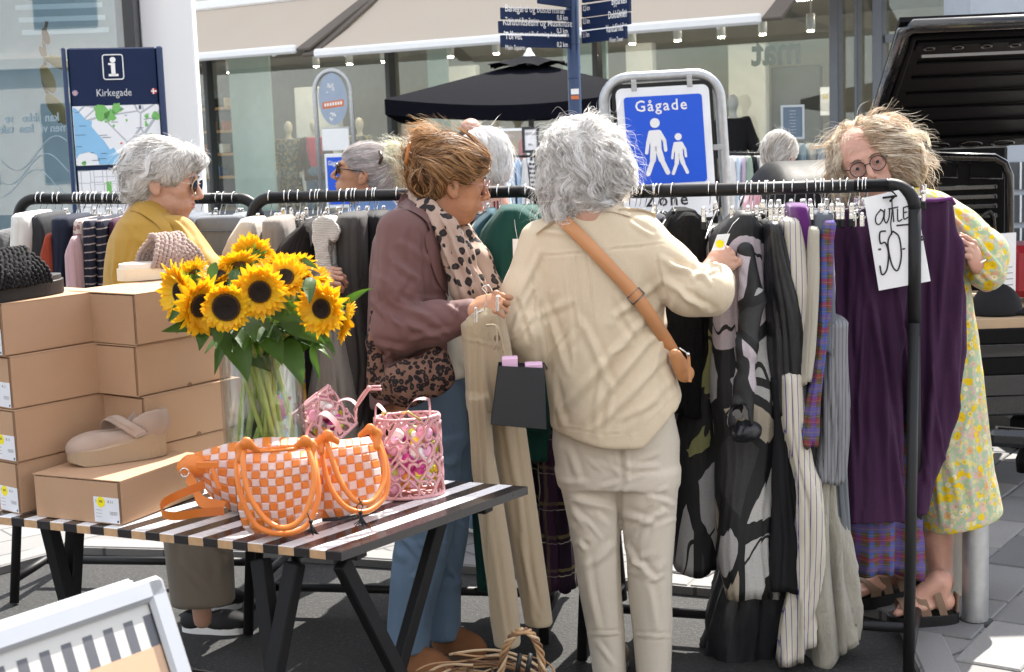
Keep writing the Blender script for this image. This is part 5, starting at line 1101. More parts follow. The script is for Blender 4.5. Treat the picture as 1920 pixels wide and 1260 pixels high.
for i, (px, nm) in enumerate(((1180, 'leftmost black blouse'), (1190, 'navy blouse next to the leftmost black one'), (1198, 'third blouse, navy,'), (1208, 'fourth blouse, black,'), (1232, 'fifth blouse, navy,'), (1240, 'sixth blouse, black,'))):
    hang(RT_, px, 'wire', 'blouse', 'blouse', nm+' right of the curly grey head', M_navy_c if 'navy' in nm else M_blk, [(410, px-16, px+16), (520, px-18, px+20)], 4.72, .12, zb=.6, seed=60+i, hk=nm)
# purple trousers on the end of the rack
M_purple = C_('aubergine crinkle', (.046, .015, .048), weave=150, wb=.9, sheen=.15, wr=.4, wscale=22, stretch=(1, 1, .16), wd=.014)
pt = thing('purple_trousers', 'deep purple crinkled wide trousers clipped at the end of the right rack', 'trousers', [P(1660, 700, 4.45)[0], 4.45, .45])
f = Field([P(1500, 900, 4.5)[0], 4.28, .40], [P(1835, 400, 4.5)[0], 4.72, 1.44], .006)
YP = 4.47
f.col(rows(YP, [(390, 1563, 1712), (430, 1558, 1706), (500, 1548, 1700), (600, 1541, 1700), (700, 1534, 1696), (800, 1527, 1692), (864, 1522, 1690)], .035), .02)
f.col(rows(YP-.05, [(404, 1604, 1700), (500, 1590, 1700), (700, 1582, 1692), (850, 1586, 1694), (984, 1590, 1698)], .03), .02)
f.col(rows(YP, [(374, 1716, 1786), (392, 1700, 1790), (470, 1694, 1804), (560, 1702, 1814), (660, 1704, 1812), (750, 1708, 1796), (840, 1716, 1776), (900, 1712, 1752), (960, 1704, 1735)], .035), .02)
V, q = f.mesh()
st = [(1600, 400, 1700, 985, 9, 14), (1562, 400, 1578, 860, 8, 9), (1640, 440, 1672, 980, 7, 8), (1720, 400, 1716, 900, 9, 10), (1770, 380, 1752, 800, 8, 9), (1800, 450, 1790, 760, 7, 8), (1620, 420, 1612, 950, 6, 7), (1700, 620, 1725, 590, 5, 6), (1744, 520, 1740, 900, 7, 8), (1585, 500, 1600, 980, 6, 6)]
V = folds(V, q, [(a, b, c, d, e, f*1.7) for a, b, c, d, e, f in st]+rstrokes(31, 1560, 450, 1800, 800, 14, 86, 9, 330, 6, 9), amp=.008, scale=17, stretch=(1, 1, .1), fine=.002); obj('cloth', V, q, M_purple, pt, True)
q = MB(); q.tube([P(x, y, YP-.04) for x, y in ((1706, 372), (1730, 376), (1756, 376), (1784, 372), (1790, 384))], .006, 8); q.build('waistband', C_('violet piping', (.12, .03, .14)), pt, True)
hg = thing('clothes_hanger', 'large chrome clip hanger spreading the purple trousers', 'hanger', P(1668, 372, 4.42))
MB().tube([P(1600, 392, 4.42), P(1668, 380, 4.42), P(1732, 368, 4.42)], .003, 6).build('bar', M_chrome, hg, True)
MB().tube([P(1668, 380, 4.42), P(1664, 362, 4.42), P(1652, 352, 4.40), P(1655, 336, 4.38), P(1668, 338, 4.34)], .0022, 6).build('hook', M_chrome, hg, True)
for x, y in ((1606, 388), (1730, 366)):
    c = P(x, y, 4.40); q = MB(); q.bar(c+[0, 0, .03], c+[0, 0, -.02], .022, .012, bev=.003); q.bar(c+[.005, -.008, .032], c+[.002, -.004, -.015], .010, .006); q.ball(c+[0, -.006, .01], .008, 8); cl = q.build('clip', M_chrome, hg); MB().bar(c+[0, 0, -.018], c+[0, 0, -.042], .024, .016, bev=.003).build('grip', M_black, cl)
# extra empty hooks along the rails
for key, pxs in (('middle', (594, 640, 652, 668, 690, 705)), ('left', (155, 182, 205, 216, 238)), ('right', (1385, 1410, 1436, 1540, 1610, 1624))):
    for px in pxs: 
        c, d, r = rail_pt(key, px); nh = unit(np.cross([0, 0, 1], d)); R_ = r+.004
        t = thing('clothes_hanger', 'spare chrome clip hanger crowded on the %s rail' % key, 'hanger', c+[0, 0, -.1], 'spare hangers on the %s rail' % key)
        MB().tube([c+nh*R_*math.cos(a)+np.array([0, 0, R_*math.sin(a)]) for a in np.linspace(math.radians(205), math.radians(-10), 12)]+[c+nh*.02+[0, 0, -.024], c+[0, 0, -.05], c+[0, 0, -.09]], .0017, 6).build('hook', M_chrome, t, True)
        MB().tube([c-nh*.16+[0, 0, -.09], c+nh*.16+[0, 0, -.09]], .0022, 6).build('bar', M_chrome, t, True)
        for s in (-1, 1): e = c+nh*s*.14+[0, 0, -.09]; q = MB(); q.bar(e+[0, 0, .014], e+[0, 0, -.02], .013, .010, up=nh, bev=.002); q.ball(e+[0, 0, .016], .006, 8); q.build('clip', M_chrome, t)
# price sign
ps = thing('price_sign', 'white handwritten OUTLET price card hanging behind the rack post', 'price sign', P(1680, 545, 4.335))
PC = [P(x, y, 4.335) for x, y in ((1620, 371), (1713, 350), (1745, 527), (1648, 545))]
MB().prism(PC, (0, 1, 0), .0015).build('card', M_card, ps)
def cardpt(x, y): return P(x, y, 4.3335)
def scrawl(strokes, w=2.0):
    q = MB()
    for s in strokes:
        pts = smoothpath([cardpt(*p) for p in s], 6) if len(s) > 2 else np.array([cardpt(*p) for p in s])
        q.tube(pts, w/S(4.33), 6, flat=1.0)
    q.build('handwriting', M_blktxt, ps, True)
scrawl([[(1652, 393), (1643, 404), (1642, 416), (1648, 421), (1655, 412), (1657, 398), (1650, 392)], [(1659, 392), (1658, 410), (1662, 418), (1667, 408), (1668, 390)], [(1666, 392), (1684, 388)], [(1674, 391), (1676, 416)], [(1683, 391), (1684, 414), (1692, 411)], [(1694, 389), (1695, 410), (1703, 407)], [(1694, 389), (1702, 387)], [(1695, 399), (1701, 397)], [(1700, 387), (1712, 384)]], 1.2)
scrawl([[(1661, 433), (1650, 436), (1651, 456), (1660, 455), (1666, 475), (1663, 505), (1654, 515), (1650, 498)], [(1674, 433), (1665, 455), (1672, 495), (1683, 507), (1690, 480), (1686, 445), (1674, 433)], [(1647, 468), (1652, 467)], [(1681, 423), (1712, 420)], [(1692, 467), (1697, 466)], [(1716, 436), (1712, 470), (1716, 505)], [(1727, 402), (1722, 500), (1717, 508)], [(1729, 443), (1726, 447), (1729, 450), (1732, 446), (1729, 443)]], 1.5)
q = MB(); q.tube([P(1672, 368, 4.325), P(1673, 395, 4.325), P(1670, 420, 4.32), P(1672, 440, 4.325)], .002, 6); q.bar(P(1655, 371, 4.325), P(1682, 367, 4.325), .004, .006); q.tube([P(1672, 358, 4.325), P(1680, 366, 4.32), P(1668, 378, 4.325)], .003, 6); q.build('cable_tie', M_black, ps, True)
# ------------------------------------------------------------------ trestle table
TZ = .75
C0 = G(640, 1035, TZ); T1 = unit(G(0, 968, TZ)-C0); T2v = G(990, 912, TZ)-C0; TL_ = np.linalg.norm(T2v); T2 = T2v/TL_
tb = thing('trestle_table', 'long display table with black and white striped boards on black trestles', 'table', [C0[0]-.6, C0[1]+.5, 0])
M_tw = plain('white gloss board', (.74, .75, .77), .28, var=.05, bump=.04, bs=200); M_tb = plain('black gloss board', (.018, .015, .016), .25, var=.3, bump=.05, bs=200, coat=.3); M_raw = plain('raw plywood edge', (.48, .30, .16), .8, vs=60, var=.3, bump=.2, bs=300)
BWD = .0400; TH = .020
for k in range(46):
    white = k % 2 == 1; w0 = .0005+BWD*k; w1 = BWD*(k+1)
    a, b = C0+T1*w0, C0+T1*w1; zt = np.array([0, 0, -.0002*(k % 3)]); top = [a+zt, b+zt, b+T2v+zt, a+T2v+zt]
    q = MB(); V = np.array(top+[p-[0, 0, TH] for p in top]); e = 1
    # chamfered top edge
    ch = .0015; inn = [a+(T2*ch)+zt, b+(T2*ch)+zt, b+T2v-T2*ch+zt, a+T2v-T2*ch+zt]
    Vt = np.array(inn+[p-[0, 0, ch] for p in top]+[p-[0, 0, TH] for p in top])
    q.add(Vt, [[0, 3, 2, 1]], 0); q.add(Vt, [[0, 1, 5, 4], [1, 2, 6, 5], [2, 3, 7, 6], [3, 0, 4, 7]], 0)
    q.add(Vt, [[4, 5, 9, 8]], 1); q.add(Vt, [[5, 6, 10, 9], [6, 7, 11, 10], [7, 4, 8, 11], [8, 9, 10, 11]], 0)
    q.build('board', [M_tw, M_raw] if white else [M_tb, M_tb], tb)
mb = MB(); cA = C0+T1*.05+T2*.06-[0, 0, .034]; 
for f in (.10, .55): mb.bar(C0+T1*.03+T2*f-[0, 0, .031], C0+T1*1.8+T2*f-[0, 0, .031], .04, .022)
mb.build('under_frame', M_black, tb)
M_leg = plain('black painted leg', (.008, .008, .009), .6, bump=.08, bs=60, spec=.2)
def leg(x0, y0, z0, x1, y1, Y1, w=.045, h=.03):
    a = G(x0, y0, z0); b = G(x1, y1, 0.0) if Y1 is None else np.array([P(x1, y1, Y1)[0], Y1, 0.0]); MB().bar(a, b, w, h, bev=.003).build('leg', M_leg, tb)
for a, b in (((.55, .06), (.25, .30)), ((.26, .08), (.56, .34))): pass
def xleg(s, t0, t1, sp=.0, off=0.0, w=.042):
    """one X trestle: s = distance along the table, legs cross between depth t0 and t1"""
    for (ta, tbb, so) in ((t0, t1, 0), (t1, t0, .034)):
        a = C0+T1*(s+so)+T2*ta-[0, 0, .045]; b = C0+T1*(s+so+sp)+T2*tbb; b[2] = .003
        MB().bar(a, b, w, .026, up=T1, bev=.003).build('leg', M_leg, tb)
xleg(.06, .07, .45); xleg(1.62, .10, .50)
def pxleg(a, b, w=.042, d=.03):
    MB().bar(a, b, w, d, up=unit(T2), bev=.003).build('leg', M_leg, tb)
A_ = C0+T1*.15+T2*.03-[0, 0, .045]; B_ = C0+T1*.245+T2*.03-[0, 0, .045]
pxleg(A_+T1*.085, np.array([P(560, 1500, 2.98)[0], 2.98, 0])); pxleg(B_-T1*.1, np.array([P(420, 1500, 3.02)[0], 3.02, 0]))
A2 = G(92, 985, .71); pxleg(A2, [A2[0]+.08, A2[1]+.1, .003]); pxleg(A2+[.05, .05, 0], [A2[0]-.03, A2[1]+.02, .003])
mb = MB(); mb.bar(C0+T1*.1+T2*.28+[0, 0, -.46], C0+T1*1.65+T2*.30+[0, 0, -.46], .035, .03); mb.build('stretcher', M_leg, tb)
# ------------------------------------------------------------------ shoe boxes
g = NG('corrugated cardboard'); v = g.coord(); cn = g.noise(v, 9, 4); fb_ = g.noise(g.coord((1, 1, 6)), 320, 2); ln = g.n('TexWave', {'Vector': v, 'Scale': 85.0, 'Distortion': .3}, bands_direction='Z').outputs['Fac']
col = g.mix(cn, (.41, .245, .145), (.48, .30, .185)); col = g.mix(.25, col, g.mix(fb_, (.28, .16, .09), (.50, .33, .21))); M_cb = g.pbr(col, .85, g.bump(ln, .06, .001, g.bump(fb_, .15, .001, g.bump(g.noise(v, 5, 3), .15, .01))))
M_cbd = plain('cardboard cut edge', (.20, .11, .06), .9)
M_label = plain('paper label', (.70, .71, .76), .6, var=.04); M_yel = plain('yellow sticker', (.85, .72, .0), .5, var=.03); M_ink2 = plain('label ink', (.05, .05, .06), .6)
def ang(d): return np.array([math.cos(math.radians(d)), math.sin(math.radians(d)), 0])
def shoe_box(near, aL, lL, lR, h, label, lab=True, yel=False, notch=False, lid=.028):
    dl = ang(aL); dr = ang(aL-88); n2 = np.cross(dl, [0, 0, 1])
    near = np.asarray(near, float); t = thing('shoe_box', label, 'shoe box', near+dl*lL/2+dr*lR/2)
    c = near+dl*lL/2+dr*lR/2+[0, 0, h/2]; A = [dl, dr, [0, 0, 1]]
    def pz(a, b, z): return near+dl*a+dr*b+np.array([0, 0, z])
    e = .0016
    q = MB(); q.prism([pz(e, e, .0005), pz(e, lR-e, .0005), pz(lL-e, lR-e, .0005), pz(lL-e, e, .0005)], (0, 0, 1), h-.006); q.build('tray', M_cb, t)
    q = MB(); q.prism([pz(0, 0, 0), pz(0, lR, 0), pz(0, lR, h-.003), pz(0, 0, h-.003)], -dl*1., .0012) if False else None
    q = MB(); q.prism([pz(-e, .004, h-.0025), pz(-e, lR-.004, h-.0025), pz(lL+e, lR, h-.0025), pz(lL+e, .0, h-.0025)], (0, 0, 1), .0025)
    q.prism([pz(-.0006, .003, .003), pz(-.0006, lR-.002, .003), pz(-.0006, lR-.002, h-.003), pz(-.0006, .003, h-.003)], -dl, .0016)
    q.build('lid', M_cb, t)
    q = MB(); q.prism([pz(.002, -.0006, .004), pz(.002, -.0006, h-.004), pz(.0042, -.0006, h-.004), pz(.0042, -.0006, .004)], dr, .0012)
    q.build('fold_gap', M_cbd, t)
    if notch:
        pts = [pz(-.0024, lR*.52+.009*math.cos(a), .0005+.010*math.sin(a)) for a in np.linspace(0, math.pi, 12)]; MB().prism(pts, -dl, .0006).build('thumb_hole', M_cbd, t)
    if lab:
        # label sticker on the short face (normal -dr), near the corner
        xd = -dl; nn = -dr; o = near-dr*.0006
        def lp_(u, z): return o+dl*(.078-u)+[0, 0, z]
        st = MB(); st.prism([lp_(0, .004), lp_(.075, .004), lp_(.075, .064), lp_(0, .064)], nn, .0008); s_ = st.build('label_sticker', M_label, t)
        if yel:
            st = MB(); st.disc(lp_(.022, .052)+nn*.0011, nn, .0125, .0004, 18); y_ = st.build('yellow_sticker', M_yel, s_); text('-20%', .008, M_ink2, y_, lp_(.013, .051)+nn*.0017, xd, xs=.9, bold=.02, thick=0)
        text('I I', .009, M_ink2, s_, lp_(.006, .051)+nn*.0009, xd, bold=.02, thick=0, sp=1.6); text('K I I', .009, M_ink2, s_, lp_(.042, .051)+nn*.0009, xd, bold=.02, thick=0, sp=1.0)
        pass
        q = MB()
        for k in range(4): q.box(lp_(.058, .0305-.0022*k)+nn*.0011, .012-.002*(k % 2), .0001, .0003, [xd, nn, [0, 0, 1]])
        for k in range(3): q.box(lp_(.014, .033-.008*k)+nn*.0011, .009, .0001, .0003, [xd, nn, [0, 0, 1]])
        q.box(lp_(.070, .009)+nn*.0011, .0025, .0001, .0025, [xd, nn, [0, 0, 1]]); q.build('print_line', M_ink2, s_)
    return t
zb_ = TZ+.0008
nB = G(38, 965, zb_); hB = [.127, .127, .128, .126]; z = zb_
names = ['bottom box of the left cardboard stack, partly behind the box with the suede shoe', 'second shoe box up in the left stack with a yellow sticker', 'third shoe box up in the left stack with a white label', 'topmost shoe box of the left stack under the black slipper']
for k in range(4):
    nn_ = np.array([nB[0]+[.0, .004, .000, -.010][k], nB[1]+[0, -.003, .006, .004][k], z]); shoe_box(nn_, 141+[0, 2, -1, 1.5][k], .21, .325, hB[k]-.0012, names[k], True, k in (0, 1)); z += hB[k]
ZB = z
nA = G(268, 812, zb_+.127); nA = np.array([-.915, 3.60, 0]); z = zb_
names = ['bottom shoe box of the right hand stack', 'second shoe box up in the right stack with a thumb hole', 'third shoe box up in the right stack, with a thumb hole', 'topmost shoe box of the right stack under the crochet slipper']
for k in range(4):
    shoe_box([nA[0]+[.004, .006, -.004, .002][k], nA[1]+[0, .004, .002, 0][k], z], 143+[0, -1, 1.5, 0][k], .25, .33, .126, names[k], False, False, k in (1, 2)); z += .1275
ZA = z
nC = G(228, 986, zb_); shoe_box(nC, 153, .262, .315, .104, 'flat shoe box in front on the table under the beige suede shoe', True, True); ZC = zb_+.1045
# ------------------------------------------------------------------ shoes
M_suede = plain('taupe suede', (.37, .275, .225), .95, var=.22, vs=14, bump=.3, bs=350); M_sole = plain('tan rubber', (.36, .26, .17), .6); M_inso = plain('leather insole', (.38, .22, .13), .6); M_crsole = plain('cream rubber', (.66, .58, .44), .55, var=.05); M_crin = plain('cream insole', (.68, .64, .58), .6)
def frame_ab(A, B):
    d = B-A; L_ = np.linalg.norm(d); d = d/L_; return d, np.cross([0, 0, 1], d), L_
def outline(L_, w_, n=40, pinch=.82):
    out = []
    for a in np.linspace(0, 2*np.pi, n, endpoint=False):
        x = .5-.5*math.cos(a)*abs(math.cos(a))**-.25; s = math.sin(a); wd = np.interp(x, [0, .12, .30, .55, .8, 1], [.80, 1.0, 1.0, pinch, .80, .62]); out.append((x*L_, w_*.5*wd*np.sign(s)*abs(s)**.65))
    return out
def sole(A, B, w_, lowf, topf, m, par, nm='sole', grooves=0, inset=.0):
    d, s, L_ = frame_ab(A, B); o = outline(L_, w_, 72)
    R_ = []
    for f, e in ((0, .94), (.04, 1), (.96, 1.0), (1, .96)):
        row = []
        for i, (x, y) in enumerate(o):
            lo, hi = lowf(x/L_), topf(x/L_); gr = 1-(.012 if grooves and i % 2 and f < .9 else 0)
            row.append(A+d*(L_/2+(x-L_/2)*e*gr)+s*y*e*gr+[0, 0, lo+(hi-lo)*f])
        R_.append(row)
    V = np.array(R_); q = MB(); q.grid(V, 0, True); n = len(o); q.add(V[-1], [list(range(n))]); q.add(V[0], [list(range(n))[::-1]])
    return q.build(nm, m, par, False)
# mary jane
tA, tB = G(127, 874, ZC), G(314, 852, ZC); d, s, L_ = frame_ab(tA, tB)
sh1 = thing('suede_shoe', 'beige suede mary jane shoe with a thick ribbed platform sole on a box', 'shoe', (tA+tB)/2)
sole(tA, tB, .098, lambda x: max(0, .012*(.15-x)/.15) if x < .15 else 0, lambda x: np.interp(x, [0, .3, .6, .85, 1], [.040, .040, .050, .066, .070]), M_sole, sh1, grooves=1)
def sp(x, y, z): return tA+d*L_*x+s*y+np.array([0, 0, z])
f = Field(np.minimum(tA, tB)-[.09, .09, .0], np.maximum(tA, tB)+[.09, .09, .18], .003)
ax_ = [d, s, [0, 0, 1]]
f.ell(sp(.23, 0, .040), (.058, .042, .036), ax_, .01); f.ell(sp(.50, 0, .050), (.078, .038, .032), ax_, .02)
f.ell(sp(.80, 0, .088), (.060, .037, .058), [unit(d+np.array([0, 0, .5])), s, unit(np.array([0, 0, 1])-.5*d)], .02)
f.ell(sp(.60, 0, .125), (.105, .024, .062), [unit(d+np.array([0, 0, .22])), s, unit(np.array([0, 0, 1])-.22*d)], .006, 'sub'); f.ell(sp(.76, 0, .132), (.080, .030, .050), [unit(d+np.array([0, 0, .55])), s, unit(np.array([0, 0, 1])-.55*d)], .006, 'sub')
f.plane(sp(0, 0, .026), (0, 0, -1)); V, q = f.mesh(); obj('upper', V, q, M_suede, sh1, True)
q = MB(); q.ball(sp(.62, 0, .058), (.085, .028, .006), 16, ax=[unit(d+np.array([0, 0, .2])), s, unit(np.array([0, 0, 1])-.2*d)]); q.build('insole', M_inso, sh1, True)
# strap from far side over instep to near side
pts = smoothpath([sp(.50, .046, .052), sp(.43, .034, .085), sp(.46, .0, .108), sp(.58, -.036, .092), sp(.72, -.046, .066)], 8)
V = []
for i, p in enumerate(pts):
    wd = .017; tt = unit(d*.9+np.array([0, 0, .25])); V.append([p-tt*wd, p-tt*wd*.5+[0, 0, .003], p+tt*wd*.5+[0, 0, .003], p+tt*wd, p+tt*wd*.9-[0, 0, .003], p-tt*wd*.9-[0, 0, .003]])
MB().grid(np.array(V), 0, True).build('strap', M_suede, sh1, True)
q = MB(); q.tube([p+np.array([0, 0, .0045])-d*.010 for p in pts[2:-2]], .0007, 4); q.build('stitching', M_sole, sh1, True)
# crochet slipper and black slipper
def slipper(A, B, label, ms, mi, mk, w_=.105, cross=True, th=.034):
    d, s, L_ = frame_ab(A, B); t = thing('slipper', label, 'slipper', (A+B)/2)
    sole(A, B, w_, lambda x: 0, lambda x: th*(1-.15*x), ms, t); sole(A+d*.006+[0, 0, th*.92], B-d*.006+[0, 0, th*.92], w_*.93, lambda x: 0, lambda x: .010+.004*(x < .3), mi, t, 'footbed')
    def sp(x, y, z): return A+d*L_*x+s*y+np.array([0, 0, z])
    R = random.Random(1)
    def band(x0, x1, nm, wd, hh=.105, k_=7, ph=0):
        q = MB()
        for j in range(k_):
            f_ = (j/(k_-1)-.5)*wd
            base = [sp(x0+f_*.9, -.052, th*.9), sp(x0*.8+x1*.2+f_, -.050, th+.030), sp((x0+x1)/2+f_, -.022, hh), sp((x0+x1)/2+f_, .02, hh+.006), sp(x0*.2+x1*.8+f_, .050, th+.034), sp(x1+f_*.9, .052, th*.9)]
            p = smoothpath(base, 12); n = len(p); r = .0062*(1+.28*np.sin(np.arange(n)*2.1+(j % 2)*math.pi)); q.tube(p+np.stack([0*r, 0*r, .0015*np.sin(np.arange(n)*2.1+j)], 1), r, 7)
        q.build(nm, mk, t, True)
    if cross: band(.42, .72, 'knitted_strap', .30); band(.74, .44, 'knitted_strap', .30, .098)
    else: band(.45, .75, 'knitted_strap', .42, .110, 10); band(.75, .45, 'knitted_strap', .42, .104, 10)
    return t
M_croc = C_('taupe crochet yarn', (.33, .24, .21), weave=300, wb=.8); M_cblk = C_('black yarn', (.008, .008, .009), weave=300, wb=.8)
slipper(G(224, 528, ZA), G(385, 512, ZA), 'cream slipper with crossed taupe crochet straps on the right box stack', M_crsole, M_crin, M_croc, .11)
slipper(G(110, 545, ZB), G(-70, 575, ZB), 'black slipper with crossed black knitted straps on the left box stack', M_black, plain('dark insole', (.03, .03, .032), .5), M_cblk, .115, False, .036)
# ------------------------------------------------------------------ vase with sunflowers
VYY = 3.60; vt = P(487, 652, VYY); vx = vt[0]; vr = .1
vase = thing('glass_vase', 'tall clear glass cylinder vase holding the sunflowers', 'vase', (vx, VYY, zb_))
g = NG('clear vase glass'); fr = g.n('LayerWeight', {'Blend': .35}).outputs['Facing']; tr = g.n('BsdfTransparent', {'Color': (.90, .93, .93)}); gl = g.n('BsdfGlossy', {'Color': (.9, .95, .95), 'Roughness': .04})
mx = g.n('MixShader', {0: g.math('ADD', g.math('MULTIPLY', g.math('POWER', fr, 1.8), .85), .015), 1: tr.outputs[0], 2: gl.outputs[0]}); g.t.links.new(mx.outputs[0], g.out.inputs[0]); M_vglass = g.m
hV = vt[2]-zb_
MB().lathe((vx, VYY, zb_), [(0, .001), (vr-.004, 0), (vr, .005), (vr, hV-.003), (vr-.003, hV), (vr-.006, hV-.003), (vr-.006, .02), (0, .02)], 48).build('glass', M_vglass, vase, True)
g = NG('vase water'); tr = g.n('BsdfTransparent', {'Color': (.86, .90, .84)}); gl = g.n('BsdfGlossy', {'Roughness': .02}); mx = g.n('MixShader', {0: .015, 1: tr.outputs[0], 2: gl.outputs[0]}); g.t.links.new(mx.outputs[0], g.out.inputs[0])
MB().lathe((vx, VYY, zb_), [(0, .021), (vr-.0065, .021), (vr-.0065, .17), (0, .17)], 40).build('water', g.m, vase, True)
g = NG('sunflower petal'); v = g.coord(); nz = g.noise(v, 26, 3); colp = g.mix(g.ramp(nz, [(.3, 0), (.7, 1)]), (.82, .42, .004), (.88, .64, .012))
b_ = g.n('BsdfPrincipled', {'Base Color': colp, 'Roughness': .6}); t_ = g.n('BsdfTranslucent', {'Color': (.85, .45, .01)}); mx = g.n('MixShader', {0: .35, 1: b_.outputs[0], 2: t_.outputs[0]}); g.t.links.new(mx.outputs[0], g.out.inputs[0]); M_petal = g.m
M_disc = plain('flower disc', (.010, .005, .003), .95, var=.5, vs=90, bump=1.0, bs=260); M_disc2 = plain('flower disc rim', (.07, .03, .006), .95, bump=1.0, bs=260, var=.5, vs=90)
def leafmat(nm, c):
    g = NG(nm); v = g.coord(); col = g.mix(g.noise(v, 18, 3), tuple(x*.7 for x in c), tuple(x*1.25 for x in c)); b_ = g.n('BsdfPrincipled', {'Base Color': col, 'Roughness': .5, 'Normal': g.bump(g.noise(v, 60, 3), .4, .003)}); t_ = g.n('BsdfTranslucent', {'Color': (c[0]*1.7, c[1]*1.9, c[2]*.7)})
    mx = g.n('MixShader', {0: .3, 1: b_.outputs[0], 2: t_.outputs[0]}); g.t.links.new(mx.outputs[0], g.out.inputs[0]); return g.m
M_leaf = leafmat('leaf green', (.048, .105, .02)); M_stem = plain('stem green', (.29, .36, .08), .5, var=.2, bump=.2, bs=150); M_sepal = leafmat('sepal green', (.10, .19, .04))
def leafmesh(q, base, d, up, L_, W_, bend=.3, fold=.25, n=9):
    d = unit(d); s = unit(np.cross(d, up)); u = np.cross(s, d); V = np.zeros((n, 5, 3))
    for i in range(n):
        t = i/(n-1); w_ = W_*(math.sin(math.pi*min(1, t**.75*.97+.03))**.9)*(1-.25*t)*.5; c = np.asarray(base)+d*L_*t-u*bend*L_*t*t+s*.04*L_*math.sin(t*5)
        for j in range(5): y = (j-2)/2; V[i, j] = c+s*w_*y+u*w_*abs(y)*fold+u*.02*L_*math.sin(6*t+2*y)
    q.grid(V)
def sunflower(x, y, Y, rpx, face, label, rdisc=.42, npet=27, seed=0, stem_to=None, closed=.0, half=1.0):
    R = random.Random(seed); rdisc *= .9; c = P(x, y, Y); r = rpx/S(Y); n = unit(face); u0 = unit(np.cross(n, [0, 0, 1])) if abs(n[2]) < .95 else np.array([1.0, 0, 0]); v0 = np.cross(u0, n)
    t = thing('sunflower', label, 'sunflower', c)
    q = MB()
    for lay in range(3):
        m = npet-lay*3
        for k in range(m):
            a = math.tau*(k+.5*lay+R.uniform(-.25, .25))/m; e = u0*math.cos(a)+v0*math.sin(a); L_ = r*(1-rdisc*.85)*R.uniform(.85, 1.15)*(1-.1*lay); wd = r*.235*R.uniform(.75, 1.25)
            out = unit(e+n*(.15+.28*lay+closed+R.uniform(-.15, .2))); bs = c+e*r*rdisc*.88+n*r*.06; nn2 = unit(np.cross(np.cross(out, n), out)); sd_ = np.cross(out, nn2)
            cur = R.uniform(-.25, .3); V = np.zeros((5, 3, 3))
            for i, (tt, ww) in enumerate(((0, .45), (.3, .95), (.6, 1.0), (.85, .55), (1, .03))):
                cc_ = bs+out*L_*tt+nn2*cur*L_*tt*tt
                for j in (-1, 0, 1): V[i, j+1] = cc_+sd_*wd*.5*ww*j+nn2*wd*.14*abs(j)
            q.grid(V)
    p_ = q.build('petals', M_petal, t, True); p_['kind'] = 'stuff'
    q = MB(); A = [u0, v0, n]; q.lathe(c, [(r*rdisc*1.02, -.01), (r*rdisc*1.02, .006), (r*rdisc*.92, .013), (r*rdisc*.86, .012)], 24, ax=A); q.build('disc_rim', M_disc2, t, True)
    q = MB(); q.lathe(c, [(r*rdisc*.88, .012), (r*rdisc*.5, .011), (r*rdisc*.2, .006), (0.0, .005)], 24, ax=A)
    q.build('disc', M_disc, t, True)
    q = MB(); q.lathe(c, [(r*rdisc*.95, -.004), (r*rdisc*.8, -.018), (r*.15, -.030), (.005, -.045)], 16, ax=A)
    for k in range(14):
        a = math.tau*(k+R.uniform(-.2, .2))/14; e = u0*math.cos(a)+v0*math.sin(a); leafmesh(q, c+e*r*rdisc*.7-n*.015, e+n*.05*R.uniform(-1, 2), n, r*.50*R.uniform(.8, 1.2), r*.22, -.15, .2, 5)
    q.build('sepals', M_sepal, t, True)['kind'] = 'stuff'
    if stem_to is None: a = R.uniform(0, math.tau); stem_to = np.array([vx+.075*math.cos(a), VYY+.075*math.sin(a), zb_+.025])
    th_ = math.atan2(c[1]-VYY, c[0]-vx); neck = np.array([vx+(c[0]-vx)*.35, VYY+(c[1]-VYY)*.35, vt[2]+.015]); rr_ = np.hypot(*(neck[:2]-[vx, VYY])); lim = .075
    if rr_ > lim: neck[:2] = [vx+(neck[0]-vx)*lim/rr_, VYY+(neck[1]-VYY)*lim/rr_]
    pts = smoothpath([c-n*.035, c-n*.07-[0, 0, .015], neck, (neck+stem_to)/2+[R.uniform(-.006, .006), 0, 0], stem_to], 7); r_ = .0070*R.uniform(.85, 1.15)
    MB().tube(pts, r_, 8).build('stem', M_stem, t, True)
    for k in range(2):
        b = pts[11+k*2]; e = unit([c[0]-vx+R.uniform(-.08, .08), c[1]-VYY+R.uniform(-.06, .06), R.uniform(-.05, .02)]); q = MB(); leafmesh(q, b, e+[0, 0, R.uniform(-.2, .5)], [0, 0, 1], R.uniform(.07, .115), R.uniform(.04, .06), R.uniform(.2, .6)); q.build('leaf', M_leaf, t, True)
    return t
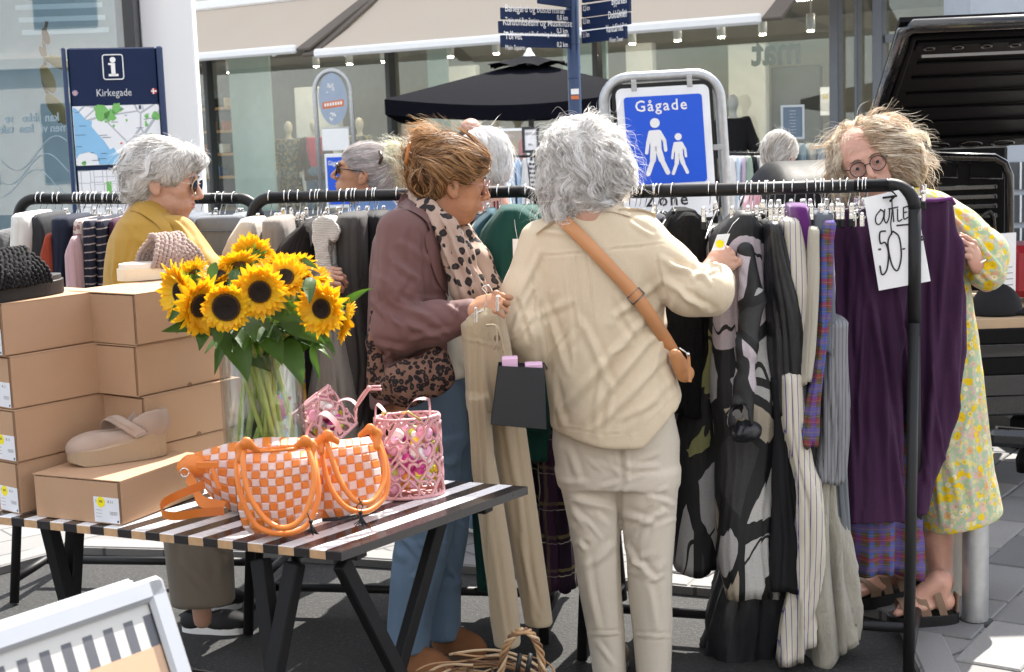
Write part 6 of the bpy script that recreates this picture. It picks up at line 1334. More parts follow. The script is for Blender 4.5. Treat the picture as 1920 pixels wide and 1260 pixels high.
sf = [(341, 548, 3.48, 54, (-.75, -.65, .05), 'sunflower at the far left of the bouquet, seen obliquely', .36),
      (372, 572, 3.40, 56, (.72, -.68, -.15), 'sunflower second from left, turned to the right', .42),
      (425, 575, 3.33, 44, (.02, -1, -.12), 'small rounded sunflower facing the camera, left of centre', .62),
      (487, 546, 3.37, 50, (.16, -1, -.06), 'large sunflower facing forward in the bouquet\'s centre', .44),
      (534, 524, 3.42, 46, (-.05, -.75, .62), 'sunflower tilted upward right of centre', .42),
      (606, 578, 3.40, 50, (-.35, -.9, .02), 'sunflower facing forward at the right of the bouquet', .40),
      (640, 598, 3.50, 42, (.93, .1, -.35), 'rightmost sunflower, turned away and drooping', .4),
      (446, 500, 3.55, 40, (-.3, .4, .85), 'sunflower at the upper left seen from behind its petals', .4),
      (472, 478, 3.62, 38, (-.1, .8, .55), 'topmost sunflower turned away from the camera', .4),
      (500, 498, 3.66, 38, (.2, .45, .8), 'sunflower just below the top, seen from the side', .4),
      (548, 497, 3.52, 42, (.25, .1, .9), 'sunflower at the upper right opening upward', .42),
      (362, 516, 3.62, 36, (-.6, .3, .7), 'small sunflower behind the left ones next to the slipper', .4),
      (578, 545, 3.55, 34, (.5, -.1, .4), 'half hidden sunflower between the two right blossoms', .4)]
sf += [(520, 512, 3.50, 42, (.1, -.5, .8), 'sunflower opening upward behind the central blossom', .42), (410, 522, 3.52, 38, (-.2, -.4, .9), 'sunflower tilted skyward behind the left blossoms', .42), (585, 520, 3.55, 36, (.4, -.2, .8), 'small sunflower peeping over the right blossom', .4)]
for i, (x, y, Y, r, fc, lb_, rd) in enumerate(sf): sunflower(x, y, Y, r*1.09, fc, lb_, rd, seed=i+3)
# the big leaves hanging round the bouquet
gr_ = thing('foliage', 'dark green sunflower leaves crowding below the blossoms over the vase rim', 'leaves', (vx, VYY, vt[2]))
for (x0, y0, x1, y1, Y0_, Y1_, w_) in ((440, 600, 455, 700, 3.50, 3.40, .085), (545, 635, 560, 712, 3.50, 3.42, .062), (400, 610, 315, 610, 3.5, 3.42, .05), (362, 560, 316, 594, 3.42, 3.38, .04), (640, 565, 688, 542, 3.5, 3.45, .022), (420, 590, 402, 640, 3.45, 3.36, .045), (470, 590, 472, 630, 3.42, 3.34, .05), (585, 520, 578, 560, 3.40, 3.34, .035), (405, 492, 392, 545, 3.45, 3.42, .028), (445, 505, 432, 545, 3.5, 3.45, .03), (530, 590, 600, 640, 3.48, 3.38, .05), (600, 610, 625, 660, 3.46, 3.42, .022), (588, 640, 595, 710, 3.50, 3.46, .02), (500, 610, 520, 670, 3.5, 3.4, .07), (345, 600, 400, 625, 3.5, 3.42, .045), (560, 600, 540, 560, 3.45, 3.38, .03), (505, 580, 560, 600, 3.42, 3.36, .035), (395, 560, 410, 600, 3.38, 3.33, .03), (560, 480, 590, 500, 3.5, 3.45, .02), (460, 640, 500, 690, 3.56, 3.5, .08), (480, 600, 430, 660, 3.56, 3.5, .09), (560, 620, 500, 650, 3.6, 3.5, .09), (600, 600, 560, 650, 3.6, 3.5, .07)):
    a, b = P(x0, y0, Y0_), P(x1, y1, Y1_); q = MB(); leafmesh(q, a, b-a, unit([.1, -1, .5]), np.linalg.norm(b-a)*1.05, w_, .18, .3); q.build('leaf', M_leaf, gr_, True)
# ------------------------------------------------------------------ woven orange bags
M_or = plain('orange leather', (.70, .20, .03), .42, var=.1, vs=12, bump=.12, bs=120); M_pk = plain('pale pink leather', (.70, .54, .51), .45, var=.06, bump=.12, bs=150)
def woven(fn, nu, nv, t, nm='woven_panel', pil=.0022, th=.0):
    """fn(u,v)->(point, normal); alternating pillow shaped cells"""
    q = MB(); 
    for i in range(nu):
        for j in range(nv):
            u0, u1, v0, v1 = i/nu, (i+1)/nu, j/nv, (j+1)/nv; g_ = .05; du, dv = (u1-u0)*g_, (v1-v0)*g_; V = []
            for (v_, hv) in ((v0, 0), (v0+3*dv, 1), (v1-3*dv, 1), (v1, 0)):
                for (u_, hu) in ((u0, 0), (u0+3*du, 1), (u1-3*du, 1), (u1, 0)):
                    p, n = fn(u_, v_); V.append(p+n*pil*(hu*hv)-n*pil*.3*(1-hu*hv))
            q.grid(np.array(V).reshape(4, 4, 3)[::-1], (i+j) % 2)
    o = q.build(nm, [M_or, M_pk], t, False); o['kind'] = 'stuff'; return o
def px_sheet(left, right, top, bot, Y, bul, back=False, Yr=None):
    """sheet bounded by px curves: left(v),right(v) give x at v; top(u),bot(u) give y"""
    Yr = Y if Yr is None else Yr
    def pt(u, v):
        x = left(v)+(right(v)-left(v))*u; y = top(u)+(bot(u)-top(u))*v; YY = Y+(Yr-Y)*u
        b = bul*(max(0, 1-(2*u-1)**4))**.6*(max(0, 1-abs(2*v-1)**3))**.55
        return P(x, y, YY-b if not back else YY+b)
    def fn(u, v):
        e = .01; a = pt(min(1, u+e), v)-pt(max(0, u-e), v); b = pt(u, min(1, v+e))-pt(u, max(0, v-e)); n = unit(np.cross(a, b)); n = n if (n[1] < 0) != back else -n
        return pt(u, v), n
    return fn
I1 = lambda xs, ys: (lambda t: float(np.interp(t, xs, ys)))
def handle(t, pts, r=.0062, nm='handle'): MB().tube(smoothpath(pts, 8), r, 10).build(nm, M_or, t, True)
# bag one
b1 = thing('woven_bag', 'front left orange and pink woven handbag with rolled handles and black tassel', 'handbag', G(520, 990, zb_))
for bk_ in (False, True): woven(px_sheet(I1([0, .3, .7, .93, 1], [446, 440, 446, 456, 470]), I1([0, .5, .9, 1], [590, 596, 594, 578]), I1([0, .5, 1], [856, 852, 843]), I1([0, .5, 1], [1000, 1003, 980]), 3.19, .055, bk_, 3.22), 10, 10, b1)
q = MB(); q.tube(smoothpath([P(x, y, Y) for x, y, Y in ((446, 850, 3.19), (480, 847, 3.14), (518, 845, 3.13), (560, 840, 3.15), (590, 836, 3.22), (555, 836, 3.28), (500, 842, 3.28), (446, 850, 3.19))], 5), .0035, 6); q.build('rim_piping', M_or, b1, True)
def H(pts, Y): return [P(x, y, Y_ if Y_ else Y) for x, y, Y_ in pts]
handle(b1, H([(458, 842, 0), (456, 872, 3.10), (466, 925, 3.08), (496, 972, 3.07), (532, 990, 3.06), (566, 972, 3.07), (585, 925, 3.09), (588, 880, 3.11), (578, 842, 3.14)], 3.13))
handle(b1, H([(448, 846, 0), (444, 880, 3.12), (452, 930, 3.10), (480, 985, 3.09), (530, 1001, 3.08), (575, 985, 3.10), (596, 935, 3.12), (594, 890, 3.14), (588, 850, 3.18)], 3.16))
def flap(t, pts, Y, th=.006): MB().prism([P(x, y, Y) for x, y in pts], (0, 1, 0), th).build('handle_tab', M_or, t)
def twist(t, x, y, Y, flip=1):
    f = Field(P(x, y, Y)-[.05, .05, .05], P(x, y, Y)+[.05, .05, .05], .003); f.chain([P(x-18*flip, y+4, Y), P(x, y-8, Y-.01), P(x+13*flip, y+2, Y), P(x+12*flip, y+26, Y-.01)], [.007, .0095, .0095, .007], .006, sq=((0, 1, 0), .6)); V, q = f.mesh(); V = folds(V, q, amp=.0015, scale=60, stretch=(1, 1, 1)); obj('handle_tab', V, q, M_or, t, True)
twist(b1, 462, 838, 3.13, -1); twist(b1, 572, 834, 3.15, 1)
def tassel(t, x, y, Y, pts):
    q = MB(); c = P(x, y, Y)
    q.tube([P(a, b, Y) for a, b in pts], .0013, 5); R = random.Random(3)
    for k in range(16): q.tube([c, c+[R.uniform(-.004, .004), R.uniform(-.01, .004), -.012], c+[R.uniform(-.016, .016), R.uniform(-.018, .008), -.026]], .0012, 4)
    q.ball(c, .005, 8); q.build('tassel', M_black, t, True)
tassel(b1, 583, 978, 3.06, [(576, 962), (580, 972), (583, 978)])
# bag two
b2 = thing('woven_bag', 'right hand orange and pink woven handbag between two other bags', 'handbag', G(660, 960, zb_))
for bk_ in (False, True): woven(px_sheet(I1([0, .5, .9, 1], [594, 590, 592, 604]), I1([0, .5, .9, 1], [700, 714, 722, 712]), I1([0, .5, 1], [830, 824, 818]), I1([0, .5, 1], [972, 968, 948]), 3.30, .055, bk_, 3.36), 8, 9, b2)
handle(b2, H([(612, 828, 0), (622, 860, 3.22), (640, 905, 3.20), (668, 940, 3.19), (700, 938, 3.21), (720, 900, 3.25), (716, 850, 3.28), (696, 816, 3.30)], 3.24))
handle(b2, H([(604, 836, 0), (606, 868, 3.24), (620, 915, 3.22), (650, 952, 3.21), (690, 958, 3.23), (724, 925, 3.28), (724, 870, 3.31), (708, 820, 3.33)], 3.26))
twist(b2, 614, 824, 3.24, -1); twist(b2, 694, 812, 3.28, 1)
tassel(b2, 676, 962, 3.18, [(672, 935), (680, 948), (674, 968), (668, 950), (678, 940)]); q = MB(); q.tube([P(x, y, 3.2) for x, y in ((604, 975), (630, 974), (668, 966))], .004, 6); q.build('zip_pull', M_black, b2, True)
# bag three: crescent shoulder bag behind
b3 = thing('woven_bag', 'wide crescent woven shoulder bag with orange end cap lying behind the totes', 'handbag', G(450, 955, zb_))
for bk_ in (False, True): woven(px_sheet(I1([0, .5, 1], [364, 360, 372]), I1([0, 1], [605, 600]), I1([0, .25, .55, 1], [850, 832, 820, 822]), I1([0, .12, .3, 1], [900, 935, 962, 960]), 3.40, .06, bk_, 3.46), 15, 8, b3)
f = Field(P(320, 910, 3.4)-[.02, .08, .02], P(380, 840, 3.4)+[.02, .08, .02], .003); f.chain([P(343, 876, 3.38), P(356, 874, 3.375), P(370, 874, 3.375)], [.014, .024, .029], .01, sq=((0, 1, 0), .8)); V, q = f.mesh(); obj('end_cap', V, q, M_or, b3, True)
q = MB(); q.bar(P(368, 872, 3.315), P(410, 872, 3.31), .006, .016, bev=.002); q.bar(P(398, 878, 3.31), P(412, 918, 3.30), .010, .010, up=(0, 1, 0), bev=.002); q.build('zip_pull', M_or, b3)
q = MB(); q.tube(arc(P(346, 886, 3.33), .010, 0, 360, 14), .0017, 6); q.build('ring', M_chrome, b3, True)
def ribbon(q, pts, w_, wdir, th=.0015):
    pts = smoothpath(pts, 8); wd = unit(wdir); V = np.array([[p-wd*w_/2, p+wd*w_/2] for p in pts]); q.grid(V); q.grid((V+np.array([0, th, 0]))[::-1])
q = MB(); ribbon(q, [P(384, 908, 3.32), P(340, 926, 3.24), P(306, 944, 3.22), P(304, 962, 3.20), P(330, 968, 3.18), P(372, 962, 3.20), P(420, 958, 3.26)], .022, (0, -.35, 1)); ribbon(q, [P(352, 892, 3.34), P(366, 915, 3.33), P(378, 940, 3.32), P(420, 950, 3.30)], .026, (.5, 0, 1)); q.build('shoulder_strap', M_or, b3, True)
# ------------------------------------------------------------------ pink heart lattice bags
M_ros = plain('rose leather', (.58, .30, .31), .45, var=.06, bump=.1, bs=150); M_tiss = [plain('tissue_%s' % n, c, .35, var=.1) for n, c in (('magenta', (.60, .05, .30)), ('yellow', (.75, .60, .02)), ('lime', (.45, .55, .05)), ('white', (.75, .75, .75)), ('orange', (.70, .28, .04)), ('rose', (.72, .35, .50)))]
def heart_bag(name, label, base, H_, r0, r1, yaw, cols, rowsn, tilt=None, fill=40):
    t = thing(name, label, 'handbag', base); Rm = np.array(Matrix.Rotation(yaw, 3, 'Z')) if tilt is None else np.array(tilt)
    def sp(ph, z, o=0.0): r = r0+(r1-r0)*z/H_; return np.asarray(base)+Rm@np.array([(r+o)*math.cos(ph), (r*.62+o)*math.sin(ph), z])
    q = MB()
    for j in range(rowsn+1):
        for i in range(cols):
            ph0 = math.tau*(i+.5*(j % 2))/cols; w_ = math.tau/cols*.52; z0 = H_*(j+.5)/(rowsn+.3); hh = H_/rowsn*.56; sg_ = 1 if (i+j) % 2 else -1
            pts = []
            for a in np.linspace(0, math.tau, 22)[:-1]:
                hx = math.sin(a)**3; hz = (13*math.cos(a)-5*math.cos(2*a)-2*math.cos(3*a)-math.cos(4*a))/16; pts.append(sp(ph0+hx*w_, min(H_, max(.004, z0+sg_*hz*hh))))
            q.tube(pts, .0052, 5, flat=.6, closed=True)
    for z in (.004, ): q.tube([sp(a, z) for a in np.linspace(0, math.tau, 40)[:-1]], .005, 6, closed=True)
    q.add(np.array([sp(a, .003, -.002) for a in np.linspace(0, math.tau, 40)[:-1]]), [list(range(39))]); q.build('heart_lattice', M_ros, t, True)
    for s_ in (0, math.pi):
        V = np.array([[sp(s_+a, z, .002) for a in (-.10, .10)] for z in np.linspace(0, H_*1.02, 8)]); MB().grid(V).build('side_strap', M_ros, t, True)
    R = random.Random(5)
    for k in range(fill):
        a = R.uniform(0, math.tau); rr_ = R.uniform(.3, .78); z = R.uniform(.02, H_*.80); p = np.asarray(base)+Rm@np.array([r0*rr_*math.cos(a), r0*.62*rr_*math.sin(a), z])
        f = R.uniform(.012, .022); q = MB(); q.ball(p, (f, f*.8, f*R.uniform(.7, 1.3)), 8); q.build('filling', M_tiss[R.choice((0, 0, 1, 2, 3, 3, 4, 5, 5))], t, True)
    return t, sp
hb, sph = heart_bag('lattice_bag', 'pink cut out heart lattice bag with bright filling standing near the table edge', G(770, 928, zb_), .195, .082, .078, math.radians(15), 11, 4, fill=70)
def hh_(a, z=.19, o=0): return sph(a, z, o)
q = MB(); ribbon(q, [hh_(-.9), hh_(-.9, .21)+[0, 0, .02], P(800, 748, 3.43), P(775, 752, 3.42), P(748, 790, 3.44)], .016, (.3, 1, .2)); ribbon(q, [hh_(3.0, .17), P(704, 790, 3.5), P(706, 758, 3.52), P(724, 778, 3.48), P(718, 800, 3.46)], .016, (.2, 1, .2)); q.build('handle', M_ros, hb, True)
M_br = plain('brass', (.7, .5, .2), .25, 1.0); MB().ball(P(720, 775, 3.42), (.007, .004, .006), 8).build('stud', M_br, hb, True); MB().tube([P(x, y, 3.40) for x, y in ((752, 775), (765, 772), (790, 788))], .003, 6).build('buckle', M_br, hb, True)
tl_ = np.array(Matrix.Rotation(math.radians(-35), 3, 'Y')@Matrix.Rotation(math.radians(40), 3, 'Z'))
hb2, sp2 = heart_bag('lattice_bag', 'second pink heart lattice bag leaning behind the orange handbags', G(640, 862, zb_)+[0, 0, .06], .13, .065, .068, 0, 8, 3, tilt=tl_, fill=30)
q = MB(); ribbon(q, [P(x, y, Y) for x, y, Y in ((572, 830, 3.5), (580, 800, 3.48), (604, 774, 3.46), (628, 790, 3.46), (640, 812, 3.48))], .018, (.5, 1, .4)); ribbon(q, [P(x, y, Y) for x, y, Y in ((630, 778, 3.6), (632, 755, 3.6), (652, 748, 3.6), (668, 760, 3.58), (666, 790, 3.56))], .012, (.3, 1, .3)); q.build('handle', M_ros, hb2, True)
q = MB(); q.tube(smoothpath([P(x, y, 3.55) for x, y in ((668, 790), (668, 760), (690, 728), (714, 724))], 6), .0028, 6); q.tube([P(664, 770, 3.55), P(692, 730, 3.55), P(716, 730, 3.55)], .0028, 6); q.ball(P(692, 728, 3.55), .007, 8); q.build('cord', M_ros, hb2, True)
# ------------------------------------------------------------------ wicker basket
M_wk = [plain('willow_%s' % n, c, .6, var=.3, vs=20, bump=.2, bs=90) for n, c in (('tan', (.36, .21, .10)), ('brown', (.17, .085, .04)), ('pale', (.50, .36, .22)))]
bc_ = P(898, 1290, 3.45); rz = bc_[2]; bk = thing('wicker_basket', 'round brown wicker basket with twisted handle on the asphalt at the bottom edge', 'basket', [bc_[0], 3.45, 0])
R = random.Random(9); q = MB()
for k in range(60):
    a0 = R.uniform(0, math.tau); sp_a = R.uniform(.8, 2.0); rr_ = .178+R.uniform(-.012, .012); dz = R.uniform(-.05, .014); sl = R.uniform(-.012, .018)
    pts = [[bc_[0]+(rr_+.007*math.sin(5*t+k)-.06*max(0, -dz-.02))*math.cos(a0+sp_a*t), 3.45+(rr_+.007*math.sin(5*t+k))*math.sin(a0+sp_a*t), rz+dz+sl*t+.005*math.sin(7*t+k)] for t in np.linspace(0, 1, 16)]
    q.tube(pts, R.uniform(.0022, .004), 6, k % 3)
q.build('rim', M_wk, bk, True)
q = MB()
for k in range(14):
    z = .01+(rz-.06)*k/14; rr_ = .12+.055*(k/14)
    q.tube([[bc_[0]+(rr_+.004*(-1)**j)*math.cos(a), 3.45+(rr_+.004*(-1)**j)*math.sin(a), z] for j, a in enumerate(np.linspace(0, math.tau, 37)[:-1])], .007, 5, k % 3, closed=True)
for a in np.linspace(0, math.tau, 19)[:-1]: q.tube([[bc_[0]+.118*math.cos(a), 3.45+.118*math.sin(a), .0], [bc_[0]+.176*math.cos(a), 3.45+.176*math.sin(a), rz]], .004, 5, 1)
q.build('side', M_wk, bk, True); MB().lathe((bc_[0], 3.45, 0), [(0, .02), (.12, .02), (.12, .0)], 20).build('bottom', M_wk[1], bk)
q = MB(); base = smoothpath([P(x, y, Y) for x, y, Y in ((938, 1262, 3.5), (948, 1216, 3.5), (966, 1188, 3.5), (990, 1184, 3.5), (1010, 1212, 3.5), (1018, 1260, 3.5))], 8)
for k in range(4):
    ph = k*math.pi/2; q.tube(base+np.array([[.0065*math.cos(ph+i*.55), .0065*math.sin(ph+i*.55), .004*math.sin(ph+i*.55)] for i in range(len(base))]), .0042, 6, k % 3)
q.build('handle', M_wk, bk, True)
q = MB(); q.tube([P(975, 1225, 3.42), P(970, 1262, 3.40)], .006, 6); q.tube([P(995, 1225, 3.42), P(988, 1264, 3.40)], .006, 6); q.build('ribbon', M_black, bk, True)
# things inside the basket
for i, (x, y, c, nm) in enumerate(((830, 1290, (.55, .50, .42), 'beige'), (880, 1290, (.6, .35, .15), 'ochre'), (950, 1290, (.03, .03, .03), 'black'))):
    p_ = P(x, y, 3.45); p_[2] = rz-.07; f = Field(p_-.08, p_+.08, .006); f.ell(p_, (.055, .06, .03)); V, qq = f.mesh(); V = folds(V, qq, amp=.006, scale=30, stretch=(1, 1, 1)); tag(obj('folded_scarf', V, qq, C_('scarf '+nm, c), None, True), nm+' folded scarf lying in the wicker basket', 'scarf')
# ------------------------------------------------------------------ poster stand in the near corner
M_alu = plain('silver snap frame', (.40, .41, .43), .35, .3, .04)
TR = P(300, 1079, 2.2); TLd = G(0, 1178, TR[2])-TR; au = unit(TLd); BRp = P(357, 1260, 2.14)-TR; ad = unit(BRp-au*(BRp@au)*.0); an = unit(np.cross(ad, au)); an = an if an[1] < 0 else -an
stand = thing('poster_stand', 'silver framed A board poster stand in the near left corner', 'poster stand', [TR[0]-.3, TR[1], 0])
def ap(u, v, o=0.0): return TR+au*u+ad*v+an*o
Lw, Lh = .66, .98
q = MB()
for (a, b) in (((0, .016), (Lw, .016)), ((Lw-.016, 0), (Lw-.016, Lh)), ((0, Lh-.016), (Lw, Lh-.016)), ((.016, 0), (.016, Lh))):
    q = MB(); q.bar(ap(*a), ap(*b), .035, .014, up=an, bev=.006); q.build('snap_frame', M_alu, stand)
for k, o in enumerate((-.022, -.034)):
    q = MB(); q.bar(ap(.035-.004*k, -.004-.006*k, o), ap(Lw, -.004-.006*k, o), .012, .008, up=an, bev=.002); q.build('back_rail', M_alu, stand)
q = MB(); q.prism([ap(.024, .024, -.004), ap(Lw-.024, .024, -.004), ap(Lw-.024, Lh-.02, -.004), ap(.024, Lh-.02, -.004)], -an, .002); pos = q.build('poster', plain('cream paper', (.50, .49, .46), .35), stand)
M_ps = plain('grey stripe ink', (.09, .09, .10), .35); M_pe = plain('peach band ink', (.50, .32, .20), .35)
for k in range(16): q = MB(); u = .033+.0365*k; q.prism([ap(u, .050, -.0035), ap(u+.0165, .050, -.0035), ap(u+.0165, .102, -.0035), ap(u, .102, -.0035)], an, .0002); q.build('printed_stripe', M_ps, pos)
q = MB(); q.prism([ap(.050, .098, -.0033), ap(Lw-.03, .098, -.0033), ap(Lw-.03, .135, -.0033), ap(.050, .135, -.0033)], an, .0002); q.prism([ap(.024, .098, -.0033), ap(.056, .098, -.0033), ap(.056, Lh-.05, -.0033), ap(.024, Lh-.05, -.0033)], an, .00022); q.build('printed_border', M_pe, pos)
q = MB(); q.prism([ap(.06, .137, -.0031), ap(Lw-.05, .137, -.0031), ap(Lw-.05, Lh-.1, -.0031), ap(.06, Lh-.1, -.0031)], an, .0002); q.build('printed_panel', plain('white panel ink', (.56, .57, .61), .35), pos)
q = MB(); q.prism([ap(.024, .036, -.0030), ap(.034, .036, -.0030), ap(.034, Lh-.03, -.0030), ap(.024, Lh-.03, -.0030)], an, .0003); q.build('inner_lip', M_black, pos)  # dark inner lip line between frame and poster
q = MB(); q.bar(ap(.06, .0, -.03), [ap(.06, 0)[0], TR[1]+.45, 0.0], .02, .03); q.bar(ap(Lw-.06, .0, -.03), [ap(Lw-.06, 0)[0], ap(Lw, 0)[1]+.45, 0.0], .02, .03); q.build('rear_leg', M_alu, stand)
# ------------------------------------------------------------------ people: helpers
M_skin = skin('skin'); M_skin2 = skin('tanned skin', (.46, .23, .135)); M_skin3 = skin('rosy skin', (.52, .29, .22)); M_lip = plain('lips', (.40, .13, .11), .45); M_eye = plain('eye white', (.62, .58, .55), .2, var=.03); M_iris = plain('iris', (.02, .022, .025), .35)
class Fr:
    """local frame: +X forward, +Y left, +Z up"""
    def __init__(s, c, fwd, up=(0, 0, 1), k=1.0):
        s.c = np.asarray(c, float); s.x = unit(fwd); u_ = np.asarray(up, float); s.z = unit(u_-s.x*(u_@s.x)); s.y = np.cross(s.z, s.x); s.A = np.array([s.x, s.y, s.z]); s.k = k
    def p(s, x, y, z): return s.c+(np.array([x, y, z])*s.k)@s.A
    def loc(s, P_): return ((P_-s.c)@s.A.T)/s.k
def head_sdf(f, H, old=1.0, ear=True, neck=.055, nlen=.19, lean=.0, nose=1.0):
    k = H.k
    def E(x, y, z, rx, ry, rz, kk=.012, op='add', ax=None): f.ell(H.p(x, y, z), np.array([rx, ry, rz])*k, H.A if ax is None else ax, kk*k, op)
    E(-.012, 0, .036, .097, .075, .080); E(.030, 0, -.015, .062, .060, .082, .03); E(.026, 0, -.062, .058, .052, .040, .025)
    E(.070, 0, -.090, .019, .022, .016, .02); 
    for s in (-1, 1): E(.060, .034*s, -.016, .026, .023, .023, .02); E(.052, .030*s, -.058, .026, .022, .026, .02)
    if old > 0: E(.030, 0, -.098, .035, .034, .018*old, .03)
    E(.078, 0, .030, .018, .046, .012, .015)
    for s in (-1, 1): E(.101, .031*s, .008, .017, .017, .011, .012, 'sub')
    f.cone(H.p(.092, 0, .018), H.p(.116*nose, 0, -.021), .0075*k, .0105*k, .010*k); E(.114*nose, 0, -.026, .0095, .0098, .0085, .006)
    for s in (-1, 1): E(.104, .0115*s, -.030, .010, .0065, .0075, .005)
    E(.082, 0, -.056, .017, .030, .022, .015); E(.0975, 0, -.0505, .006, .020, .0045, .004); E(.0960, 0, -.0605, .007, .018, .0055, .004); E(.106, 0, -.0553, .009, .023, .0018, .002, 'sub')
    for s in (-1, 1): E(.0805, .031*s, .0075, .0135, .0165, .0120, .004); E(.094, .031*s, .0065, .006, .0135, .0042, .003, 'sub')
    if ear:
        for s in (-1, 1):
            ax = np.array([unit(H.x*.97+H.z*.22), H.y, unit(H.z*.97-H.x*.22)]); E(-.008, .077*s, -.006, .019, .008, .032, .006, ax=ax); E(-.003, .086*s, -.003, .010, .006, .019, .003, 'sub', ax); E(-.001, .081*s, -.010, .006, .005, .009, .003, ax=ax); E(.002, .076*s, -.032, .009, .006, .009, .005)
    f.cone(H.p(-.025, 0, -.05), H.p(-.045-lean, 0, -nlen), neck*k, (neck+.006)*k, .035*k)
def build_body(t, H, skinm, joints, hands=(), old=1.0, ear=True, neck=.052, nlen=.19, lean=0.0, extra=None, nose=1.0):
    f = Field(H.c-[.17, .17, .24], H.c+[.17, .17, .15], .0036); head_sdf(f, H, old, ear, neck, nlen, lean, nose)
    V, q = f.mesh(); loc = H.loc(V); N = vnorm(V, q)
    wr = vn(V*[90, 90, 55], 3)*.0006+vn(V*[40, 40, 25], 5)*.0010*old
    V = V+N*wr[:, None]; Vs = [V]; Qs = [q]; n = len(V)
    for chains in joints:
        pts = np.array([c[0] for c in chains]); rs = [c[1] for c in chains]; g = Field(pts.min(0)-.25, pts.max(0)+.25, .012 if len(chains) > 2 else .008); g.chain(pts, rs, .02)
        v, q = g.mesh(); Vs.append(v); Qs.append(q+n); n += len(v)
    for hd in hands:
        v, q = hand_mesh(**hd); Vs.append(v); Qs.append(q+n); n += len(v)
    if extra: 
        for v, q in extra: Vs.append(v); Qs.append(q+n); n += len(v)
    o = obj('body', np.vstack(Vs), np.vstack(Qs), skinm, t, True)
    for s in (-1, 1):
        e = MB(); e.ball(H.p(.0800, .031*s, .0072), .0125*H.k, 14); ey = e.build('eye', M_eye, t, True); e = MB(); e.ball(H.p(.0888, .0315*s, .0068), np.array([.0046, .0070, .0070])*H.k, 10, ax=H.A); e.build('iris', M_iris, ey, True)
        e = MB(); e.tube(smoothpath([H.p(.094, .012*s, .027), H.p(.096, .028*s, .034), H.p(.086, .048*s, .028)], 4), np.interp(np.linspace(0, 1, 9), [0, .5, 1], [.003, .0032, .0012])*H.k, 6); e.build('eyebrow', plain('brow hair', (.16, .11, .08), .9), t, True)
    e = MB(); e.ball(H.p(.0975, 0, -.0500), np.array([.0066, .019, .0042])*H.k, 12, ax=H.A); e.ball(H.p(.0962, 0, -.0607), np.array([.0076, .0175, .0052])*H.k, 12, ax=H.A); e.build('lips', M_lip, t, True)
    return o
def hand_mesh(wrist, d, back, thumb=1, curl=(30, 40, 30), spread=.06, scale=1.0, thumbdir=(.6, .75, -.3), arm=None):
    d = unit(d); n = np.asarray(back, float); n = unit(n-d*(n@d)); s = np.cross(n, d)*thumb; w_ = np.asarray(wrist, float); A = np.array([d, s, n]); k = scale
    f = Field(w_-.16, w_+.16, .0027); q = lambda x, y, z: w_+(np.array([x, y, z])*k)@A
    f.ell(q(.045, 0, 0), np.array([.050, .040, .0155])*k, A, .012); f.cone(q(-.02, 0, 0), q(.02, 0, 0), .024*k, .026*k, .015, sq=(n, .72))
    f.ell(q(.028, .024, -.008), np.array([.030, .018, .015])*k, A, .012)
    for i, (y, L_, r) in enumerate(((.030, .070, .0088), (.0105, .078, .0090), (-.010, .072, .0086), (-.029, .058, .0076))):
        p = np.array([.083-.004*abs(i-1), y, .001]); a = 0; pts = [q(*p)]; rs = [r*1.05*k]
        for j, fr in enumerate((.45, .31, .24)):
            a += math.radians(curl[j]+i*2.5); dd = np.array([math.cos(a), (1.2-i)*spread*(1 if j == 0 else .3), -math.sin(a)]); p = p+unit(dd)*L_*fr; pts.append(q(*p)); rs.append(r*(1-.10*(j+1))*k)
        f.chain(pts, rs, .0035)
        f.ell(q(.083-.004*abs(i-1), y, .006), np.array([.009, .008, .007])*k, A, .006)
    td = unit(thumbdir); p0 = np.array([.022, .030, -.006]); p1 = p0+td*.034; p2 = p1+unit(td*.8+np.array([.5, -.15, -.1]))*.030; p3 = p2+unit(td*.4+np.array([.6, -.4, -.15]))*.024
    f.chain([q(*p0), q(*p1), q(*p2), q(*p3)], [.014*k, .0115*k, .0105*k, .0085*k], .006)
    if arm is not None:
        e = unit(np.asarray(arm)-w_)*min(.13, np.linalg.norm(np.asarray(arm)-w_)); f.cone(w_, w_+e, .0245*k, .031*k, .012)
    V, qq = f.mesh(); return V, qq
def surf(f, x, y, Ya, Yb, off=.004):
    YY = np.linspace(Ya, Yb, 160); pts = np.array([P(x, y, a) for a in YY]); v = f.sample(pts); i = np.argmax(v < 0)
    if not (v < 0).any(): i = np.argmin(v)
    return P(x, y, YY[i]-off)
def strip(name, A_, B_, mat, t, fsurf, off=.006, th=.004, Ya=4.0, Yb=4.8, nc=5):
    A_, B_ = [smoothpath(np.array([[x, y, 0] for x, y in e], float), 5) for e in (A_, B_)]; n = 26
    A_, B_ = [np.array([[np.interp(u, np.linspace(0, 1, len(e)), e[:, k]) for k in (0, 1)] for u in np.linspace(0, 1, n)]) for e in (A_, B_)]
    V = np.array([[surf(fsurf, *(A_[i]*(1-v)+B_[i]*v), Ya, Yb, off+th*math.sin(math.pi*min(1, v*1.15))) for v in np.linspace(0, 1, nc)] for i in range(n)])
    Yy = V[..., 1]; K5 = np.ones(5)/5; V[..., 1] = np.stack([np.convolve(np.pad(Yy[:, c], 2, 'edge'), K5, 'valid') for c in range(nc)], 1)-.003
    q = MB(); q.grid(V); q.grid((V+[0, th, 0])[::-1])
    for e in (V[:, 0], V[:, -1]): q.grid(np.stack([e, e+[0, th, 0]], 1))
    return q.build(name, mat, t, True)
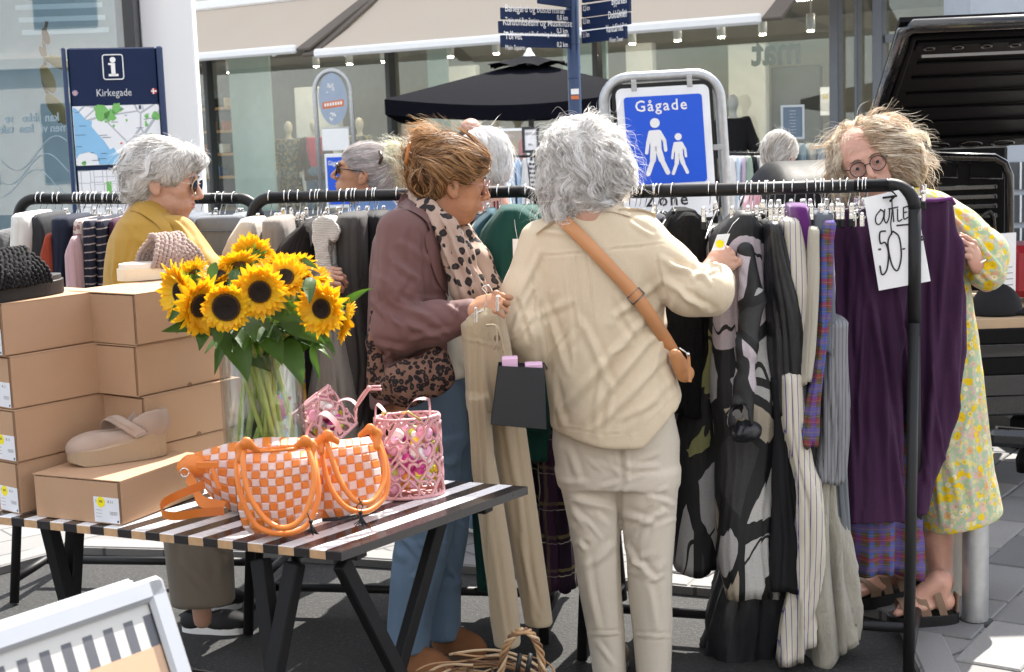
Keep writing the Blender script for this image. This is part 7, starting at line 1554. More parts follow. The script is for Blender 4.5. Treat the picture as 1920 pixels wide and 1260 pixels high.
def strands(name, t, f, seeds_mask, flow, n, nstep, step, mats, rad=.0010, curl=0.0, cf=18.0, lift=(-.002, .007), stick=1.0, clump=.5, nclump=120, helix=0.0, hturn=3.0, fly=.06, flyl=.03, grav=0.0, seed=1, wave=0.0, wf=60, kill=None, jit=.3):
    rng = np.random.RandomState(seed); V, q = f.mesh(); N = vnorm(V, q); m = seeds_mask(V, N) if seeds_mask else np.ones(len(V), bool); V, N = V[m], N[m]
    if not len(V): return None
    idx = rng.randint(0, len(V), n); p = V[idx]+N[idx]*0; base = rng.uniform(lift[0], lift[1], n); isf = rng.rand(n) < fly
    lv = base.copy(); p = p+N[idx]*lv[:, None]; path = [p.copy()]; lr = rng.uniform(.55, 1.0, n); rv = rng.normal(0, jit, (n, 3))
    for k in range(nstep):
        g = f.grad(p); d = flow(p, g)+rv*.25
        if curl: d = d+curl*np.stack([vn(p*cf, 11), vn(p*cf+7.7, 12), vn(p*cf-3.1, 13)], 1)
        d[:, 2] -= grav*(k/nstep)
        if wave: 
            sdv = np.cross(g, d); sdv /= np.linalg.norm(sdv, axis=1)[:, None]+1e-9; d = d+sdv*(wave*np.sin(k*step*wf+vn(p*9, 21)*5))[:, None]
        tn = d-g*(d*g).sum(1)[:, None]*stick; tn /= np.linalg.norm(tn, axis=1)[:, None]+1e-9
        p = p+tn*(step*lr)[:, None]; lv = lv+isf*flyl/nstep; e = f.sample(p)-lv; p = p-g*(e*stick*.8)[:, None]*(~isf | (k < nstep*.3))[:, None]+ (g*(flyl/nstep*1.2)+rv*.004)*isf[:, None]
        path.append(p.copy())
    path = np.array(path)
    if kill is not None:
        ok = ~kill(path.reshape(-1, 3)).reshape(path.shape[:2]).any(0); path = path[:, ok]; n = int(ok.sum()); isf = isf[ok]; idx = idx[ok]
    K = min(nclump, n); cen = rng.choice(n, K, replace=False); D = ((path[0][:, None]-path[0][cen][None])**2).sum(-1); c = cen[D.argmin(1)]
    tt = np.linspace(0, 1, nstep+1)[:, None, None]; cl = clump*np.minimum(1, tt*1.6)*(~isf)[None, :, None]
    path = path+(path[:, c]+ (path[0]-path[0][c])[None]*.25-path)*cl
    if helix:
        ph = rng.uniform(0, 6.28, n)[c]+rng.normal(0, .25, n); hr = helix*rng.uniform(.5, 1.2, n)[c]; tn_ = hturn*rng.uniform(.7, 1.3, n)[c]; a = np.array([.7, .2, .7]); g = f.grad(path[0]); s1 = np.cross(g, [0, 0, 1.0]); s1 /= np.linalg.norm(s1, axis=1)[:, None]+1e-6
        ang_ = ph[None]+np.linspace(0, 1, nstep+1)[:, None]*tn_[None]*6.28; am = np.minimum(1, np.linspace(0, 1, nstep+1)*4)[:, None]*hr[None]
        path = path+s1[None]*(np.cos(ang_)*am)[..., None]+g[None]*((np.sin(ang_)*.8+.5)*am)[..., None]
    T = np.gradient(path, axis=0); T /= np.linalg.norm(T, axis=2)[..., None]+1e-12; rv2 = rng.normal(0, 1, (n, 3)); ref = np.array([.3, -.8, .52])*1.3+rv2/np.linalg.norm(rv2, axis=1)[:, None]; s1 = np.cross(T, ref[None]); s1 /= np.linalg.norm(s1, axis=2)[..., None]+1e-9
    r = rad*rng.uniform(.6, 1.3, n)[None, :]*np.interp(np.linspace(0, 1, nstep+1), [0, .15, .75, 1], [.8, 1, .8, .12])[:, None]; r = np.where(isf[None], r*.5, r)
    W_ = np.stack([path-r[..., None]*s1, path+r[..., None]*s1], 2).transpose(1, 0, 2, 3); Vn = (nstep+1)*2; k0 = np.arange(nstep)*2
    fc = np.stack([k0, k0+1, k0+3, k0+2], -1); Fq = (fc[None]+np.arange(n)[:, None, None]*Vn).reshape(-1, 4)
    mi = (rng.rand(n)[c]*.6+rng.rand(n)*.4); nm_ = len(mats); mi = np.minimum(nm_-1, (mi*nm_).astype(int)); mi = np.repeat(mi, len(fc))
    me = bpy.data.meshes.new(name); VV = W_.reshape(-1, 3)-ROOT[t.name]; me.vertices.add(len(VV)); me.vertices.foreach_set('co', VV.ravel()); me.loops.add(Fq.size); me.polygons.add(len(Fq))
    me.loops.foreach_set('vertex_index', Fq.ravel().astype(np.int32)); me.polygons.foreach_set('loop_start', np.arange(0, Fq.size, 4, dtype=np.int32)); me.polygons.foreach_set('material_index', mi.astype(np.int32)); me.polygons.foreach_set('use_smooth', np.ones(len(Fq), bool))
    for m_ in mats: me.materials.append(m_)
    me.update(calc_edges=True); o = bpy.data.objects.new(name, me); COL.objects.link(o); o.parent = t; ROOT[o.name] = ROOT[t.name]; o['kind'] = 'stuff'; return o
def scalp(t, f, mat, amp=.004, sc_=28, name='hair', shrink=.0):
    V, q = f.mesh(); V = folds(V, q, amp=amp, scale=sc_, stretch=(1, 1, .7)); return obj(name, V, q, mat, t, True)
def glasses(t, H, mat, shape=(.024, .020), lens=None, thick=.0016, temple=None, x0=.108, z0=.006, nm='glasses', ang0=0.0):
    q = MB(); k = H.k; rx, rz = shape
    for s in (-1, 1): q.tube([H.p(x0-.006*abs(math.cos(a)), s*.032+rx*math.cos(a), z0+rz*math.sin(a)*(1-.08*math.cos(a)*s)) for a in np.linspace(0, math.tau, 25)[:-1]], thick*k, 6, closed=True)
    q.tube([H.p(x0-.003, -.010, z0+.006), H.p(x0+.003, 0, z0+.009), H.p(x0-.003, .010, z0+.006)], thick*k, 6); g_ = q.build(nm, mat, t, True)
    for s in (-1, 1):
        q = MB(); q.tube([H.p(x0-.008, s*(.032+rx*.96), z0+.006), H.p(.075, s*.072, z0+.006), H.p(.0, s*.081, z0+.006), H.p(-.022, s*.080, -.012)], thick*.9*k, 6); q.build('temple', temple or mat, g_, True)
        if lens: MB().prism([H.p(x0-.004, s*.032+rx*.97*math.cos(a), z0+rz*.97*math.sin(a)) for a in np.linspace(0, math.tau, 21)[:-1]], H.x, .001).build('lens', lens, g_)
M_lens = glassmat('clear lens', (.96, .96, .97), .05); g = NG('dark lens'); M_dlens = g.pbr((.02, .014, .012), .08)
def seglegs(hipL, hipR, ankL, ankR): return [[(hipL, .075), ((np.array(hipL)+ankL)/2, .05), (ankL, .03)], [(hipR, .075), ((np.array(hipR)+ankR)/2, .05), (ankR, .03)]]
def shoe(t, heel, toe, m, ms, nm='shoe', h=.06, w_=.092, sole_h=.025, opening=True, ridged=False):
    heel = np.asarray(heel, float); toe = np.asarray(toe, float); d = toe-heel; L_ = np.linalg.norm(d); d = d/L_; s = np.cross([0, 0, 1], d); A = [d, s, [0, 0, 1]]
    f = Field(np.minimum(heel, toe)-[.08, .08, .0], np.maximum(heel, toe)+[.08, .08, h+.07], .005); b = sole_h*.6
    f.ell(toe-d*.065+[0, 0, b+.018], (.07, w_*.48, .034), A); f.ell((heel+toe)/2+[0, 0, b+.022], (.10, w_*.40, h*.62), A, .03); f.ell(heel+d*.042+[0, 0, b+.024], (.045, w_*.36, h*.75), A, .03)
    if opening: f.ell(heel+d*.075+[0, 0, b+.062], (.065, w_*.27, .045), A, .006, 'sub')
    f.plane(heel+[0, 0, b], (0, 0, -1)); V, q = f.mesh(); o = obj(nm, V, q, m, t, True); sole(toe, heel, w_, lambda x: 0, lambda x: sole_h, ms, o, 'sole', ridged); return o
# ------------------------------------------------------------------ woman in cream seen from behind
YC = 4.25
M_shirt = cloth('cream cotton drill', (.62, .515, .375), .85, 520, .25, .35, 8, .05, .15, wd=.012); M_trs = cloth('ecru cotton', (.60, .535, .445), .85, 520, .2, .30, 7, .04, .12, wd=.012)
M_tan = plain('tan leather', (.52, .24, .10), .5, var=.12, vs=14, bump=.15, bs=150)
cw = thing('person', 'curly grey haired woman seen from behind in a cream shirt and ecru trousers', 'person', [P(1160, 1000, YC)[0], YC, .0])
H1 = Fr(P(1100, 322, YC+.02), (.30, .95, -.15), (-.10, .10, 1))
J = lambda x, y, Y=YC: P(x, y, Y)
hw_ = J(1340, 500, 4.24)
build_body(cw, H1, M_skin, [[(J(1115, 450, 4.30), .045), (J(1130, 600, 4.28), .08), (J(1155, 800, 4.28), .09)], [(J(1195, 440, 4.27), .035), (J(1290, 545, 4.18), .035), (J(1338, 506, 4.22), .026)], [(J(1015, 450), .035), (J(985, 640, 4.2), .035), (J(1010, 650, 4.42), .026)]]+seglegs(J(1110, 840), J(1215, 840), J(1140, 1300), J(1225, 1300)),
           hands=[dict(wrist=J(1334, 500, 4.235), d=J(1356, 482, 4.25)-J(1334, 500, 4.235), back=(.1, -1, .25), thumb=-1, curl=(62, 68, 40), thumbdir=(.9, .35, .1), scale=.88, arm=J(1300, 535, 4.2))], nlen=.13)
f = Field([J(930, 600)[0]-.02, 3.98, J(1100, 850)[2]-.02], [J(1385, 600)[0]+.02, 4.60, J(1100, 372)[2]+.02], .0050); shirtf = f
f.col(rows(YC, [(366, 1076, 1146, .066), (378, 1070, 1154, .075), (390, 1062, 1168, .085), (400, 1040, 1190, .095), (412, 1018, 1206, .10), (430, 1003, 1222, .105), (470, 996, 1238, .115), (540, 1002, 1246, .122), (620, 1012, 1250, .13), (700, 1022, 1266, .145), (760, 1030, 1284, .155), (828, 1034, 1300, .16)], .12), .02)
f.chain([J(1198, 436), J(1252, 500, 4.21), J(1296, 545, 4.17), J(1330, 546, 4.17), J(1345, 524, 4.20)], [.062, .066, .066, .062, .046], .035)
f.chain([J(1012, 452), J(982, 545, 4.22), J(980, 618, 4.18), J(1000, 650, 4.22), J(1040, 640, 4.40)], [.058, .056, .056, .052, .045], .03)
a, b = J(1200, 817), J(1290, 728); f.plane(a, np.array([-(b-a)[2], 0, (b-a)[0]])*-1 if False else np.array([(b-a)[2], 0, -(b-a)[0]]), .01)
a, b = J(1040, 802), J(1135, 824); f.plane(a, np.array([(b-a)[2], 0, -(b-a)[0]]), .01); f.plane(J(1130, 823), (0, 0, -1), .01)
V, q = f.mesh()
st = [(1012, 479, 1130, 470, 2.2, -3.5), (1130, 470, 1240, 456, 2.2, -3.5), (1074, 482, 1086, 610, 4, 6), (1102, 480, 1110, 600, 3, -5), (1060, 500, 1076, 700, 6, 4), (1232, 480, 1250, 560, 3, -6), (1236, 560, 1060, 770, 9, 11), (1250, 600, 1100, 790, 8, 9), (1240, 530, 1150, 590, 7, 8), (1260, 650, 1120, 800, 8, 8), (1020, 560, 1060, 700, 7, 8), (1010, 600, 1034, 760, 6, 7), (1085, 600, 1150, 730, 8, 8), (1150, 560, 1190, 640, 6, -6), (1030, 700, 1060, 800, 7, 7), (1130, 680, 1120, 815, 7, 6), (1230, 700, 1260, 780, 7, -6), (1240, 480, 1290, 520, 7, 8), (1246, 520, 1310, 580, 8, 9), (1262, 500, 1340, 520, 6, 7), (1280, 560, 1330, 575, 5, 6), (1010, 470, 975, 560, 6, 8), (1000, 540, 960, 620, 6, 8), (995, 600, 960, 640, 5, 7), (1000, 500, 1006, 600, 3, -6), (970, 560, 990, 640, 5, -6), (1038, 796, 1135, 816, 1.8, -2.5), (1135, 816, 1200, 808, 1.8, -2.5), (1200, 808, 1284, 724, 1.8, -2.5), (1020, 430, 1070, 445, 6, 5), (1180, 420, 1225, 440, 5, 5), (1296, 520, 1352, 505, 5, 6)]
st += rstrokes(2, 1020, 560, 1260, 790, 26, 120, 35, 70, 6, 4)+rstrokes(3, 1250, 480, 1340, 580, 10, 40, 40, 40, 5, 5)
V = folds(V, q, st, amp=.0035, scale=13, stretch=(1, 1, .5), fine=.0006, seed=3); obj('shirt', V, q, M_shirt, cw, True)
# collar and shoulder tabs
strip('collar', ((1046, 396), (1072, 374), (1112, 367), (1150, 376), (1172, 390)), ((1040, 416), (1072, 400), (1112, 393), (1152, 398), (1188, 408)), M_shirt, cw, shirtf, .009, .006, 3.9, 4.6)
for pts in (((1160, 393), (1196, 392), (1230, 402)), ((1006, 438), (1024, 424), (1040, 412))):
    qq = MB(); ribbon(qq, [surf(shirtf, x, y+4, 3.95, 4.5, .006) for x, y in pts], .028, (0, -.8, .6), .004); qq.build('shoulder_tab', M_shirt, cw, True)
qq = MB(); cuff = [J(1345, 524, 4.20), J(1366, 528, 4.20)]; f2 = Field(J(1320, 560, 4.2)-[.02, .1, .02], J(1385, 470, 4.2)+[.02, .12, .02], .004); f2.cone(J(1340, 522, 4.20), J(1353, 502, 4.215), .045, .046, .004); f2.cone(J(1345, 515, 4.20), J(1368, 480, 4.22), .034, .048, .003, 'sub'); f2.plane(J(1356, 503, 4.2), J(1356, 500, 4.2)-J(1342, 520, 4.2)); V, q = f2.mesh(); V = folds(V, q, amp=.003, scale=30, stretch=(1, 1, 1)); obj('cuff', V, q, M_shirt, cw, True)
# trousers
f = Field([J(1015, 600)[0], 4.05, -.02], [J(1300, 600)[0], 4.50, J(1100, 770)[2]], .0068)
f.col(rows(YC, [(770, 1040, 1262), (830, 1036, 1273), (870, 1042, 1273), (905, 1048, 1272)], .115), .02)
f.col(rows(YC, [(880, 1044, 1160), (975, 1064, 1162), (1037, 1077, 1163), (1110, 1086, 1165), (1183, 1100, 1170), (1300, 1118, 1174), (1345, 1122, 1176)], .085), .02); f.col(rows(YC-.02, [(880, 1150, 1272), (975, 1168, 1266), (1056, 1176, 1260), (1110, 1179, 1259), (1183, 1187, 1260), (1300, 1196, 1256), (1345, 1200, 1256)], .085), .02)
V, q = f.mesh()
st = [(1160, 830, 1170, 910, 5, -12), (1162, 905, 1166, 1180, 5, -8), (1130, 915, 1160, 900, 5, 8), (1070, 930, 1150, 960, 8, 9), (1085, 1020, 1100, 1030, 5, 9), (1100, 1060, 1150, 1020, 8, 9), (1180, 880, 1235, 870, 6, 8), (1175, 850, 1230, 810, 6, 6), (1170, 960, 1225, 985, 7, 9), (1190, 990, 1250, 960, 6, 9), (1190, 1050, 1225, 1090, 6, 9), (1200, 1040, 1215, 1080, 5, 6), (1215, 930, 1262, 950, 6, 8), (1170, 1010, 1200, 1075, 6, 8), (1100, 1040, 1120, 1180, 7, 6), (1210, 1080, 1230, 1180, 7, 6), (1120, 1200, 1150, 1250, 5, 5), (1100, 1188, 1170, 1186, 2.5, 8), (1187, 1190, 1260, 1192, 2.5, 8), (1060, 840, 1090, 900, 7, 6)]
st += rstrokes(7, 1060, 860, 1160, 1050, 12, 20, 50, 50, 6, 5)+rstrokes(8, 1175, 830, 1260, 1090, 14, -20, 50, 50, 6, 5)
V = folds(V, q, st, amp=.0035, scale=12, stretch=(1, 1, .35), seed=8); obj('trousers', V, q, M_trs, cw, True)
for (x0, x1) in ((1148, 1150), (1228, 1232)): shoe(cw, [J(x0, 1290)[0], 4.20, .0], [J(x1, 1290)[0]+.02, 4.44, 0], plain('beige canvas shoe', (.35, .28, .2), .8), M_white, h=.06)
# curls
f = Field(H1.c-[.22, .22, .24], H1.c+[.22, .22, .20], .006); f.ell(H1.p(-.02, 0, .035), (.122, .112, .114), H1.A); f.ell(H1.p(-.045, .015, -.05), (.098, .104, .082), H1.A, .04); f.ell(H1.p(-.03, .05, -.115), (.06, .07, .05), H1.A, .04)
for k in range(26):
    a = np.random.RandomState(k).normal(0, 1, 3); a = a/np.linalg.norm(a); a[2] = abs(a[2])*1.2-.35; f.ell(H1.p(-.02, 0, .01)+a*np.array([.105, .100, .102]), (.028, .028, .028), k=.012)
f.ell(H1.p(.115, 0, -.03), (.07, .05, .08), H1.A, .02, 'sub')
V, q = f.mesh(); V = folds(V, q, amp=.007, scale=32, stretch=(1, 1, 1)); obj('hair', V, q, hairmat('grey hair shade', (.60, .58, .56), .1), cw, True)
HG = [hairmat('silver strand', (.84, .82, .80), .4), hairmat('white strand', (.95, .94, .93), .4), hairmat('ash strand', (.60, .57, .54), .4), hairmat('pearl strand', (.90, .885, .87), .4)]
dn = lambda p, g: np.tile([0.0, 0, -1.0], (len(p), 1))
strands('hair_strands', cw, f, None, lambda p, g: dn(p, g)*.7+.25*np.sign(H1.loc(p)[:, 1:2])*H1.y, 13000, 18, .0064, HG, .00085, curl=1.0, cf=20, lift=(-.004, .010), clump=.66, nclump=420, helix=.0105, hturn=1.35, fly=.05, flyl=.03, seed=5)
# strap, bag, shopping bag
qq = MB(); sp_px = [(1046, 404), (1062, 418), (1100, 456), (1145, 503), (1190, 552), (1228, 605), (1262, 660)]
sp3 = [surf(shirtf, x, y, 3.9, 4.5, .017+.006*max(0, k-3)) for k, (x, y) in enumerate(sp_px)]; pts = smoothpath(sp3, 8); V = []
for i, p in enumerate(pts):
    tn = unit(pts[min(i+1, len(pts)-1)]-pts[max(i-1, 0)]); sd_ = unit(np.cross(tn, FW)); V.append([p-sd_*.019+[0, .004, 0], p-sd_*.018, p+sd_*.018, p+sd_*.019+[0, .004, 0]])
cb = thing('crossbody_bag', 'small tan leather crossbody bag on a wide strap across the cream shirt', 'bag', sp3[-1]); qq.grid(np.array(V)); qq.build('strap', M_tan, cb, True)
qq = MB(); c = surf(shirtf, 1193, 556, 3.9, 4.5, .022); tn = unit(sp3[4]-sp3[3]); sd_ = unit(np.cross(tn, FW)); 
for o_ in (-.014, .010): qq.tube([c+tn*o_-sd_*.022, c+tn*o_+sd_*.022], .0022, 6)
for s_ in (-1, 1): qq.tube([c-tn*.014+sd_*.022*s_, c+tn*.010+sd_*.022*s_], .0022, 6)
qq.build('buckle', plain('gunmetal', (.2, .19, .18), .3, 1.0), cb, True)
f2 = Field(J(1235, 730, 4.2)-[.02, .12, .02], J(1310, 640, 4.2)+[.02, .12, .03], .004); f2.chain([J(1266, 666, 4.16), J(1284, 700, 4.18)], [.018, .026], .01, sq=((0, 1, 0), .8)); V, q = f2.mesh(); V = folds(V, q, amp=.002, scale=40, stretch=(1, 1, 1)); obj('pouch', V, q, M_tan, cb, True)
qq = MB(); qq.bar(J(1291, 668, 4.14), J(1294, 716, 4.14), .010, .008); qq.build('tassel', M_tan, cb); qq = MB(); qq.ball(J(1290, 664, 4.13), .006, 8); qq.tube([J(1274, 652, 4.13), J(1290, 664, 4.13)], .0025, 6); qq.build('zip', M_chrome, cb, True)
sb = thing('shopping_bag', 'matt black paper shopping bag with pink boxes inside, beside the cream shirt', 'shopping bag', J(975, 800, 3.96))
aa, bb, cc, dd = J(934, 686, 3.93), J(1020, 690, 3.93), J(1024, 806, 3.93), J(920, 796, 3.93); qq = MB(); n_y = np.array([0, .07, 0])
M_matb = plain('matt black paper', (.016, .018, .021), .6, bump=.05)
for q4 in ([aa, bb, cc, dd], [aa+n_y, bb+n_y, cc+n_y, dd+n_y]): qq.prism(q4, (0, 1, 0), .001)
qq.prism([aa, dd, dd+n_y, aa+n_y], (1, 0, 0), .001); qq.prism([bb, cc, cc+n_y, bb+n_y], (1, 0, 0), .001); qq.prism([dd, cc, cc+n_y, dd+n_y], (0, 0, 1), .001); qq.build('bag_body', M_matb, sb)
for x in (955, 1010): MB().tube([J(x-8, 692, 3.97), J(x-2, 680, 3.99), J(x+10, 681, 3.99), J(x+16, 692, 3.97)], .002, 6).build('cord_handle', M_black, sb, True)
for i, (x0, x1, y0, y1) in enumerate(((941, 972, 670, 720), (984, 1018, 681, 720))):
    a, b = J(x0, y0, 3.965), J(x1, y1, 3.965); o = MB().box((a+b)/2, (b[0]-a[0])/2, .026, (a[2]-b[2])/2, bev=.002).build('pink_box', plain('pink card', (.66, .42, .60), .5), None); tag(o, ('pale pink box standing at the left in the black shopping bag', 'darker pink box low in the black shopping bag by the shirt')[i], 'box')
tg = MB().prism([P(x, y, 4.215) for x, y in ((1345, 440), (1369, 438), (1358, 468), (1334, 470))], (0, 1, 0), .001).build('price_tag', M_card, None); tag(tg, 'white price tag with yellow dot held up by the hand in the cream sleeve', 'tag'); MB().disc(P(1350, 457, 4.213), (0, -1, 0), .0115, .0006, 16).build('yellow_sticker', M_yel, tg)
MB().tube([P(1362, 441, 4.214), P(1374, 420, 4.25), P(1386, 408, 4.3)], .0006, 4).build('string', M_whitetxt, tg, True)
# ------------------------------------------------------------------ woman in the brown blazer
YB = 4.42
M_blz = cloth('plum brown gabardine', (.135, .066, .062), .72, 520, .2, .35, 8, .06, .25, .35, wd=.012); M_leo = leopard('leopard scarf', (.40, .29, .235), (.025, .022, .024), (.05, .035, .03), 34); M_leob = leopard('leopard bag', (.17, .095, .07), (.012, .010, .012), (.09, .045, .035), 66, cov=.50); M_tee = cloth('ivory jersey', (.62, .60, .55))
bw = thing('person', 'woman in a plum brown blazer, leopard scarf and flared jeans holding khaki trousers', 'person', [P(790, 1000, YB)[0], YB, 0])
K_ = lambda x, y, Y=YB: P(x, y, Y)
H2 = Fr(K_(846, 343, YB), (.95, .22, -.20), (.20, 0, 1), .98)
build_body(bw, H2, M_skin2, [[(K_(800, 430), .07), (K_(780, 600), .10), (K_(785, 760), .11)], [(K_(752, 445, 4.28), .04), (K_(742, 622, 4.22), .036), (K_(880, 585, 4.12), .026)], [(K_(870, 450, 4.6), .04), (K_(925, 550, 4.6), .036), (K_(965, 530, 4.5), .026)]]+seglegs(K_(780, 740, 4.36), K_(830, 740, 4.5), K_(770, 1215, 4.36), K_(835, 1190, 4.5)),
           hands=[dict(wrist=K_(886, 585, 4.10), d=K_(922, 572, 4.08)-K_(886, 585, 4.10), back=(-.15, -.75, .65), thumb=1, curl=(70, 70, 40), thumbdir=(.8, .3, -.5), scale=1.0, arm=K_(850, 595, 4.13))], nlen=.15, lean=.02, neck=.058, old=1.4)
f = Field([K_(670, 600)[0]-.02, 4.04, K_(800, 800)[2]-.02], [K_(985, 600, 4.6)[0]+.03, 4.74, K_(800, 360)[2]+.02], .0062); blz = f
f.col(rows(YB, [(374, 762, 812, .07), (392, 738, 826, .13), (412, 716, 834, .17), (450, 700, 846, .19), (500, 694, 852, .195), (560, 692, 858, .19), (620, 690, 860, .18), (700, 692, 862, .185), (770, 696, 850, .19)], .18), .02)
f.chain([K_(752, 438, 4.27), K_(744, 540, 4.22), K_(742, 622, 4.20), K_(812, 607, 4.14), K_(880, 590, 4.12)], [.072, .068, .068, .058, .044], .03)
f.chain([K_(850, 450, 4.60), K_(905, 530, 4.62), K_(935, 545, 4.60), K_(975, 530, 4.50)], [.060, .052, .050, .042], .03)
f.cone(K_(905, 420, 4.40), K_(888, 560, 4.38), .052, .050, .012, 'sub'); f.cone(K_(895, 640, 4.38), K_(893, 760, 4.38), .075, .11, .012, 'sub')
a, b = K_(700, 762), K_(836, 690); f.plane(a, np.array([(b-a)[2], 0, -(b-a)[0]]), .01)
V, q = f.mesh()
st = [(748, 395, 800, 372, 3, 4), (720, 430, 712, 560, 6, 5), (790, 440, 800, 560, 4, -7), (785, 560, 860, 555, 5, 7), (740, 560, 800, 590, 7, 9), (750, 600, 830, 640, 7, 9), (770, 640, 850, 620, 6, 7), (700, 560, 770, 640, 7, 8), (705, 640, 760, 660, 6, 7), (730, 480, 780, 520, 6, 5), (850, 600, 862, 575, 4, 6), (700, 690, 740, 660, 5, 6), (726, 680, 800, 700, 3, -5), (820, 560, 870, 600, 5, 5), (900, 520, 925, 490, 5, 7), (920, 560, 955, 520, 5, 7), (700, 500, 720, 610, 6, 5)]
st += rstrokes(12, 700, 450, 850, 700, 22, 70, 50, 55, 6, 4.5)+rstrokes(13, 890, 480, 970, 560, 8, 60, 60, 35, 5, 5)
V = folds(V, q, st, amp=.0032, scale=13, stretch=(1, 1, .5), seed=5); obj('blazer', V, q, M_blz, bw, True)
# lapel and collar
strip('lapel', ((776, 362), (800, 388), (816, 420), (828, 455), (838, 492), (846, 525), (850, 558)), ((752, 380), (780, 398), (806, 428), (797, 444), (806, 486), (822, 530), (842, 556)), M_blz, bw, blz, .010)
strip('collar', ((752, 366), (772, 360), (796, 380), (812, 408)), ((744, 386), (768, 394), (790, 406), (804, 420)), M_blz, bw, blz, .015)
qq = MB(); qq.tube([surf(blz, x, y, 3.95, 4.8, .002) for x, y in ((724, 686), (750, 690), (780, 692))], .0028, 6); qq.build('pocket_flap', M_blz, bw, True)
# ivory top
f = Field([K_(790, 600)[0], 4.2, K_(800, 715)[2]], [K_(900, 600)[0], 4.66, K_(800, 420)[2]], .008); f.col(rows(YB, [(430, 815, 868), (500, 822, 878), (600, 822, 884), (660, 824, 884), (700, 824, 878)], .13), .01); V, q = f.mesh(); V = folds(V, q, rstrokes(2, 830, 500, 880, 690, 8, 70, 30, 50, 5, 4), amp=.003, scale=14); obj('ivory_top', V, q, M_tee, bw, True)
# scarf
f = Field([K_(760, 600)[0], 4.12, K_(800, 600)[2]], [K_(950, 600)[0], 4.66, K_(800, 355)[2]], .0055)
f.chain([K_(778, 368, 4.40), K_(800, 396, 4.31), K_(834, 428, 4.28), K_(858, 480, 4.27), K_(878, 540, 4.26), K_(892, 572, 4.27)], [.022, .030, .036, .042, .046, .030], .02, sq=((0, 1, 0), .7)); f.chain([K_(862, 430, 4.48), K_(895, 490, 4.40), K_(915, 545, 4.36), K_(920, 575, 4.34)], [.03, .042, .045, .030], .02); f.chain([K_(800, 380, 4.50), K_(840, 420, 4.50), K_(870, 440, 4.44)], [.025, .03, .03], .02)
V, q = f.mesh(); V = folds(V, q, [(800, 385, 870, 560, 4, 9), (815, 400, 892, 570, 4, -9), (835, 420, 905, 560, 4, 9), (860, 450, 918, 560, 4, 8), (842, 430, 860, 560, 3, -7), (880, 480, 890, 570, 3, 7)], amp=.004, scale=22, stretch=(1, 1, .4)); obj('scarf', V, q, M_leo, bw, True)
# jeans + boots
f = Field([K_(705, 1000)[0]-.04, 4.14, -.0], [K_(905, 1000)[0]+.03, 4.70, K_(800, 660)[2]], .0068)
f.col(rows(YB, [(680, 745, 868), (760, 738, 874), (830, 742, 880)], .15), .03); f.col(rows(4.34, [(820, 742, 866), (900, 748, 862), (1000, 742, 850), (1080, 732, 830), (1160, 726, 812), (1216, 724, 806)], .072), .02); f.col(rows(4.50, [(820, 790, 884), (900, 800, 886), (1000, 802, 878), (1080, 802, 864), (1190, 800, 864)], .075), .02)
V, q = f.mesh(); V = folds(V, q, rstrokes(21, 740, 800, 870, 1100, 20, 30, 60, 55, 7, 6)+[(790, 1120, 800, 1170, 6, 6), (745, 1000, 800, 1060, 6, 8), (830, 960, 870, 990, 6, 7)], amp=.003, scale=12, stretch=(1, 1, .4)); obj('jeans', V, q, M_denim, bw, True)
M_boot = plain('brown suede boot', (.20, .085, .035), .95, var=.25, vs=20, bump=.3, bs=300)
shoe(bw, [K_(752, 1240, 4.34)[0], 4.34, 0], [K_(812, 1240, 4.34)[0]+.05, 4.26, 0], M_boot, plain('gum sole', (.12, .07, .04), .6), 'boot', .10, opening=False); shoe(bw, [K_(822, 1200, 4.5)[0], 4.52, 0], [K_(900, 1200, 4.5)[0], 4.44, 0], M_boot, plain('gum sole', (.12, .07, .04), .6), 'boot', .09, opening=False)
# leopard bag
lbg = thing('leopard_bag', 'leopard print shoulder bag hanging at the blazer woman\'s hip', 'handbag', K_(770, 760, 4.2))
f = Field(K_(680, 780, 4.15)-[.03, .1, .03], K_(850, 560, 4.15)+[.03, .16, .03], .005); f.chain([K_(712, 730, 4.18), K_(760, 720, 4.13), K_(812, 700, 4.13), K_(822, 668, 4.14)], [.030, .055, .050, .022], .03, sq=((0, 1, 0), .6)); f.chain([K_(706, 560, 4.20), K_(702, 640, 4.17), K_(704, 720, 4.17)], [.012, .020, .024], .01, sq=((0, 1, 0), .5))
V, q = f.mesh(); V = folds(V, q, rstrokes(4, 700, 670, 830, 760, 8, 60, 40, 50, 7, 6), amp=.004, scale=18, stretch=(1, 1, 1)); obj('pouch', V, q, M_leob, lbg, True)
# hair swept into a clip
f = Field(H2.c-[.22, .2, .2], H2.c+[.2, .2, .2], .006); f.ell(H2.p(-.022, 0, .045), (.118, .092, .094), H2.A); f.ell(H2.p(-.062, 0, .01), (.060, .075, .085), H2.A, .03); f.ell(H2.p(-.062, 0, .088), (.050, .05, .036), H2.A, .03); f.ell(H2.p(.055, 0, .085), (.045, .06, .030), H2.A, .03)
f.ell(H2.p(.10, 0, -.035), (.075, .1, .085), H2.A, .015, 'sub'); f.ell(H2.p(-.004, -.085, -.022), (.030, .03, .040), H2.A, .01, 'sub'); f.ell(H2.p(.03, -.08, -.06), (.06, .05, .06), H2.A, .015, 'sub')
HB = [hairmat('brown strand', (.24, .115, .048), .2), hairmat('dark brown strand', (.10, .046, .02), .15), hairmat('caramel strand', (.45, .24, .10), .25), hairmat('honey strand', (.60, .40, .22), .3)]
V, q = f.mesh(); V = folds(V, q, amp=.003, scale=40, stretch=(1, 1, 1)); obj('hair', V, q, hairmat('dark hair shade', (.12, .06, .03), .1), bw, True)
clip = H2.p(-.118, -.03, .05)
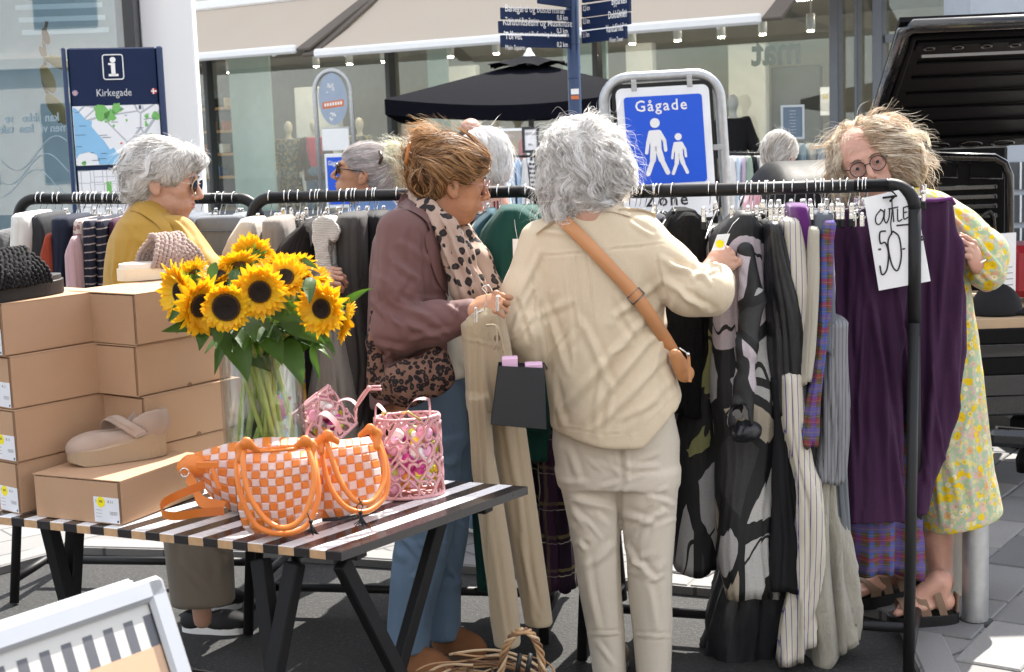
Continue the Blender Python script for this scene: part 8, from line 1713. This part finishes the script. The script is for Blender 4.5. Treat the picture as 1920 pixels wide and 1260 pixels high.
def fl(p, g): 
    d = clip-p; r = np.linalg.norm(d, axis=1)[:, None]; return d/(r+1e-6)+.35*np.array([0, 0, .5])
strands('hair_strands', bw, f, None, fl, 10000, 14, .0095, HB, .0008, curl=.45, cf=16, lift=(-.001, .008), clump=.6, nclump=200, fly=.05, flyl=.03, seed=8)
qq = MB(); qq.tube(smoothpath([K_(768, 268, 4.36), K_(764, 290, 4.34), K_(762, 306, 4.35)], 5), .006, 8); qq.build('hair_clip', plain('amber clip', (.45, .14, .02), .2), bw, True)
f3 = Field(K_(790, 300)-[.14, .14, .12], K_(790, 300)+[.14, .14, .12], .006); f3.chain([K_(784, 272), K_(800, 260), K_(822, 262)], [.02, .034, .02], .02); strands('loose_strands', bw, f3, None, lambda p, g: np.tile([-.4, .1, .5], (len(p), 1)), 420, 12, .008, HB[2:], .0009, curl=1.2, cf=12, clump=.4, fly=.3, flyl=.03, seed=4)
f3 = Field(K_(770, 340)-[.1, .1, .14], K_(770, 340)+[.1, .1, .12], .006); f3.chain([K_(790, 290, 4.35), K_(790, 340, 4.34), K_(800, 372, 4.36)], [.02, .03, .02], .02); strands('loose_strands', bw, f3, None, lambda p, g: np.tile([.15, .0, -1.0], (len(p), 1)), 420, 12, .008, HB, .0010, curl=.5, cf=12, clump=.6, fly=.1, flyl=.02, seed=6)
glasses(bw, H2, plain('rose frame', (.5, .25, .25), .3), lens=M_lens, thick=.0012)
# khaki trousers held up
kt = thing('khaki_trousers', 'khaki trousers with tied waist held up by the woman in the blazer', 'trousers', K_(945, 1190, 4.08))
M_khk = cloth('khaki twill', (.36, .285, .19), .85, 520, .3, .35, 8, .05, wd=.012)
f = Field([K_(860, 900, 4.1)[0]-.02, 3.93, K_(950, 1225, 4.1)[2]-.02], [K_(1050, 900, 4.1)[0]+.03, 4.32, K_(950, 560, 4.1)[2]+.02], .006)
f.col(rows(4.09, [(574, 900, 946, .03), (590, 880, 946, .05), (606, 864, 948, .05), (640, 868, 956, .055), (700, 872, 966, .06), (760, 876, 972, .06)], .05), .02); f.col(rows(4.06, [(740, 876, 918), (850, 884, 926), (950, 896, 944), (1050, 908, 960), (1150, 920, 974), (1208, 928, 976)], .05), .015); f.col(rows(4.14, [(740, 916, 976), (850, 928, 992), (950, 944, 1006), (1050, 962, 1020), (1120, 976, 1030), (1168, 984, 1036)], .05), .015)
V, q = f.mesh(); V = folds(V, q, [(880, 600, 905, 1180, 4, 9), (895, 610, 915, 1180, 4, -9), (905, 640, 925, 800, 4, 7), (925, 620, 960, 900, 5, 8), (940, 700, 1000, 1160, 6, 8), (866, 634, 950, 650, 2.5, 5), (925, 1000, 945, 1200, 5, 7), (930, 590, 940, 660, 4, 8), (910, 590, 915, 640, 3, 7), (975, 1000, 1005, 1150, 5, 6)], amp=.0035, scale=14, stretch=(1, 1, .2)); obj('cloth', V, q, M_khk, kt, True)
qq = MB(); qq.tube(smoothpath([K_(912, 610, 4.02), K_(930, 612, 4.01), K_(940, 640, 4.01), K_(944, 662, 4.01)], 5), .0035, 6); qq.tube(smoothpath([K_(930, 612, 4.01), K_(932, 640, 4.0), K_(926, 655, 4.01)], 5), .003, 6); qq.build('drawcord', M_khk, kt, True)
qq = MB(); qq.disc(K_(932, 634, 4.005), (0, -1, 0), .009, .003, 14); qq.build('button', plain('horn button', (.12, .07, .04), .4), kt)
hg = thing('clothes_hanger', 'chrome clip hanger on the khaki trousers in the woman\'s hand', 'hanger', K_(905, 560, 4.05)); MB().tube([K_(884, 590, 4.05), K_(935, 572, 4.07)], .002, 6).build('bar', M_chrome, hg, True); MB().tube(smoothpath([K_(908, 582, 4.05), K_(912, 552, 4.05), K_(904, 540, 4.05), K_(916, 535, 4.05), K_(924, 548, 4.05)], 5), .0018, 6).build('hook', M_chrome, hg, True)
for x, y in ((892, 590), (932, 568)): qq = MB(); qq.bar(K_(x, y-14, 4.02), K_(x, y+16, 4.02), .012, .008, bev=.002); qq.build('clip', M_chrome, hg)
# ------------------------------------------------------------------ woman in mustard
YM = 4.68
M_must = cloth('mustard viscose', (.36, .205, .027), .7, 560, .12, .35, 7, .04, .15, .35, wd=.012)
mw = thing('person', 'grey haired older woman in a mustard shirt leafing through clothes at the left', 'person', [P(330, 1000, YM)[0], YM, 0])
Q_ = lambda x, y, Y=YM: P(x, y, Y)
H3 = Fr(Q_(309, 342), (.98, -.06, -.20), (.20, .02, 1), 1.0)
ank = [(np.array([P(375, 1165, 4.62)[0], 4.66, .09])), (np.array([P(395, 1130, 4.9)[0], 4.86, .09]))]
build_body(mw, H3, M_skin, [[(Q_(280, 430), .07), (Q_(300, 600), .10), (Q_(330, 760), .11)], [(Q_(290, 460, 4.55), .04), (Q_(400, 590, 4.5), .036), (Q_(560, 545, 4.5), .026)]]+seglegs(Q_(345, 760, 4.6), Q_(370, 760, 4.78), ank[0], ank[1]),
           hands=[dict(wrist=Q_(580, 536, 4.44), d=Q_(616, 526, 4.42)-Q_(580, 536, 4.44), back=(0, -.7, .7), thumb=1, curl=(35, 45, 30), scale=.9, arm=Q_(540, 545, 4.46))], old=1.5, nlen=.19, lean=.03, neck=.056)
f = Field([Q_(180, 600)[0]-.02, 4.34, Q_(300, 790)[2]], [Q_(590, 600)[0], 4.98, Q_(300, 360)[2]+.02], .0068); mf = f
f.col(rows(YM, [(376, 258, 306, .07), (392, 244, 322, .11), (412, 226, 342, .16), (440, 212, 362, .18), (480, 202, 372, .19), (540, 200, 372, .19), (700, 215, 385, .2), (800, 225, 395, .2)], .17), .02)
f.chain([Q_(330, 448, 4.56), Q_(388, 520, 4.48), Q_(430, 575, 4.46), Q_(500, 560, 4.46), Q_(565, 542, 4.45)], [.072, .062, .060, .050, .036], .03)
V, q = f.mesh(); V = folds(V, q, [(262, 382, 300, 420, 3, 5), (300, 420, 330, 470, 5, 6), (250, 430, 236, 520, 4, -4), (330, 420, 380, 500, 6, 8), (300, 460, 350, 480, 6, 7), (280, 440, 330, 520, 6, 6), (310, 400, 360, 450, 5, 6), (345, 470, 400, 510, 5, 7), (217, 440, 214, 530, 4, 4)]+rstrokes(5, 215, 420, 390, 540, 14, 60, 40, 50, 6, 4), amp=.0035, scale=12, stretch=(1, 1, .5)); obj('shirt', V, q, M_must, mw, True)
strip('collar', ((258, 374), (272, 374), (290, 388), (306, 402), (320, 424), (330, 446)), ((244, 394), (262, 399), (280, 410), (294, 420), (308, 436), (324, 454)), M_must, mw, mf, .010, Ya=4.2, Yb=5.0)
M_taup2 = cloth('brown taupe linen', (.17, .145, .115))
f = Field([Q_(290, 1000)[0]-.05, 4.4, .03], [Q_(470, 1000)[0]+.05, 5.1, Q_(350, 720)[2]], .009); f.col(rows(YM, [(740, 250, 400, .17), (800, 258, 410, .17)], .17), .03); f.col(rows(4.62, [(780, 262, 395), (950, 300, 425), (1050, 312, 436), (1128, 322, 440)], .085), .02); f.col(rows(4.86, [(780, 280, 400), (950, 310, 420), (1110, 330, 432)], .085), .02)
V, q = f.mesh(); V = folds(V, q, rstrokes(6, 320, 960, 440, 1120, 10, 60, 40, 60, 7, 6), amp=.004, scale=9, stretch=(1, 1, .3)); obj('trousers', V, q, M_taup2, mw, True)
M_blksh = plain('black knit shoe', (.012, .012, .014), .8, bump=.4, bs=300)
shoe(mw, G(338, 1190, 0)+[0, .04, 0], G(462, 1192, 0)+[0, .04, 0], M_blksh, M_white, 'shoe', .055, ridged=True); shoe(mw, G(352, 1150, 0)+[0, .02, 0], G(452, 1140, 0)+[0, .02, 0], M_blksh, M_white, 'shoe', .055, ridged=True)
f = Field(H3.c-[.2, .2, .2], H3.c+[.2, .2, .2], .006); f.ell(H3.p(-.022, 0, .044), (.124, .098, .095), H3.A); f.ell(H3.p(-.070, 0, -.012), (.065, .082, .082), H3.A, .03); f.ell(H3.p(.055, 0, .085), (.058, .068, .036), H3.A, .03)
f.ell(H3.p(.122, 0, -.026), (.085, .1, .090), H3.A, .015, 'sub'); f.ell(H3.p(-.002, -.088, -.024), (.026, .03, .034), H3.A, .01, 'sub'); f.ell(H3.p(.04, -.085, -.055), (.065, .05, .055), H3.A, .015, 'sub'); f.ell(H3.p(-.06, 0, -.135), (.09, .12, .055), H3.A, .02, 'sub')
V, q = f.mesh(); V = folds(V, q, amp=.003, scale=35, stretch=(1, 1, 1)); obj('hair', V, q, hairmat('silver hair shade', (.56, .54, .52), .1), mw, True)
def fl3(p, g):
    l = H3.loc(p); fr_ = np.clip((l[:, 0:1]-.0)*14, -1, 1); return (-H3.z)*1.0+(-H3.x)*(.55-.75*fr_)*1.0+.0*g
strands('hair_strands', mw, f, None, fl3, 10000, 13, .0075, [HG[1], HG[0], hairmat('grey strand', (.46, .44, .42)), HG[3]], .0008, curl=.35, cf=14, lift=(-.001, .006), clump=.82, nclump=130, wave=1.0, wf=85, fly=.03, flyl=.012, seed=9)
glasses(mw, H3, plain('gold frame', (.72, .58, .40), .3, .6), lens=glassmat('tinted lens', (.16, .09, .10), .02, mul=.5), thick=.0010, shape=(.025, .022))
# ------------------------------------------------------------------ woman with sunglasses looking up
YS = 6.0
sw = thing('person', 'silver haired woman with sunglasses and bun looking up behind the middle rack', 'person', [P(690, 500, YS)[0], YS, ZP])
S_ = lambda x, y, Y=YS: P(x, y, Y)
H4 = Fr(S_(680, 326), (-.96, -.05, .16), (.16, .0, 1), 1.0)
build_body(sw, H4, M_skin2, [[(S_(695, 400), .07), (S_(700, 520), .11), (S_(700, 680), .12)], [(S_(700, 420, 5.85), .05), (S_(690, 560, 5.85), .045), (S_(680, 640, 5.85), .03)]]+seglegs(S_(690, 640, 5.95), S_(705, 640, 6.1), np.array([S_(690, 900)[0], 5.95, .1]), np.array([S_(705, 900)[0], 6.1, .1])), old=.6)
f = Field([S_(630, 500)[0]-.1, 5.7, .7], [S_(770, 500)[0]+.1, 6.3, S_(690, 370)[2]+.02], .010); f.col(rows(YS, [(376, 668, 735, .10), (396, 645, 752, .17), (440, 636, 758, .2), (600, 640, 760, .2), (700, 640, 760, .2)], .2), .02); V, q = f.mesh(); V = folds(V, q, amp=.006, scale=10); obj('denim_jacket', V, q, cloth('blue denim shirt', (.09, .17, .34), weave=400, wb=.5), sw, True)
f = Field([S_(650, 500)[0]-.1, 5.75, .05], [S_(750, 500)[0]+.1, 6.25, .95], .012); f.col([(.06, S_(700, 600)[0], 6.0, .09, .16), (.95, S_(700, 600)[0], 6.0, .15, .18)], .02); V, q = f.mesh(); obj('trousers', V, q, M_navy_c, sw, True)
f = Field(H4.c-[.25, .2, .2], H4.c+[.25, .2, .2], .006); f.ell(H4.p(-.020, 0, .042), (.112, .086, .088), H4.A); f.ell(H4.p(-.07, 0, -.015), (.055, .068, .075), H4.A, .03)
f.ell(H4.p(.115, 0, -.03), (.085, .1, .085), H4.A, .012, 'sub'); f.ell(H4.p(.0, .088, -.022), (.028, .03, .036), H4.A, .01, 'sub'); f.ell(H4.p(.045, .085, -.05), (.06, .05, .055), H4.A, .015, 'sub'); f.ell(H4.p(.045, -.085, -.05), (.06, .05, .055), H4.A, .015, 'sub')
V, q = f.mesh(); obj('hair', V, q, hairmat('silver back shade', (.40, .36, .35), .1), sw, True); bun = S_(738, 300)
strands('hair_strands', sw, f, None, lambda p, g: (bun-p)/np.linalg.norm(bun-p, axis=1)[:, None], 7000, 12, .0095, [hairmat('rosy silver strand', (.62, .55, .54)), hairmat('dim silver strand', (.45, .41, .40)), HG[0]], .0009, curl=.2, cf=14, lift=(-.001, .004), clump=.5, nclump=160, fly=.02, flyl=.01, seed=11)
HBL = [hairmat('pale blonde strand', (.95, .84, .64)), hairmat('blonde strand', (.92, .84, .66)), hairmat('ivory strand', (.90, .86, .76))]
f = Field(bun-[.14, .14, .16], bun+[.14, .14, .16], .006); f.ell(bun, (.048, .05, .062)); f.ell(bun+[.025, 0, -.055], (.03, .03, .04), k=.02); V, q = f.mesh(); obj('bun', V, q, HBL[1], sw, True)
strands('bun_strands', sw, f, None, lambda p, g: np.cross(g, [.2, 1, .1])+np.array([0, 0, -.3]), 4200, 14, .0075, HBL, .001, curl=1.0, cf=22, lift=(0, .012), clump=.6, nclump=90, helix=.008, fly=.12, flyl=.03, seed=12)
MB().tube([S_(712, 284, 5.92), S_(716, 296, 5.90), S_(712, 306, 5.92)], .007, 8).build('hair_clip', plain('brown clip', (.06, .03, .015), .3), sw, True)
glasses(sw, H4, plain('tortoise frame', (.03, .018, .012), .25), lens=M_dlens, thick=.0026, shape=(.027, .024))
# ------------------------------------------------------------------ seller in the yellow flowered dress
YY = 4.66
g_cols = [(.66, .47, .02), (.60, .35, .20), (.70, .52, .04), (.62, .42, .34)]
M_fl = floral('yellow meadow print', [(.60, .54, .26), (.34, .46, .30), (.56, .40, .38)], [(32.0, .42, g_cols), (46.0, .40, [(.66, .60, .40), (.55, .38, .36), (.70, .55, .10), (.40, .45, .35)]), (23.0, .33, [(.70, .47, .01), (.68, .50, .03), (.70, .47, .01)])], 30)
yw = thing('person', 'smiling curly haired seller with round glasses in a yellow flowered dress', 'person', [P(1750, 1000, YY)[0], YY, ZP])
Z_ = lambda x, y, Y=YY: P(x, y, Y)
H5 = Fr(Z_(1623, 303, YY), (-.14, -.95, -.16), (-.34, -.1, .93), .98)
def foot(heel, toe, tm=M_skin2):
    heel, toe = np.array(heel), np.array(toe); d = unit(toe-heel); s = np.cross([0, 0, 1], d); A = [d, s, [0, 0, 1]]; f = Field(np.minimum(heel, toe)-[.07, .07, .0], np.maximum(heel, toe)+[.07, .07, .14], .004)
    L_ = np.linalg.norm(toe-heel); f.ell(heel+d*.035+[0, 0, .035], (.035, .028, .032), A, .02); f.cone(heel+d*.055+[0, 0, .10], heel+d*.14+[0, 0, .035], .034, .026, .03); f.ell(heel+d*(L_-.085)+[0, 0, .026], (.055, .042, .022), A, .02)
    for i in range(5): f.cone(heel+d*(L_-.055)+s*(.030-.015*i)+[0, 0, .02], heel+d*(L_-.008-.008*i)+s*(.034-.0165*i)+[0, 0, .014], .0095, .0095 if i else .012, .004)
    return f.mesh()
solez = ZP+.042
ft = [(G(1792, 1172, ZP)+[0, .01, .042], G(1668, 1172, ZP)+[0, -.02, .042]), (G(1712, 1132, ZP)+[0, .05, .042], G(1598, 1140, ZP)+[0, .0, .042])]
build_body(yw, H5, M_skin3, [[(Z_(1680, 400), .07), (Z_(1720, 600), .10), (Z_(1740, 780), .12)], [(Z_(1760, 400), .04), (Z_(1850, 520, 4.62), .036), (Z_(1826, 485, 4.5), .027)], [(Z_(1740, 820, 4.66), .08), (Z_(1752, 960, 4.64), .047), (Z_(1757, 1010, 4.64), .047), (Z_(1766, 1090, 4.62), .035), (ft[0][0]+unit(ft[0][1]-ft[0][0])*.045+[0, 0, .10], .030), (ft[0][0]+unit(ft[0][1]-ft[0][0])*.045+[0, 0, .045], .030)], [(Z_(1705, 820, 4.8), .09), (Z_(1698, 1000, 4.74), .056), (Z_(1700, 1060, 4.74), .048), (ft[1][0]+[0, 0, .07], .034)]],
           hands=[dict(wrist=Z_(1832, 498, 4.50), d=Z_(1812, 450, 4.44)-Z_(1832, 498, 4.50), back=(.55, -.75, .2), thumb=-1, curl=(42, 55, 40), scale=.92, thumbdir=(.7, .5, -.5), arm=Z_(1850, 530, 4.55))], extra=[foot(*ft[0]), foot(*ft[1])], old=.5)
f = Field([Z_(1600, 600)[0], 4.38, Z_(1700, 1000)[2]-.02], [Z_(1915, 600)[0]+.03, 5.0, Z_(1700, 335)[2]+.02], .0068)
f.col(rows(YY, [(352, 1650, 1730, .06), (362, 1640, 1752, .09), (380, 1630, 1778, .11), (420, 1628, 1800, .12), (500, 1640, 1812, .125), (600, 1650, 1826, .13), (700, 1655, 1842, .14), (800, 1664, 1850, .15), (880, 1690, 1858, .16), (950, 1712, 1872, .16), (984, 1722, 1874, .16)], .12), .02)
f.chain([Z_(1752, 396), Z_(1796, 432, 4.62), Z_(1842, 476, 4.58), Z_(1850, 508, 4.53)], [.062, .070, .072, .060], .03)
a, b = Z_(1738, 986), Z_(1870, 952); f.plane(a, np.array([(b-a)[2], 0, -(b-a)[0]]), .008)
V, q = f.mesh(); V = folds(V, q, [(1760, 380, 1850, 460, 6, 8), (1780, 400, 1870, 500, 6, 8), (1740, 420, 1800, 470, 6, 7), (1830, 440, 1880, 520, 5, 7), (1800, 480, 1840, 530, 5, 6), (1815, 560, 1835, 800, 7, 8), (1830, 600, 1850, 900, 6, 8), (1780, 850, 1800, 960, 7, 9), (1820, 760, 1800, 840, 6, 7), (1840, 880, 1862, 955, 6, 8), (1745, 840, 1770, 980, 6, 8), (1812, 850, 1822, 960, 6, 8)]+rstrokes(9, 1800, 420, 1880, 540, 10, 40, 50, 40, 5, 6), amp=.005, scale=12, stretch=(1, 1, .25)); obj('dress', V, q, M_fl, yw, True)
f2 = Field(Z_(1800, 570, 4.52)-[.05, .1, .02], Z_(1880, 500, 4.52)+[.05, .12, .04], .005); f2.chain([Z_(1832, 530, 4.53), Z_(1862, 534, 4.53)], [.034, .034], .01); 
# bracelet, ring
MB().tube([Z_(1832, 492, 4.50)+np.array([.03*math.cos(a), .03*math.sin(a)*.8, .012*math.cos(a)]) for a in np.linspace(0, math.tau, 20)[:-1]], .004, 6, closed=True).build('bracelet', M_chrome, yw, True)
M_sandal = plain('brown suede sandal', (.20, .13, .085), .9, bump=.3, bs=250)
for i, (hl, te) in enumerate(ft):
    hl, te = np.array(hl), np.array(te); d = unit(te-hl); s = np.cross([0, 0, 1], d); o = sole(te+d*.012-[0, 0, .042], hl-d*.012-[0, 0, .042], .098, lambda x: 0, lambda x: .042, M_black, yw, 'sandal', 1)
    for nm, u0, hgt, wd in (('toe_strap', .155, .044, .020), ('instep_strap', .10, .068, .016), ('ankle_strap', .045, .098, .012)):
        c = hl+d*u0+[0, 0, 0]; qq = MB(); w2 = {.155: .044, .10: .037}.get(u0, .033); pts = smoothpath([c+s*w2+[0, 0, -.002], c+s*w2*1.02+[0, 0, hgt*.5], c+s*w2*.4+[0, 0, hgt], c-s*w2*.4+[0, 0, hgt], c-s*w2*1.02+[0, 0, hgt*.5], c-s*w2+[0, 0, -.002]], 6); pts = pts+d*(.02 if u0 > .1 else .03)*((pts[:, 2:3]-c[2])/.1)
        V = np.array([[p-d*wd, p-d*wd*.5+[0, 0, .003], p+d*wd*.5+[0, 0, .003], p+d*wd] for p in pts]); qq.grid(V); qq.grid((V-[0, 0, .0015])[::-1]); qq.build(nm, M_sandal, o, True)
    qq = MB(); qq.bar(hl-d*.002+[0, 0, -.0], hl-d*.004+[0, 0, .06], .04, .006, up=d, bev=.002); qq.build('heel_strap', M_sandal, o)
f = Field(H5.c-[.27, .27, .27], H5.c+[.27, .27, .24], .007); f.ell(H5.p(-.03, .028, .022), (.112, .104, .092), H5.A); f.ell(H5.p(-.045, .105, -.045), (.075, .055, .090), H5.A, .03); f.ell(H5.p(-.045, -.070, -.055), (.070, .042, .085), H5.A, .03); f.ell(H5.p(-.08, .02, -.02), (.07, .10, .11), H5.A, .03)
f.ell(H5.p(-.03, .11, .02), (.07, .045, .07), H5.A, .03)
f.ell(H5.p(.108, -.004, -.025), (.098, .062, .091), H5.A, .012, 'sub')
for k in range(16):
    a = np.random.RandomState(k+50).normal(0, 1, 3); a = a/np.linalg.norm(a); a[1] = abs(a[1])*.8; f.ell(H5.p(-.03, .028, .01)+a*np.array([.108, .10, .086]), (.022, .022, .022), k=.015)
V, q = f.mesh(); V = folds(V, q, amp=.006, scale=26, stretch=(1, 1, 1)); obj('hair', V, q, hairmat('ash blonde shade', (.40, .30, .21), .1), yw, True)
HY = [hairmat('ash blonde strand', (.74, .62, .48), .4), hairmat('light brown strand', (.46, .33, .22), .35), hairmat('grey blonde strand', (.82, .75, .65), .4), hairmat('sun blonde strand', (.90, .80, .64), .45)]
def fl5(p, g):
    l = H5.loc(p); lat = .75+1.8*np.clip(l[:, 0:1]*14, 0, 1)*(l[:, 2:3] > -.02); return np.tile([0, 0, -.9], (len(p), 1))+lat*np.sign(l[:, 1:2]-.01)*H5.y-.2*H5.x
strands('hair_strands', yw, f, lambda V, N: H5.loc(V)[:, 0] > -.16, fl5, 12000, 18, .0066, HY, .00085, curl=.85, cf=15, lift=(-.004, .010), clump=.66, nclump=340, helix=.012, hturn=1.2, fly=.06, flyl=.035, seed=15, kill=lambda p: (lambda l: (l[:, 0] > .04) & (abs(l[:, 1]+.004) < .060) & (l[:, 2] < .036))(H5.loc(p)))
glasses(yw, H5, plain('black round frame', (.012, .012, .013), .25), lens=M_lens, thick=.0016, shape=(.0245, .0235), x0=.110)
# ------------------------------------------------------------------ people further back
def passer(label, hx, hy, Y, fwd, skinm, mtop, mlow, hair, up=(0, 0, 1), bald=False, vol=1.0, hair_flow=None, topname='jacket', seed=0, long=False, wid=.2, n=900):
    c = P(hx, hy, Y); t = thing('person', label, 'person', [c[0], c[1], ZP]); H = Fr(c, fwd, up, 1.0); zt = c[2]
    side = unit(np.cross([0, 0, 1], [H.x[0], H.x[1], 0])); nb = c+[-.04*H.x[0], -.04*H.x[1], 0]
    j = lambda s_, z, fw=0.0: np.array([nb[0], nb[1], 0])+side*s_+unit([H.x[0], H.x[1], 0])*fw+[0, 0, z]
    zs = zt-.22
    build_body(t, H, skinm, [[(j(0, zs), .06), (j(0, zs-.25), .11), (j(0, zs-.5), .12)], [(j(.17, zs-.04), .05), (j(.21, zs-.30), .042), (j(.20, zs-.52, .08), .03)], [(j(-.17, zs-.04), .05), (j(-.21, zs-.30), .042), (j(-.20, zs-.52, .08), .03)]]+seglegs(j(.09, zs-.55), j(-.09, zs-.55), j(.09, .12), j(-.09, .12)), old=.8)
    f = Field(j(0, zs-.75)-[.4, .4, 0], j(0, zs+.1)+[.4, .4, 0], .011); A = [unit([H.x[0], H.x[1], 0]), side, [0, 0, 1]]
    f.ell(j(0, zs-.20), (.14, .20, .27), A, .02); f.ell(j(0, zs-.45), (.15, .19, .22), A, .05); f.cone(j(-.14, zs-.05), j(.14, zs-.05), .062, .062, .05)
    for s_ in (-1, 1): f.chain([j(.18*s_, zs-.06), j(.23*s_, zs-.30), j(.21*s_, zs-.50, .08)], [.07, .06, .048], .03)
    V, q = f.mesh(); V = folds(V, q, amp=.007, scale=9, seed=seed); obj(topname, V, q, mtop, t, True)
    f = Field(j(0, .04)-[.35, .35, 0], j(0, zs-.45)+[.35, .35, 0], .014)
    for s_ in (-1, 1): f.chain([j(.09*s_, zs-.52), j(.09*s_, .5), j(.09*s_, .10)], [.12, .085, .075], .03)
    V, q = f.mesh(); V = folds(V, q, amp=.006, scale=8, seed=seed); obj('trousers', V, q, mlow, t, True)
    for s_ in (-1, 1): shoe(t, j(.09*s_, ZP, -.06), j(.09*s_, ZP, .19), M_blksh, M_white)
    if not bald:
        f = Field(H.c-[.2, .2, .22], H.c+[.2, .2, .2], .007); f.ell(H.p(-.022, 0, .042), np.array([.118, .094, .094])*vol, H.A); f.ell(H.p(-.065, 0, -.02), np.array([.065, .08, .085])*vol, H.A, .03)
        if long: f.ell(H.p(-.07, 0, -.10), (.05, .08, .10), H.A, .03)
        f.ell(H.p(.118, 0, -.035), (.085, .1, .09), H.A, .015, 'sub')
        for s_ in (-1, 1): f.ell(H.p(.03, .088*s_, -.05), (.055, .05, .055), H.A, .015, 'sub')
        V, q = f.mesh(); V = folds(V, q, amp=.003, scale=35, stretch=(1, 1, 1)); obj('hair', V, q, hair[-1], t, True)
        strands('hair_strands', t, f, None, hair_flow or (lambda p, g: -H.z-.5*H.x+0*p), n*3, 12, .0085, hair, .0011, curl=.5, cf=15, lift=(-.001, .008), clump=.5, nclump=80, fly=.05, flyl=.02, seed=seed+30)
    return t, H
passer('woman with loose light hair behind the silver bun, face turned away', 762, 338, 6.9, (.35, .9, -.1), M_skin2, M_pinkb, M_denim, [HY[0], HY[1], hairmat('light brown shade', (.25, .19, .13), .1)], topname='blouse', seed=1, long=True)
passer('white haired shopper behind the blazer woman\'s face', 906, 306, 5.9, (-.5, .8, -.2), M_skin3, cloth('terracotta blouse', (.45, .14, .07)), M_denim, [HG[1], HG[3], HG[0]], vol=.98, topname='blouse', seed=2, n=1800)
t_, H_ = passer('balding man in a light blue hooded top passing behind the blazer woman', 884, 254, 10.5, (.3, .95, -.1), M_skin3, M_lb, M_denim, None, bald=True, topname='hooded_top', seed=3)
f = Field(H_.c-[.3, .3, .35], H_.c+[.3, .3, .0], .009); f.ell(H_.p(-.09, 0, -.13), (.075, .15, .065), H_.A); V, q = f.mesh(); V = folds(V, q, amp=.008, scale=16, stretch=(1, 1, 1)); obj('hood', V, q, M_lb, t_, True)
f = Field(H_.c-[.2, .2, .2], H_.c+[.2, .2, .2], .007); f.ell(H_.p(-.03, 0, .0), (.095, .085, .045), H_.A); f.ell(H_.p(.1, 0, -.0), (.1, .1, .1), H_.A, .01, 'sub'); V, q = f.mesh(); obj('hair', V, q, hairmat('dark fringe', (.05, .04, .035), .1), t_, True)
passer('grey blond person with bowed head beyond the black louvred body', 1463, 293, 8.6, (.5, .7, -.45), M_skin3, M_wht, M_navy_c, [HY[2], HG[0], hairmat('grey blond shade', (.35, .30, .25), .1)], topname='shirt', seed=4)
